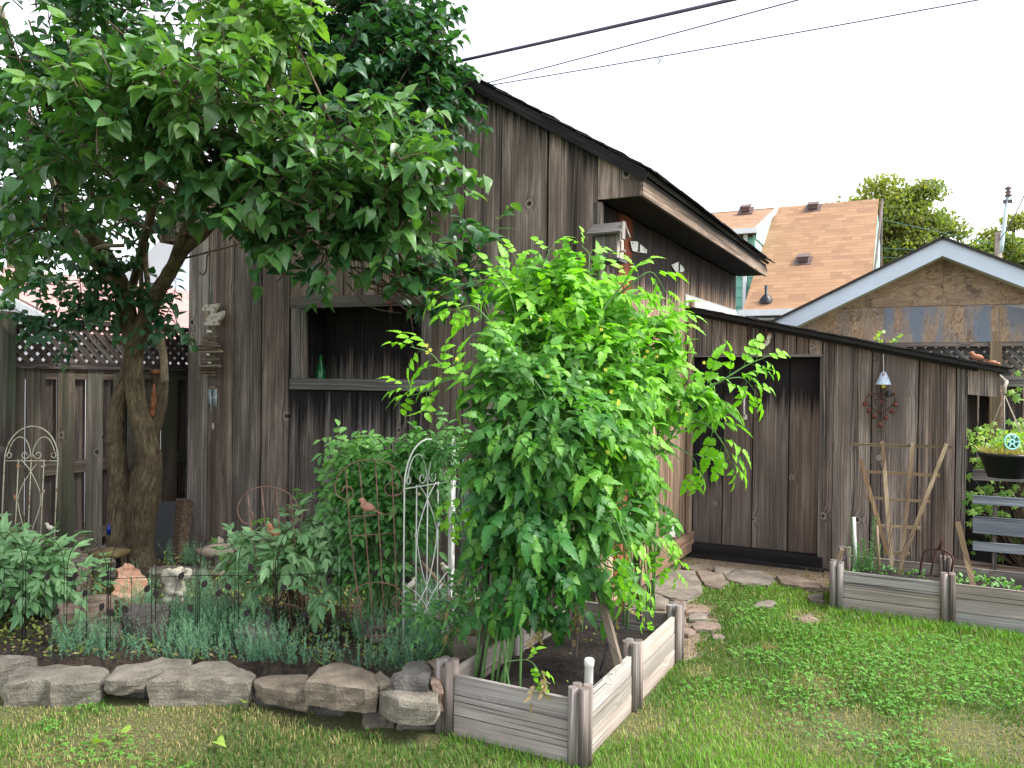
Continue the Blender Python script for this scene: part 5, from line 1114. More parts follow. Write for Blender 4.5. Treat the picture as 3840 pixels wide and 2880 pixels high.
# dark wire border fence
GWF = [onZ(.10, *q) for q in ((-60, 2385), (405, 2450), (740, 2432), (1030, 2430), (1330, 2420), (1500, 2400))]
def iron(name, pa, pb, hoops, label, hh):
    pa, pb = Vector(pa), Vector(pb); d = pb-pa; L_ = d.length; f = frame_fn(pa, d, Z_); t = thing(name, pa, label, 'border fence', 'iron hoop border fence panels'); b = MB(); r = .0021; hoops = max(2, hoops); w_ = L_/hoops
    b.tube([f(0, .02), f(L_, .02)], r, 5); b.tube([f(0, .40), f(L_, .40)], r, 5)
    for x in (0, L_): b.tube([f(x, -.08), f(x, .48)], r*1.35, 6)
    for k in range(hoops):
        x0_, x1_ = w_*k+.01, w_*(k+1)-.01; b.tube([f(x0_, .0), f(x0_, hh-w_*.6)]+arc(f, (x0_+x1_)/2, hh-w_*.6, (x1_-x0_)/2, PI, 0, 12, w_*.6)[1:]+[f(x1_, 0)], r, 5)
        b.tube([f((x0_+x1_)/2, 0), f((x0_+x1_)/2, .40)], r*.8, 5)
    b.build('hoop_frame', 'bwire', t)
    for k in range(hoops*3):
        x = L_*(k+.5)/(hoops*3)+random.uniform(-.02, .02); z = random.uniform(.14, .46); sg = random.choice((-1, 1)); b = MB(); b.tube(lin([f(x-sg*.05, z-.16), f(x-sg*.02, z-.06), f(x, z)], 3), r*.6, 5); b.build('stem', 'bwire', t)
        b = MB(); leafplate(b, f, x, z, .05, PI/2-sg*.5, .75); b.build('leaf', 'bleaf', t)
iron('border_fence', GWF[0], GWF[1], 3, 'dark iron hoop fence panel with metal leaves at the left end of the bed', .60)
iron('border_fence', GWF[1], GWF[2], 2, 'dark iron hoop fence panel with metal leaves in front of the pink rock and statue', .62)
iron('border_fence', GWF[2], GWF[3], 2, 'dark iron hoop fence panel with metal leaves in front of the peony', .62)
iron('border_fence', GWF[3], GWF[5], 2, 'dark iron hoop fence panel with metal leaves between the copper trellises', .70)
# ---------------------------------------------------------------- ornaments on the ground
st = onZ(.12, 662, 2262); d_ = float((st-Vector(CP)).dot(Vector(FW)))
def PS(x, y, dd=0.): return dep(500+x*.226, 1950+y*.226, d_+dd)
b = MB(); sx = .226*d_/3027
def blob(x, y, rx, ry, rz, dd=0., an=0.): R3 = Matrix((Vector(RT), Vector(UP), Vector(-FW))).transposed() @ Matrix.Rotation(an, 3, 'Z'); b.ball(PS(x, y, dd), rx*sx, ry*sx, rz*sx, R3, 14)
blob(690, 1080, 170, 130, 130); blob(690, 1180, 190, 140, 140); blob(650, 1340, 190, 140, 140); blob(700, 1200, 170, 120, 130); blob(640, 1180, 120, 90, 110, -.03); blob(780, 1230, 80, 50, 60, -.06, -.3)
blob(570, 1330, 100, 100, 90, -.04); blob(740, 1330, 90, 90, 80, -.03); blob(690, 960, 150, 130, 120, 0); blob(700, 880, 110, 80, 90, -.02)
blob(560, 950, 105, 150, 30, .0, .35); blob(590, 850, 60, 60, 30); blob(790, 950, 90, 60, 60, -.06, .3); blob(900, 930, 70, 60, 45, -.06, .8); blob(940, 860, 40, 60, 40, -.05); blob(890, 820, 60, 28, 35, -.05); blob(780, 810, 60, 45, 50); blob(840, 860, 40, 40, 35, -.03)
o = b.build('elephant_statue', 'statue', None, 'remesh'); tag(o, 'pale grey cast stone baby elephant with raised trunk, sitting among the sedum', 'statue')
pr = slabstone('pink_rock', [(420, 2215), (440, 2150), (470, 2128), (520, 2140), (556, 2165), (545, 2185), (470, 2225)], .23, .12, 'pinkrock', 'craggy pink quartz rock left of the elephant statue', 'rock', amp=.022, tilt=-.12)
slabstone('boulder', [(205, 2110), (225, 2065), (280, 2050), (335, 2070), (340, 2120), (290, 2150), (230, 2140)], .27, .08, 'stone', 'rounded brown boulder at the foot of the left fence', 'boulder', amp=.03)
slabstone('boulder', [(330, 2095), (345, 2055), (400, 2045), (440, 2060), (430, 2100)], .26, .1, 'stone', 'greyish rough boulder between the brown one and the tree trunk', 'boulder', amp=.03)
slabstone('log_edge', [(560, 2125), (700, 2120), (780, 2130), (780, 2150), (560, 2145)], .17, .08, 'stone', 'long mossy stone edging at the foot of the shed behind the statue', 'stone edging', amp=.015)
def lantern(name, px, py, s, mat, label, open_=False):
    c = onZ(.12, px, py); t = thing(name, c, label, 'lantern', 'small cast garden lanterns'); b = MB(); r = s*.5
    b.lathe([(0, 0), (r*.8, 0), (r*.8, .03), (r*.55, .04)], c, 8); b.build('base', mat, t); b = MB()
    for k in range(4): a = PI/4+k*PI/2; b.box(c+Vector((math.cos(a)*r*.5, math.sin(a)*r*.5, .04+s*.22)), X_, Z_, -Y_, r*.13, s*.22, r*.13)
    b.box(c+Z_*(.04+s*.05), X_, Z_, -Y_, r*.5, s*.05, r*.5); b.build('light_box', 'pot' if open_ else mat, t); b = MB()
    z = .04+s*.44; b.lathe([(0, z), (r*1.25, z+.0), (r*1.35, z+.035), (r*.75, z+s*.17), (r*.3, z+s*.27), (0, z+s*.28)], c, 6); b.build('roof', mat, t)
    if not open_: b = MB(); b.ball(c+Z_*(z+s*.32), r*.3, r*.3, r*.2); b.lathe([(r*.12, z+s*.4), (0, z+s*.48)], c, 8); b.build('finial', mat, t)
lantern('stone_lantern', 412, 2150, .21, 'lolive', 'low dark lantern with a flat olive pagoda roof by the tree trunk', True)
lantern('stone_lantern', 820, 2150, .26, 'lantern', 'pale stone pagoda lantern with a finial against the shed, left of the peony')
def leanbox(name, px4, yb_, mat, label, cat, th, zb=.12, ux=None):
    P = [onY(yb_+(.2 if k > 1 else 0), *q) for k, q in enumerate(px4)]; b = MB()
    n = (P[1]-P[0]).cross(P[3]-P[0]).normalized(); n = n if n.y < 0 else -n; b.slab(P, n, th, P[3]-P[0]); return tag(b.build(name, mat), label, cat)
leanbox('ribbed_mat', [(558, 2103), (641, 2098), (657, 1880), (572, 1882)], 4.52, 'mat', 'ribbed grey rubber mat leaning between the tree trunk and the shed', 'mat', .006)
leanbox('sheet_stack', [(643, 2100), (664, 2098), (690, 1868), (660, 1868)], 4.55, 'card', 'brown corrugated sheets stacked behind the grey mat', 'sheets', .10)
b = MB(); c = dep(408, 2003, 6.2); b.lathe([(0, 0), (.016, 0), (.016, .05), (.007, .065), (.007, .085), (0, .085)], c, 10); tag(b.build('small_bottle', 'blueglass'), 'small cobalt blue bottle hanging beside the tree trunk', 'bottle')
b = MB(); a = onZ(.12, 1660, 2205); e = dep(1548, 2075, 4.9); b.tube([dep(1665, 2200, 4.7), e], .011, 8); tag(b.build('bamboo_cane', 'lath'), 'short tan cane leaning behind the white bird trellis', 'cane')
b = MB(); rr = [dep(1660+i*12, 2330-i*2, 4.35) for i in range(12)]
for i in range(14): b.tube([dep(1640+i*6, 2260+abs(i-7)*2, 4.4), dep(1690+i*13, 2350-i*7, 4.2)], .0028, 4)
b.box(dep(1650, 2262, 4.4), RT, UP, -FW, .05, .012, .004); tag(b.build('leaf_rake', 'tealnet'), 'dark green plastic rake head lying behind the timber bed', 'rake')
# ---------------------------------------------------------------- right side things
ft = thing('fan_trellis', (-.2, 6.9, .2), 'tan wooden fan trellis standing in the right bed', 'trellis')
def F_(x, y, d=0.): 
    z = onY(6.45, x, y).z; return onY(6.42+.28*z+d, x, y)
def slat(px, wd, name='slat', d=0., mat='lath'):
    b = MB(); a, e = F_(*px[0], d), F_(*px[1], d); dd = (e-a).normalized(); b.box((a+e)/2, dd.cross(Y_), dd, -Y_, wd, (e-a).length/2, .006); b.build(name, mat, ft)
for p in (((3192, 1666), (3568, 1676)), ((3228, 1768), (3526, 1783)), ((3250, 1866), (3487, 1882)), ((3278, 1969), (3452, 1980)), ((3310, 2070), (3412, 2076))): slat(p, .010, 'cross_slat', .0)
for p in (((3226, 1722), (3330, 2080)), ((3309, 1655), (3346, 2135)), ((3424, 1660), (3377, 2160)), ((3550, 1664), (3392, 2082))): slat(p, .0135, 'upright_slat', -.014)
b = MB()
def fk(x, y): return onY(6.42, x, y)
for p in ([(3448, 2155), (3455, 2110), (3465, 2070), (3480, 2058), (3530, 2060), (3565, 2078), (3575, 2100), (3566, 2155)], [(3490, 2155), (3500, 2100), (3508, 2060)], [(3540, 2150), (3538, 2100), (3535, 2064)]): b.tube([fk(*q) for q in p], [.005]+[.008]*(len(p)-1), 7)
b.tube([fk(3522, 2062), fk(3535, 2022)], .012, 8); tag(b.build('fork_head', 'rust2'), 'rusty garden fork head stuck upright in the right bed', 'garden fork')
GS = 'stakes standing in the raised beds'
def stake(p, q, wd, mat, label, rnd_=False, name='stake'):
    b = MB(); p, q = Vector(p), Vector(q); d = (q-p).normalized()
    if rnd_: b.tube([p, q], wd, 8)
    else: b.box((p+q)/2, d.cross(Y_), d, -Y_, wd, (q-p).length/2, wd*.8)
    return tag(b.build(name, mat), label, 'stake', GS)
stake(onY(6.4, 3209, 2140), onY(6.4, 3202, 1940), .012, 'whitep', 'pale round stake tied near the top, left of the rosemary in the right bed', True)
stake(onY(6.3, 3298, 2150), onY(6.35, 3288, 1970), .009, 'lath', 'thin pale stake between the rosemary and the fan trellis', True)
stake(onY(6.25, 3655, 2215), onY(6.45, 3592, 1958), .017, 'lath', 'slanting weathered stake at the right bed, right of the fork')
stake(onY(6.25, 3143, 2110), onY(6.25, 3158, 2060), .014, 'lath', 'short pointed stub beside the left corner post of the right bed')
b = MB(); b.box((.85, 7.05, .13), Vector((0, .3, 1)), Vector((1, -.25, .0)), Vector((.25, 1, -.2)), .10, .75, .09, jit=.01); tag(b.build('timber_log', 'log'), 'cracked squared timber lying behind the right bed', 'log')
hb = thing('hanging_basket', onY(6.3, 3770, 1740), 'black plastic hanging basket with scraggly yellow-green plants at the right edge', 'hanging basket')
c = onY(6.3, 3772, 1698); b = MB(); b.lathe([(0, -.165), (.105, -.165), (.155, -.02), (.165, -.02), (.165, 0), (.15, 0), (.14, -.03), (0, -.03)], c, 24); b.build('bowl', 'pot', hb)
b = MB(); hk = onY(6.3, 3766, 1478)
for a in (.4, 2.5, 4.6, 5.6): b.tube([c+Vector((math.cos(a)*.16, math.sin(a)*.16, 0)), hk], .003, 5)
b.build('hanger_cord', 'rope', hb); b = MB(); b.tube(lin([hk, onY(6.3, 3768, 1450), onY(6.35, 3775, 1432), onY(6.5, 3768, 1428)], 4), .012, 8); b.tube([onY(6.35, 3775, 1432), (.47, 7.35, 1.68)], .008, 6); b.build('hook', 'rope', hb)
b = MB(); L_ = Leaves()
for k in range(220): a = random.uniform(0, 6.28); d = Vector((math.cos(a)*.6, math.sin(a)*.6, random.uniform(.1, .9))); L_.add(c+Vector((math.cos(a)*random.uniform(0, .13), math.sin(a)*random.uniform(0, .13), -.01)), d, rv(), random.uniform(.03, .10), 1.)
L_.S = [s for s in L_.S]; L_.build('dry_grass', 'needle', 'tomy', hb)
tw = thing('twine_reel', onY(6.1, 3795, 1660), 'pale teal plastic reel of garden wire lying on the hanging basket', 'reel')
c2 = onY(6.13, 3795, 1657); nx = Vector(-FW); f = frame_fn(c2, RT, UP); b = MB(); b.tube(arc(f, 0, 0, .048, 0, 2*PI, 25)[:-1], .006, 6, closed=True); b.tube(arc(f, 0, 0, .014, 0, 2*PI, 13)[:-1], .006, 6, closed=True)
for k in range(6): a = k*PI/3; b.tube([f(math.cos(a)*.014, math.sin(a)*.014), f(math.cos(a)*.046, math.sin(a)*.046)], .005, 6)
b.build('wheel', 'teal', tw); b = MB(); f2 = frame_fn(c2-nx*.022+Vector(RT)*.02, RT, UP); b.lathe([(0, -.012), (.04, -.012), (.04, .012), (0, .012)], c2-nx*.02+Vector(RT)*.015, 20, nx); b.build('green_line', 'gwire', tw)
GP = 'grey planks of the slatted compost side'
sb = thing('slatted_bin', (.9, 7.0, 0), 'blue-grey horizontal slats of a compost bin under the hanging basket', 'compost bin')
for (y0_, y1_), (y2_, y3_) in (((1857, 1889), (1870, 1902)), ((1935, 1998), (1950, 2016)), ((2031, 2062), (2046, 2082)), ((1760, 1800), (1766, 1808))):
    b = MB(); P = [onY(7.0, 3648, y1_), onY(7.0, 3850, y3_), onY(7.0, 3850, y2_), onY(7.0, 3648, y0_)]; e = (P[1]-P[0]); P[1] += e*1.6; P[2] += (P[2]-P[3])*1.6; b.slab(P, -Y_, .02, X_); b.build('slat', 'slat' if y0_ != 1760 else 'fencer', sb)
b = MB(); b.box((.44, 7.04, .4), X_, Z_, -Y_, .015, .38, .015); b.box((1.0, 7.04, .55), X_, Z_, -Y_, .04, .55, .02); b.build('upright', 'fencer', sb)
b = MB(); b.box((1.1, 7.5, .45), X_, Z_, -Y_, .85, .45, .012); b.build('back_panel', 'tar', sb)
# stakes and pipe in the tomato bed
for (x0_, y0_, x1_, y1_, ya_, yb_, wd, m, lb) in ((2400, 2330, 2372, 1750, 4.2, 4.2, .014, 'stake', 'dark upright stake at the right side of the tomatoes'), (2320, 2490, 2195, 2010, 3.45, 3.75, .017, 'stake', 'slanting grey stake leaning left in the middle of the tomato bed'), (2155, 2460, 2170, 1900, 3.7, 3.75, .014, 'stake', 'thin square stake in the centre of the tomato bed'), (2025, 2390, 2090, 1900, 3.85, 3.9, .016, 'stake', 'dark stake leaning right at the left of the tomato bed'), (1795, 2540, 1830, 2050, 3.35, 3.4, .014, 'stake', 'stake beside the thick stems in the near left corner of the tomato bed'), (2130, 2330, 2132, 2180, 4.3, 4.3, .014, 'stake', 'short brown stake far back in the tomato bed')):
    stake(onY(ya_, x0_, y0_), onY(yb_, x1_, y1_), wd, m, lb)
stake(onY(3.5, 2250, 2515), onY(3.75, 2335, 2240), .004, 'pot', 'thin black rod in the tomato bed holding the flamingo', True)
b = MB(); c = onZ(.15, 2203, 2560); c.y = 3.28; q = onY(3.28, 2205, 2562); b.lathe([(.018, -.03), (.0195, 0), (.0195, .195), (.022, .197), (.022, .222), (.018, .228), (0, .228)], Vector((q.x, 3.28, .155)), 16, (0.02, 0, 1))
for k in range(9): b.tube([Vector((q.x, 3.28, .165+.01*k))+Vector((math.cos(a)*.0198, math.sin(a)*.0198, 0)) for a in np.linspace(0, 2*PI, 14, endpoint=False)], .0012, 4, closed=True)
tag(b.build('plastic_pipe', 'pipe'), 'short white plastic pipe standing in the near corner of the tomato bed', 'pipe')
# ---------------------------------------------------------------- lilac trees
def limb(b, pts, r0=None, r1=None, n=5, seg=12, rough=.07):
    """pts: (px, py, Z) traced, or (px, py, Z, radius in metres)"""
    P = lin([dep(*p[:3]) for p in pts], n)
    if len(pts[0]) == 4: rs = [pts[min(i//n, len(pts)-1)][3]*(1-i % n/n)+pts[min(i//n+1, len(pts)-1)][3]*(i % n/n) for i in range(len(P))]
    else: rs = list(np.linspace(r0, r1, len(P)))
    b.tube(P, rs, seg, rough=rough); return P
lt = thing('lilac_tree', onZ(.12, 480, 2100), 'large leaning lilac tree with twisted bark trunks before the left fence', 'tree')
b = MB()
limb(b, [(448, 2140, 6.28, .12), (444, 2040, 6.28, .09), (448, 1900, 6.28, .085), (446, 1800, 6.25, .078), (437, 1700, 6.2, .070), (434, 1600, 6.2, .066), (446, 1500, 6.2, .060), (476, 1405, 6.2, .055), (498, 1320, 6.17, .055)], seg=14, rough=.045)
P1 = limb(b, [(530, 2140, 6.3, .12), (528, 2040, 6.3, .095), (540, 1920, 6.25, .098), (555, 1830, 6.2, .096), (563, 1740, 6.18, .086), (548, 1640, 6.15, .080), (520, 1540, 6.15, .074), (502, 1430, 6.15, .069), (500, 1310, 6.15, .067), (480, 1190, 6.1, .070), (455, 1080, 6.0, .066), (412, 985, 5.8, .055), (372, 925, 5.6, .05), (310, 830, 5.3, .045), (240, 690, 5.0, .04), (180, 520, 4.7, .03)], seg=14, rough=.045)
limb(b, [(500, 2100, 6.35, .10), (500, 1880, 6.33, .09), (530, 1740, 6.33, .066), (562, 1640, 6.32, .060), (590, 1550, 6.3, .058), (603, 1460, 6.3, .056), (592, 1392, 6.3, .050)], rough=.05)
P2 = limb(b, [(500, 1330, 6.15), (532, 1225, 6.1), (575, 1130, 6.0), (622, 1045, 5.8), (690, 935, 5.5), (760, 875, 5.2), (860, 770, 4.8), (1000, 720, 4.5), (1200, 700, 4.3), (1420, 690, 4.1)], .068, .016)
P3 = limb(b, [(470, 1200, 6.1), (500, 1060, 6.2), (560, 830, 5.4), (620, 650, 5.0), (700, 420, 4.6), (760, 200, 4.4)], .035, .016, seg=8)
P6 = limb(b, [(640, 1020, 5.8), (720, 790, 5.0), (740, 745, 4.8), (950, 745, 4.5), (1180, 830, 4.3), (1420, 960, 4.3), (1600, 1030, 4.35)], .04, .010, seg=8)
for x, y, r in ((408, 1655, .032),): b.ball(dep(x, y, 6.14), r, seg=10, noise=.1)
tr = b.build('trunk', 'bark', lt)
b = MB(); b.ball(dep(590, 1395, 6.27), .05, .05, .02, seg=12, noise=.1); P = [dep(*p) for p in ((566, 1500, 6.17), (575, 1440, 6.17), (580, 1500, 6.15), (572, 1560, 6.16), (562, 1550, 6.17))]; extr(b, P, -FW, .03); b.build('cut_wound', 'wound', tr)
b = MB()
limb(b, [(618, 1435, 6.25), (612, 1330, 6.2), (595, 1235, 6.15), (565, 1130, 6.1), (545, 960, 6.0), (555, 800, 5.7)], .030, .018, seg=8)
limb(b, [(520, 1240, 6.1), (530, 1100, 6.1), (530, 950, 6.0), (560, 870, 5.9), (590, 740, 5.6)], .020, .010, seg=8)
limb(b, [(405, 1030, 6.05), (350, 960, 5.9), (315, 940, 5.5), (250, 880, 5.2), (180, 820, 5.0), (90, 800, 4.9)], .030, .008, seg=8)
limb(b, [(313, 945, 5.6), (380, 925, 5.5), (465, 920, 5.5)], .016, .014, seg=8)
limb(b, [(430, 1060, 5.9), (330, 960, 5.7), (250, 800, 5.4), (60, 300, 5.2), (0, 20, 5.0)], .035, .02, seg=8)
b.build('pale_branches', 'barkp', tr)
def fill(clusters, leaf, lv, tw, anchors, lsize=(.07, .10), nl=(4, 6), size_twig=.0035, tips=.0):
    for (x, y, Z, rx, ry, rz, n, tip) in clusters:
        c = dep(x, y, Z)
        for k in range(n):
            d = rv(); d *= random.random()**.4; p = c+Vector(RT)*d.x*rx+Vector(UP)*d.y*ry+Vector(FW)*d.z*rz
            out = (Vector(RT)*d.x+Vector(UP)*d.y*.8-Vector(FW)*.5*abs(d.z)+rv(.7)+Vector((0, 0, .25)))
            L_ = random.uniform(.16, .30); m = random.randint(*nl); pts = shoot(p, out, L_, m, .0, .3)
            if tw is not None: tw.tube([p-out.normalized()*.06]+pts, [size_twig*1.3]+list(np.linspace(size_twig, size_twig*.4, len(pts))), 4, cap=False)
            if anchors and random.random() < .30:
                q = min((random.choice(anchors) for _ in range(8)), key=lambda a: (a-p).length); mid = q.lerp(p, .5)+rv(.06); tw.tube(lin([q, mid, p], 3), list(np.linspace(size_twig*2.4, size_twig, 7)), 5, cap=False)
            for i, q in enumerate(pts):
                dd = (pts[min(i+1, len(pts)-1)]-pts[max(i-1, 0)]).normalized(); s1 = dd.cross(Z_+rv(.3)).normalized()
                for sg in ((-1, 1) if i < len(pts)-1 else (-1, 0, 1)):
                    ld = dd*.45+s1*sg*.9+Vector((0, 0, -.35+random.gauss(0, .3))); ld += rv(.25); nr = (Z_*1.+rv(.55)-Vector(FW)*.25)
                    s = random.uniform(*lsize)*(1-.25*i/len(pts)); lv.add(q+ld.normalized()*.018, ld, nr, s, max(0, tip*random.uniform(.4, 1.3)+(.12 if i >= len(pts)-1 else 0)) )
anch = [p for p in P1[30:]]+P2[15:]+P3[8:]+P6[5:]
CL = [(230, 120, 4.6, .42, .28, .5, 48, .05), (560, 90, 4.6, .40, .26, .5, 46, .08), (900, 110, 4.2, .28, .22, .35, 46, .50), (1010, 190, 4.1, .16, .14, .2, 18, .6),
      (330, 420, 4.2, .42, .20, .45, 50, .10), (640, 430, 4.1, .38, .18, .4, 46, .15), (930, 480, 4.0, .28, .14, .35, 36, .2),
      (420, 330, 3.7, .26, .10, .2, 22, .35), (760, 340, 3.7, .25, .10, .2, 22, .35), (520, 640, 4.0, .42, .18, .4, 44, .1), (860, 640, 4.0, .32, .16, .35, 40, .15),
      (1150, 680, 4.0, .30, .17, .35, 42, .2), (1420, 640, 4.0, .30, .20, .35, 50, .25), (1530, 790, 4.1, .18, .20, .25, 28, .25), (1250, 830, 4.1, .30, .12, .3, 36, .12),
      (1000, 850, 4.2, .25, .12, .3, 26, .05), (1460, 960, 4.2, .18, .10, .2, 20, .1), (1230, 980, 4.2, .20, .07, .15, 14, .0), (1050, 1060, 4.3, .07, .08, .1, 5, .0), (1590, 1010, 4.3, .08, .12, .12, 9, .1),
      (1720, 1040, 4.4, .14, .13, .15, 16, -.1), (1800, 950, 4.4, .05, .05, .05, 3, .2), (1650, 1180, 4.4, .10, .10, .1, 7, -.1),
      (100, 620, 4.6, .26, .26, .35, 34, .08), (60, 900, 4.9, .22, .20, .3, 22, .25), (250, 800, 4.8, .22, .16, .3, 20, .1), (60, 300, 4.8, .28, .3, .4, 32, .02)]
lv = Leaves(); tw = MB(); fill([(x, y if y < 840 else y-35, Z, rx, ry, rz, int(n*(.85 if y < 400 else .66)), tip) for x, y, Z, rx, ry, rz, n, tip in CL], None, lv, tw, anch, (.06, .118), (3, 5)); lv.build('leaves', 'heart', 'lilac', lt); tw.build('twigs', 'twig', lt)
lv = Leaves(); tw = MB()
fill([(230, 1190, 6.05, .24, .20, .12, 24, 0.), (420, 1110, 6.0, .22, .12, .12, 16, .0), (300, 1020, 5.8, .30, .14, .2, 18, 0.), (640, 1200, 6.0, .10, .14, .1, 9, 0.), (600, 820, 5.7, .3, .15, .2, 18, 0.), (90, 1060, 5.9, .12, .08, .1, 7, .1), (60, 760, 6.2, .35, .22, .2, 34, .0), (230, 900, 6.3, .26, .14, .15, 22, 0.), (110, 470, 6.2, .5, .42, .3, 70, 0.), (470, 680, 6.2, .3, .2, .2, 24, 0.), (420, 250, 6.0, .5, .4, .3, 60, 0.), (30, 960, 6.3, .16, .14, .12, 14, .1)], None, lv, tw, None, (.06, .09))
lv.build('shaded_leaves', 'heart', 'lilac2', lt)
# bare twigs beneath the right branch
for k in range(34):
    a = dep(random.uniform(1280, 1560), random.uniform(930, 1080), 4.35); tw.tube(lin([a, a+Vector(RT)*random.uniform(.1, .25)-Vector(UP)*random.uniform(.02, .14), a+Vector(RT)*random.uniform(.25, .45)-Vector(UP)*random.uniform(.06, .28)], 3), list(np.linspace(.005, .0015, 7)), 5, cap=False)
tw.build('bare_twigs', 'twig', lt); tw = MB()
for k in range(60):
    a = dep(random.uniform(250, 950), random.uniform(560, 860), random.uniform(4.6, 5.4)); tw.tube(shoot(a, rv(), random.uniform(.2, .5), 5, 0, .3), list(np.linspace(.007, .002, 6)), 5, cap=False)
tw.build('inner_twigs', 'twig', lt)
l2 = thing('lilac_bush', (-4.3, 4.75, 0), 'darker lilac with thin fanning stems, close against the shed gable', 'tree')
b = MB(); A2 = []
for k, (x, y) in enumerate(((1560, 60), (1620, 280), (1480, -40), (1400, 20), (1300, -60), (1180, -40), (1060, -20), (1600, 160), (1540, 420))):
    base = dep(900+k*6, 900-k*8, 5.55); pts = lin([base, dep(1010+k*14, 620-k*12, 5.5), dep((1010+x)/2+20, (560+y)/2-10, 5.4), dep(x, y, 5.3)], 6); b.tube(pts, list(np.linspace(.020, .006, len(pts))), 7, cap=False); A2 += pts[8:]
b.build('stems', 'barkp', l2)
lv = Leaves(); tw = MB()
fill([(1500, 60, 5.4, .30, .26, .3, 60, 0.), (1540, 260, 5.3, .24, .24, .25, 56, .05), (1620, 400, 5.25, .16, .22, .2, 30, .08), (1250, 40, 5.5, .36, .26, .3, 60, 0.), (1300, 230, 5.4, .34, .22, .3, 54, 0.), (1130, 330, 5.4, .2, .2, .3, 22, 0.), (1440, 480, 5.2, .24, .18, .2, 30, .05), (1500, 620, 5.1, .2, .15, .2, 16, 0), (1050, 120, 5.4, .3, .26, .3, 40, 0), (1380, 330, 5.2, .3, .2, .2, 30, .02)], None, lv, tw, A2, (.07, .095), (4, 6))
lv.build('leaves', 'heart', 'lilac2', l2)
for k in range(26): a = dep(1620+random.gauss(0, 12), 200+random.gauss(0, 30), 5.2); tw.tube(shoot(a, Vector(RT)+Vector(UP)*1.4+rv(.4), random.uniform(.06, .16), 4), .0014, 4, cap=False)
tw.build('twigs', 'twig', l2)
# ---------------------------------------------------------------- tomatoes
def tomato(label, bases, tops, clusters, shoots, group='tomato plants staked in the timber bed', fruits=()):
    t = thing('tomato_plant', bases[0], label, 'tomato plant', group); st_ = MB(); lv = Leaves(); fl = MB(); an = []
    for p, q in zip(bases, tops):
        p, q = Vector(p), Vector(q); pts = lin([p, p.lerp(q, .3)+rv(.05), p.lerp(q, .7)+rv(.06), q], 6); st_.tube(pts, list(np.linspace(.0072, .004, len(pts))), 7, cap=False, rough=.05); an += pts[5:]
    for k in range(7):
        p, q = Vector(random.choice(bases)), Vector(random.choice(tops)); p = p+Vector((random.gauss(0, .05), random.gauss(0, .05), 0)); m = p.lerp(q, .45)+rv(.07); st_.tube(lin([p, p.lerp(m, .5)+rv(.025), m, m.lerp(q, .6)+rv(.05)], 5), list(np.linspace(.0065, .003, 16)), 6, cap=False, rough=.1)
    def leaf(q, dd, s, tip):
        n = Z_+rv(.55)-Vector(FW)*.45; lv.add(q, dd, n, s, tip)
    for (x, y, Z, rx, ry, rz, n, tip, droop) in clusters:
        c = dep(x, y, Z)
        for k in range(n):
            d = rv(); d *= random.random()**.35; p = c+Vector(RT)*d.x*rx+Vector(UP)*d.y*ry+Vector(FW)*d.z*rz
            out = Vector(RT)*d.x*1.2+Vector(UP)*d.y*.4-Vector(FW)*random.uniform(0., 1.)+rv(.5)+Vector((0, 0, .5-droop))
            m = 3; pts = shoot(p, out, random.uniform(.06, .15), m, .06-droop*.2, .35); st_.tube(pts, [.0045, .004, .003, .0015], 5, cap=False)
            if random.random() < .25: q = min((random.choice(an) for _ in range(8)), key=lambda a: (a-p).length); st_.tube(lin([q, q.lerp(p, .5)+rv(.05), p], 3), .005, 5, cap=False)
            for i, q in enumerate(pts[1:]):
                dd = (pts[i+1]-pts[i]).normalized(); s1 = dd.cross(rv()).normalized(); tt = tip*random.uniform(.3, 1.2)
                leaf(q, dd*.6+s1*.8+rv(.45)+Vector((0, 0, .12-droop*.55)), random.uniform(.085, .14), tt)
                if i == m-1: leaf(q, dd+rv(.3), random.uniform(.07, .11), min(1, tt+.25))
    for pts, r, ls in shoots:
        P = lin([dep(*q) for q in pts], 6); st_.tube(P, list(np.linspace(r, r*.3, len(P))), 6, cap=False)
        for i in range(5, len(P), 2):
            dd = (P[i]-P[i-1]).normalized(); s1 = dd.cross(Vector(FW)).normalized()*(-1 if (i//2) % 2 else 1); leaf(P[i], dd*.7+s1*.9+rv(.25)+Vector((0, 0, -.1)), ls*(1.15-.5*i/len(P)), .6+.4*i/len(P))
        leaf(P[-1], P[-1]-P[-3], ls*.7, 1.)
    st_.build('stems', 'tstem', t); lv.build('leaves', 'tom', 'tom', t); return t
ZS_ = .15
def gz(x, y): p = onZ(ZS_, x, y); return tuple(p)
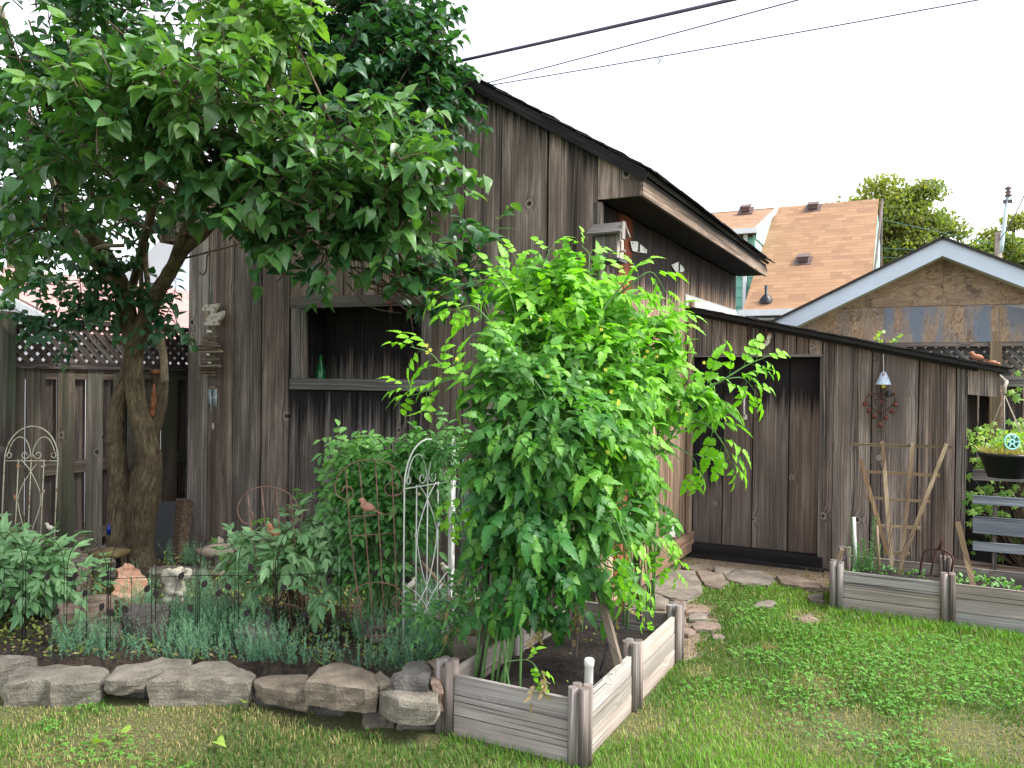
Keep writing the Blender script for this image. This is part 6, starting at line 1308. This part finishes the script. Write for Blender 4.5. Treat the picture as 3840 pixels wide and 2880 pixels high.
t1 = tomato('left tomato plant with thick bare stems at the near left corner of the bed',
    [gz(1800, 2580), gz(1840, 2600), gz(1780, 2560), gz(1870, 2590)], [dep(1950, 1500, 3.9), dep(2050, 1400, 3.9), dep(1850, 1700, 3.8), dep(2000, 1600, 3.9)],
    [(1950, 1700, 3.8, .13, .18, .16, 46, .08, .5), (1940, 1900, 3.75, .10, .15, .16, 36, .0, .8), (1960, 2080, 3.7, .10, .07, .12, 7, .0, .9), (1960, 1450, 3.9, .13, .13, .16, 30, .25, .2), (2060, 1600, 3.7, .15, .16, .12, 34, .15, .5), (1850, 2020, 3.9, .05, .08, .08, 5, .0, .8), (1900, 2230, 3.8, .10, .06, .1, 8, .0, .9)],
    [([(1960, 1450, 3.9), (1800, 1440, 3.8), (1700, 1420, 3.8), (1620, 1330, 3.8), (1540, 1300, 3.8)], .006, .14), ([(1700, 1420, 3.8), (1640, 1440, 3.8), (1560, 1480, 3.8), (1520, 1450, 3.8)], .005, .12), ([(1960, 1250, 4.), (1900, 1080, 4.), (1850, 1050, 4.), (1760, 1060, 4.), (1650, 1110, 4.)], .006, .13), ([(1960, 1300, 4.), (1860, 1230, 3.95), (1780, 1150, 3.95), (1700, 1160, 3.9)], .006, .12), ([(1850, 1800, 3.8), (1760, 1850, 3.8), (1720, 1950, 3.8)], .005, .14), ([(1900, 2480, 3.5), (1990, 2480, 3.45), (2040, 2560, 3.42)], .003, .07)])
t2 = tomato('middle tomato plant, tallest and brightest, filling the centre of the timber bed',
    [gz(2030, 2400), gz(2150, 2380), gz(2110, 2330)], [dep(2100, 1100, 4.2), dep(2250, 1000, 4.2), dep(2180, 950, 4.25)],
    [(2110, 1150, 4.2, 0.13, 0.13, 0.15, 40, .85, 0.), (2230, 1260, 4.2, 0.13, 0.13, 0.15, 44, .85, 0.), (2050, 1330, 4.1, 0.172, 0.148, 0.176, 50, .6, .1), (2240, 1420, 4.1, 0.172, 0.148, 0.176, 56, .6, .2), (2120, 1600, 3.95, 0.187, 0.164, 0.160, 60, .3, .4), (2230, 1660, 3.95, 0.16, 0.15, 0.15, 44, .35, .4), (2100, 1860, 3.85, 0.15, 0.15, 0.144, 40, .12, .7), (2200, 1930, 3.9, 0.09, 0.10, 0.10, 9, .15, .7), (2120, 2060, 3.8, 0.12, 0.07, 0.10, 12, .05, .9), (2060, 2220, 3.9, .12, .05, .10, 7, .0, .9), (2250, 2130, 3.9, .06, .07, .08, 6, .3, .9), (1990, 1170, 4.2, 0.07, 0.10, 0.10, 14, .8, 0)],
    [([(2180, 1750, 4.), (2160, 1500, 3.95), (2230, 1220, 3.95), (2380, 1010, 3.95)], .012, .14), ([(1930, 1100, 4.1), (1940, 1020, 4.1), (1930, 960, 4.1)], .005, .11), ([(2060, 1050, 4.1), (2050, 970, 4.1), (2070, 925, 4.1)], .005, .11), ([(2200, 1050, 4.1), (2210, 960, 4.1), (2180, 920, 4.1)], .005, .11), ([(2090, 1400, 4.), (2110, 1560, 3.8), (2200, 1640, 3.7), (2260, 1700, 3.7)], .006, .14), ([(2270, 1150, 4.1), (2350, 1080, 4.), (2440, 1020, 4.), (2500, 1100, 4.)], .006, .13), ([(2290, 1900, 3.7), (2350, 2050, 3.65), (2380, 2180, 3.6)], .004, .12)])
t3 = tomato('right tomato plant with long shoots reaching toward the lean-to door',
    [gz(2420, 2330), gz(2350, 2360), gz(2440, 2300)], [dep(2420, 1300, 4.4), dep(2480, 1250, 4.4), dep(2380, 1200, 4.4)],
    [(2410, 1270, 4.4, .06, .10, .12, 14, .8, .1), (2370, 1400, 4.4, .13, .16, .16, 34, .6, .2), (2440, 1560, 4.4, .10, .11, .14, 18, .6, .3), (2350, 1720, 4.3, .11, .14, .14, 19, .4, .5), (2360, 1870, 4.3, .09, .12, .12, 10, .3, .6), (2360, 2010, 4.3, .06, .10, .10, 6, .5, .7), (2560, 1490, 4.4, .07, .08, .1, 8, .8, .3), (2650, 1560, 4.35, .04, .05, .06, 3, .8, .4), (2500, 1390, 4.4, .06, .06, .08, 6, .8, .2)],
    [([(2480, 1700, 4.3), (2600, 1500, 4.25), (2720, 1420, 4.2), (2800, 1370, 4.2), (2870, 1340, 4.2)], .008, .15), ([(2720, 1420, 4.2), (2790, 1420, 4.2), (2840, 1480, 4.2)], .004, .12), ([(2560, 1560, 4.3), (2660, 1600, 4.25), (2720, 1680, 4.2), (2740, 1740, 4.2)], .006, .15), ([(2430, 1250, 4.3), (2500, 1190, 4.3), (2560, 1230, 4.3), (2550, 1300, 4.3)], .005, .13), ([(2400, 1960, 4.), (2460, 2040, 4.), (2500, 2080, 4.), (2530, 2150, 4.)], .004, .11), ([(2340, 2120, 3.8), (2400, 2220, 3.75), (2430, 2320, 3.75)], .003, .08), ([(2500, 1650, 4.3), (2600, 1720, 4.3), (2610, 1780, 4.3)], .005, .13)])
def add_fruit(t, lst):
    for x, y, Z in lst: b = MB(); b.ball(dep(x, y, Z), .016, seg=12); b.build('tomato_fruit', 'tomato', t)
add_fruit(t1, [(1832, 1355, 3.6), (1858, 1352, 3.6), (1905, 1315, 3.65), (1930, 1332, 3.65)]); add_fruit(t2, [(2170, 1400, 3.75), (2200, 1440, 3.75), (2165, 1540, 3.7)]); add_fruit(t3, [(2365, 2120, 4.1)])
def blossoms(t, rx, ry, Z, n):
    b = MB()
    for k in range(n):
        c = dep(random.uniform(*rx), random.uniform(*ry), Z-random.random()*.2)
        for j in range(5): a = j*1.257; d = (Vector(RT)*math.cos(a)+Vector(UP)*math.sin(a)); e = d.cross(Vector(FW)); extr(b, [c, c+d*.007+e*.003, c+d*.010-Vector(FW)*.003, c+d*.007-e*.003], -FW, .0005)
    b.build('blossoms', 'yellow', t)
blossoms(t1, (1600, 1850), (1200, 1400), 3.8, 4); blossoms(t2, (2000, 2350), (1100, 1750), 3.85, 12); blossoms(t3, (2400, 2650), (1250, 1600), 4.2, 7)
lv = Leaves()
for k in range(46): c = random.choice([(1680, 2300, 3.9), (1900, 2250, 3.7), (2010, 2330, 3.7), (2020, 2560, 3.4), (2330, 2200, 4.), (1760, 2200, 3.9), (2170, 2330, 3.9), (1980, 2460, 3.5)]); lv.add(dep(c[0]+random.gauss(0, 18), c[1]+random.gauss(0, 50), c[2]), Vector((random.gauss(0, .3), random.gauss(0, .3), -1)), rv(), random.uniform(.03, .055), 0)
lv.build('withered_leaves', 'tom', 'tomy', t1)
# ---------------------------------------------------------------- bed plants
def bush(name, base, clusters, tpl, mat, label, cat, size, stem='twig', group=None, nl=(3, 5), up=.4, sl=(.08, .18)):
    t = thing(name, base, label, cat, group); lv = Leaves(); s = MB(); base = Vector(base)
    for (x, y, Z, rx, ry, rz, n, tip) in clusters:
        c = dep(x, y, Z)
        for k in range(n):
            d = rv(); d *= random.random()**.4; p = c+Vector(RT)*d.x*rx+Vector(UP)*d.y*ry+Vector(FW)*d.z*rz
            if p.z < .12: p.z = .12+random.random()*.06
            out = Vector(RT)*d.x-Vector(FW)*random.uniform(-.2, .8)+rv(.4)+Z_*up; pts = shoot(p, out, random.uniform(*sl), random.randint(*nl), .02, .25)
            if k % 3 == 0: s.tube(lin([base+Vector((random.gauss(0, .06), random.gauss(0, .06), 0)), base.lerp(p, .5)+Z_*.08, p], 3), .004, 5, cap=False)
            s.tube(pts, .0025, 4, cap=False)
            for i, q in enumerate(pts):
                dd = (pts[min(i+1, len(pts)-1)]-pts[max(i-1, 0)]).normalized(); a = random.random()*6.28; s1 = dd.orthogonal(); s1.rotate(Matrix.Rotation(a, 3, dd)); lv.add(q, dd*.5+s1.normalized()*.8+Z_*.15, Z_+rv(.3)-Vector(FW)*.3, random.uniform(*size), max(0, tip*random.random()))
    lv.build('leaves', tpl, mat, t); s.build('stems', stem, t); return t
bush('peony', onZ(.12, 1080, 2290), [(1060, 2070, 4.8, .20, .13, .2, 30, .8), (965, 2120, 4.9, .09, .08, .1, 10, .6), (1190, 2080, 4.8, .16, .13, .15, 18, .8), (1080, 2200, 4.7, .20, .06, .15, 12, .3), (1230, 1990, 4.9, .09, .06, .08, 6, .6)], 'peony', 'peony', 'broad peony bush with pale green pointed leaves in the middle of the bed', 'peony', (.10, .15), group='peonies in the left bed')
bush('peony', onZ(.12, 110, 2290), [(70, 2130, 5.0, .18, .13, .15, 22, .4), (130, 2210, 5.0, .13, .08, .15, 10, .2), (60, 2250, 4.9, .14, .05, .15, 6, .1), (-60, 2150, 4.9, .12, .15, .15, 10, .4), (330, 2200, 5.0, .05, .03, .05, 3, .3)], 'peony', 'peony', 'peony with large drooping leaves in the bottom left corner of the bed', 'peony', (.12, .18), group='peonies in the left bed')
bush('rose_bush', onZ(.12, 1420, 2360), [(1325, 1740, 4.9, .06, .11, .06, 13, .9), (1310, 1850, 4.9, .09, .10, .08, 12, .8), (1430, 1850, 4.85, .17, .14, .12, 36, .5), (1430, 2020, 4.8, .16, .18, .12, 44, .3), (1560, 1750, 4.8, .14, .12, .12, 18, .5), (1600, 1700, 4.8, .08, .06, .08, 8, .3), (1430, 2180, 4.8, .10, .10, .1, 16, .15), (1550, 1950, 4.8, .12, .2, .1, 24, .2), (1640, 1730, 4.7, .05, .08, .05, 5, .2)], 'rose', 'rose', 'leafy rose bush climbing behind the copper and white trellises', 'rose bush', (.09, .14), 'tstem')
bush('hellebore', onZ(.12, 1700, 2500), [(1690, 2350, 4.0, .12, .10, .1, 10, .3), (1750, 2260, 4.0, .1, .08, .1, 8, .4)], 'rose', 'rose', 'sparse leafy weed behind the left side of the timber bed', 'weed', (.06, .09), 'tstem')
rm = thing('rosemary', onY(6.4, 3240, 2140), 'tall feathery rosemary plant at the left end of the right bed', 'rosemary'); lv = Leaves(); s = MB()
for k in range(26):
    x = random.gauss(3235, 28); hgt = random.uniform(.08, .30) if k > 3 else .5; a = onY(6.3+random.uniform(0, .2), x, 2140); pts = shoot(a, Vector((random.gauss(0, .25), random.gauss(0, .2), 1)), hgt*.8, 6, .05, .12); s.tube(pts, .002, 4, cap=False)
    for i in range(len(pts)-1):
        for j in range(12): q = pts[i].lerp(pts[i+1], j/12); lv.add(q, rv()+Z_*.7, rv(), random.uniform(.015, .03), random.random()*.5)
lv.build('leaves', 'needle', 'rosemary', rm); s.build('stems', 'tstem', rm)
def vine(name, base, clusters, mat, label, cat, size, tpl='maple', tipmax=1.):
    t = thing(name, base, label, cat); lv = Leaves(); s = MB()
    for (P, rx, ry, rz, n, tip) in clusters:
        c = Vector(P)
        for k in range(n):
            p = c+Vector((random.gauss(0, rx), random.gauss(0, ry), random.gauss(0, rz))); lv.add(p, Vector((random.gauss(0, .6), -.3, -.5+random.gauss(0, .4))), Vector((random.gauss(0, .3), -.8, .7)), random.uniform(*size), tip*random.random())
            if k % 4 == 0: s.tube(lin([Vector(base), Vector(base).lerp(p, .5)+rv(.08), p], 3), .003, 4, cap=False)
    lv.build('leaves', tpl, mat, t); s.build('stems', 'twig', t)
vine('grape_vine', (.7, 7.4, .1), [((.40, 7.4, 1.05), .06, .1, .10, 60, .6), ((.65, 7.4, 1.2), .15, .1, .08, 90, 1.), ((.45, 7.35, .75), .12, .1, .08, 40, .3), ((.38, 7.3, .62), .05, .1, .10, 26, .3), ((.55, 7.45, .35), .2, .05, .12, 50, .1), ((.7, 7.6, 1.55), .08, .08, .08, 26, .9), ((.75, 7.4, .95), .15, .1, .15, 60, .8)], 'grape', 'yellow-green grape vine climbing behind the compost slats at the right edge', 'vine', (.06, .11))
lv = Leaves(); c = onY(6.3, 3780, 1690)
for k in range(260): lv.add(c+Vector((random.gauss(0, .09), random.gauss(0, .09), random.uniform(0, .12))), rv()+Z_, rv(), random.uniform(.02, .035), random.random()); 
lv.build('sparse_foliage', 'oval', 'grape', hb)
lv = Leaves(); s = MB()
for px in (2960, 2985, 3250, 3275, 3300, 3320):
    a = onY(8.6, px, 1330); e = onY(8.6, px+(50 if px > 3200 else 10)+random.uniform(-20, 30), 1265 if px < 3100 else random.uniform(1215, 1290)); s.tube([a, e], .004, 4)
    for k in range(12): q = a.lerp(e, random.random()); lv.add(q, rv()+Z_*.5, rv(), .05, 1.)
wd = thing('tall_weed', (-.9, 8.6, 0), 'thin yellow-green weed shoots poking up behind the lean-to roof', 'weed'); s.tube([(-.9, 8.6, 0), tuple(a)], .005, 4); s.build('stems', 'tstem', wd); lv.build('leaves', 'oval', 'grape', wd)
# seedlings in the right bed
lv = Leaves()
for k in range(90): lv.add((random.uniform(.15, .55), random.uniform(6.2, 6.5), .24+random.random()*.04), rv()+Z_*.3, Z_+rv(.3), random.uniform(.025, .045), .5)
for k in range(70): lv.add((random.uniform(-.5, 0), random.uniform(6.2, 6.5), .24+random.random()*.03), rv()+Z_*.6, Z_+rv(.3), random.uniform(.02, .04), .2)
kind(lv.build('seedlings', 'oval', 'rose'), 'stuff')
lv = Leaves()
for k in range(60): lv.add((random.uniform(A0+.1, A1-.08), random.uniform(B0+.1, B1-.1), .155), rv()+Z_*.3, Z_+rv(.3), random.uniform(.012, .022), .6)
kind(lv.build('bed_seedlings', 'oval', 'weed'), 'stuff')
# ---------------------------------------------------------------- sedum and low weeds over the left bed
lv = Leaves(); st_c = onZ(.12, 662, 2262)
sedc = [(650, 2480, 150, 14, 110), (960, 2490, 120, 14, 90), (1300, 2515, 120, 14, 110), (1500, 2500, 100, 20, 100), (650, 2330, 170, 60, 330), (760, 2400, 170, 45, 300), (980, 2420, 150, 45, 260), (520, 2330, 90, 40, 130), (1200, 2480, 90, 40, 240), (1400, 2420, 130, 50, 260), (1560, 2380, 80, 60, 200), (740, 2120, 90, 10, 70), (1640, 2250, 70, 60, 120), (1060, 2480, 80, 20, 90), (420, 2420, 120, 30, 100), (300, 2440, 120, 25, 90), (560, 2260, 60, 50, 110), (760, 2230, 50, 60, 130), (880, 2330, 90, 40, 160), (330, 2330, 70, 30, 70), (1760, 2330, 50, 40, 60), (1620, 2450, 60, 30, 80)]
for (x, y, sx_, sy_, n) in sedc:
    for k in range(n):
        a = onZ(.10, x+random.gauss(0, sx_*.6), y+random.gauss(0, sy_*.7))
        if not bool(inpoly(a.x, a.y, BED)) or vnoise(a.x, a.y, 6, 91)+random.gauss(0, .3) < -.25 or abs((a.x-st_c.x)*.89+(a.y-st_c.y)*.46) < .11 and 0 < -(a.x-st_c.x)*.46*-1-(a.y-st_c.y)*.89 < .42: continue
        hgt = random.uniform(.08, .21) if y > 2150 else random.uniform(.12, .2); pts = shoot(a, Vector((random.gauss(0, .4), random.gauss(0, .4)-.15, 1)), hgt, 4, .22, .22)
        for i in range(4):
            for j in range(12): q = pts[i].lerp(pts[i+1], j/9); an = random.random()*6.28; lv.add(q, Vector((math.cos(an), math.sin(an), .9)), rv(), random.uniform(.012, .019), (.3 if i == 3 else 0)+.3*random.random())
TPL['needle'] = [(np.array([(-.10, 0, 0), (.10, 0, 0), (0, 1, 0)]), np.array([(0, 1, 2)]))]
kind(lv.build('sedum_ground_cover', 'needle', 'sedum'), 'stuff')
lv = Leaves()
for k in range(9000):
    a = Vector((random.uniform(-6.2, -2.05), random.uniform(1.6, 4.7), 0)); nz = float(vnoise(a.x, a.y, 5, 21))
    if nz < -.5+random.gauss(0, .25) or not bool(inpoly(a.x, a.y, BED)): continue
    lv.add((a.x, a.y, .10+random.random()*.05), rv()+Z_*.3, Z_+rv(.4), random.uniform(.015, .035), random.random()**2)
kind(lv.build('bed_weeds', 'oval', 'weed'), 'stuff')
lv = Leaves()   # fallen leaves, bark chips
for k in range(900):
    a = (random.uniform(-5.5, -2.1), random.uniform(2.4, 4.7))
    if bool(inpoly(a[0], a[1], BED)): lv.add((a[0], a[1], .118+random.random()*.02), Vector((random.gauss(0, 1), random.gauss(0, 1), .1)), Z_+rv(.4), random.uniform(.015, .05), random.random())
kind(lv.build('leaf_litter', 'oval', 'tomy'), 'stuff')
fl_ = [('fallen_leaf', 480, 2745, .075, 'bright green fallen leaf on the left lawn below the first wall stone'), ('fallen_leaf', 810, 2780, .07, 'green fallen leaf on the lawn left of the timber bed front'), ('fallen_leaf', 350, 2790, .06, 'yellow-green fallen leaf at the bottom left of the lawn'), ('fallen_leaf', 1130, 2655, .08, 'bright green fallen leaf on the lawn below the stacked boulder'), ('fallen_leaf', 915, 2635, .07, 'yellow-green leaf on the lawn by the pointed slab')]
for nm, x, y, s_, lb in fl_:
    l_ = Leaves(); q = onZ(.04, x, y); l_.add(q, Vector((random.gauss(0, 1), random.gauss(0, 1), .3)), Z_+rv(.5), s_*.9, .8); tag(l_.build(nm, 'heart', 'grape'), lb, 'leaf', 'fallen leaves on the lawn')
# ---------------------------------------------------------------- lawn
def lawn():
    N = 760000; x = RN.uniform(-5.6, 4.2, N); y = RN.uniform(.6, 7.3, N); d = x*FW[0]+y*FW[1]
    k = (d > 2.1) & ((np.abs(x*RT[0]+y*RT[1]) < d*.68+.2) | (RN.random(N) < .6)); k &= RN.random(N) < np.clip(1.35-.14*d, .45, 1)
    x, y = x[k], y[k]; k = ~inpoly(x, y, BED); k &= ~((x > A0-.03) & (x < A1+.03) & (y > B0-.03) & (y < B1+.03)); k &= ~((x > -.62) & (y > Y2-.03)) & (y < 7.2)
    k &= ~((x < -2.0) & (y > 3.0+.0*x) & (x > -2.3)); edge = inpoly(x+.10*vnoise(x, y, 11, 33), y+.10*vnoise(x, y, 12, 34), PATH); k &= ~edge | (RN.random(len(x)) < .03); k &= ~((x < -2.0) & (y > 3.3))
    x, y = x[k], y[k]
    for ol in STONES: kk = ~inpoly(x, y, ol); x, y = x[kk], y[kk]
    dry = .5*vnoise(x, y, 2.4, 41)+.35*vnoise(x, y, 7, 42)+.25*vnoise(x, y, 18, 43); left = np.clip((-1.2-x)/1.6, 0, 1)*.30; dry = dry+left
    spots = [(onZ(0, *q), r) for q, r in (((3150, 2740), .20), ((3030, 2320), .13), ((3640, 2760), .2), ((3060, 2560), .10), ((3100, 2610), .08), ((2890, 2430), .05), ((2620, 2520), .07), ((480, 2780), .3), ((1100, 2660), .16), ((2360, 2700), .16), ((60, 2640), .25), ((2800, 2180), .10))]
    sp = np.zeros(len(x))
    for q, r in spots: sp = np.maximum(sp, np.clip(1.5-np.hypot((x-q.x), (y-q.y)*.8)/r, 0, 1))
    k = RN.random(len(x)) > sp*.45; x, y, dry, sp = x[k], y[k], dry[k], sp[k]
    n = len(x); dryv = np.clip(np.where(RN.random(n) < np.clip(.06+.30*np.clip(dry-.2, 0, 1)+sp*.7, 0, .95), RN.uniform(.5, 1, n), RN.uniform(0, .15, n)), 0, 1)
    gr = np.clip(.42+.28*vnoise(x, y, 1.6, 51)+.2*vnoise(x, y, 6, 52)+RN.normal(0, .16, n)+np.clip((x+.3)*.12, -.2, .3), 0, 1)
    h_ = RN.uniform(.018, .044, n)*(1-.45*sp)*(1+.3*vnoise(x, y, 4, 53)); h_ = np.where((y > 5.85) & (x > -.6), h_*1.7, h_)
    a = RN.uniform(0, 2*PI, n); le = RN.uniform(.1, .9, n)*h_; wd = RN.uniform(.0012, .0024, n)*np.clip((x*FW[0]+y*FW[1])/3.3, 1, 2); ca, sa = np.cos(a), np.sin(a)
    V = np.zeros((n, 5, 3)); z0 = .002
    for i, (t, wf) in enumerate(((0, 1), (0, -1), (.55, .8), (.55, -.8), (1, 0))):
        V[:, i, 0] = x-sa*wd*wf+ca*le*t*t; V[:, i, 1] = y+ca*wd*wf+sa*le*t*t; V[:, i, 2] = z0+h_*t*(1-.15*t)
    F = (np.array([(0, 1, 3), (0, 3, 2), (2, 3, 4)])[None]+(np.arange(n)*5)[:, None, None]).reshape(-1, 3)
    A = np.repeat(np.stack([dryv, gr], 1), 5, 0); kind(npmesh('grass', V.reshape(-1, 3), F, A*0, A, 'grass', None, True), 'stuff')
    # clover patches
    m = 48000; cx = RN.uniform(-4.6, 3.4, m); cy = RN.uniform(1.6, 6.2, m); pat = vnoise(cx, cy, 3.2, 61)+.5*vnoise(cx, cy, 9, 62)+np.exp(-((cx+.35)**2+(cy-4.9)**2)/.55)*1.9-.25
    d = cx*FW[0]+cy*FW[1]; k = (pat > .55+RN.normal(0, .15, m)) & (d > 2.9) & (np.abs(cx*RT[0]+cy*RT[1]) < d*.68+.1); k &= ~inpoly(cx, cy, BED) & ~inpoly(cx, cy, PATH) & ~((cx > A0-.03) & (cx < A1+.03) & (cy > B0-.03) & (cy < B1+.03)) & ~((cx > -.62) & (cy > Y2-.03)) & ~((cx < -2.0) & (cy > 3.0))
    cx, cy = cx[k], cy[k]
    for ol in STONES: kk = ~inpoly(cx, cy, ol); cx, cy = cx[kk], cy[kk]
    L_ = Leaves()
    for X, Y in zip(cx, cy): L_.add((X, Y, RN.uniform(.018, .045)), (RN.normal(), RN.normal(), .05), (RN.normal(0, .25), RN.normal(0, .25), 1), RN.uniform(.008, .014), RN.random()*.5)
    kind(L_.build('clover', 'clover', 'clover'), 'stuff')
STONES = []
for o in list(COL.objects):
    if o.name.startswith(('flagstone', 'wall_stone')):
        co_ = np.array([v.co[:2] for v in o.data.vertices]); c_ = co_.mean(0); an_ = np.arctan2(*(co_-c_).T[::-1]); hull = []
        for q in range(16):
            m_ = (an_ > -PI+q*PI/8) & (an_ <= -PI+(q+1)*PI/8)
            if m_.any(): s_ = co_[m_]; hull.append(s_[np.argmax(np.hypot(*(s_-c_).T))])
        STONES.append([tuple(h_) for h_ in hull])
lawn()
lv = Leaves()  # dry blades and tufts among the flagstones
for k in range(2600):
    x, y = random.uniform(-2, -.5), random.uniform(4.3, 7.2)
    if bool(inpoly(x, y, PATH)) and float(vnoise(x, y, 8, 71)) > .35: lv.add((x, y, .005), Vector((random.gauss(0, .5), random.gauss(0, .5), 1)), rv(), random.uniform(.02, .05), 0)
kind(lv.build('dry_tufts', 'needle', 'tomy'), 'stuff')
# ---------------------------------------------------------------- distant trees
def dtree(px, py, Y, R, H, mat, label, n, tip, seed, name='maple_tree', nb=26):
    c = onY(Y, px, py); t = thing(name, (c.x, c.y, 0), label, 'tree'); b = MB(); b.tube([(c.x, c.y, 0), (c.x+.2, c.y, c.z*.5), (c.x, c.y, c.z)], [.4, .3, .12], 10, rough=.05); rr = random.Random(seed); cl = []
    for k in range(nb):
        d = Vector((rr.gauss(0, 1), rr.gauss(0, 1), rr.gauss(0, 1))).normalized()*rr.uniform(.3, .85); q = c+Vector((d.x*R, d.y*R*.6, d.z*H)); cl.append((q, rr.uniform(.16, .30)*R, rr.random())); b.tube(lin([c-Z_*H*.5, c.lerp(q, .5)+Vector((0, 0, -.2)), q], 3), list(np.linspace(.12, .03, 7)), 6, cap=False)
    b.build('trunk', 'bark', t); lv = Leaves()
    for q, s, r in cl:
        for k in range(n//nb): d = Vector((random.gauss(0, 1), random.gauss(0, 1), random.gauss(0, 1))).normalized()*random.random()**.5; lv.add(q+Vector((d.x*s*1.25, d.y*s, d.z*s*.7)), rv()+Vector((0, 0, -.5)), Z_+rv(.7), random.uniform(.11, .20), (tip*r*1.4 if random.random() < .8 else random.random()))
    lv.build('crown', 'oval', mat, t)
dtree(3330, 905, 36, 3.1, 2.95, 'maple', 'big rounded green and gold tree behind the plywood garage', 30000, .30, 3, nb=70)
dtree(3770, 1000, 38, 2.3, 2.5, 'maple', 'yellowing tree at the right edge behind the utility pole', 14000, .8, 5, nb=36)
dtree(3235, 800, 40, .7, .7, 'maple2', 'small dark treetop peeking above the right end of the orange roof', 2500, .1, 6, nb=10)
dtree(40, 860, 20, 1.5, 1.6, 'maple2', 'reddish and green tree beyond the red roof at the far left', 5000, .9, 9, nb=16)
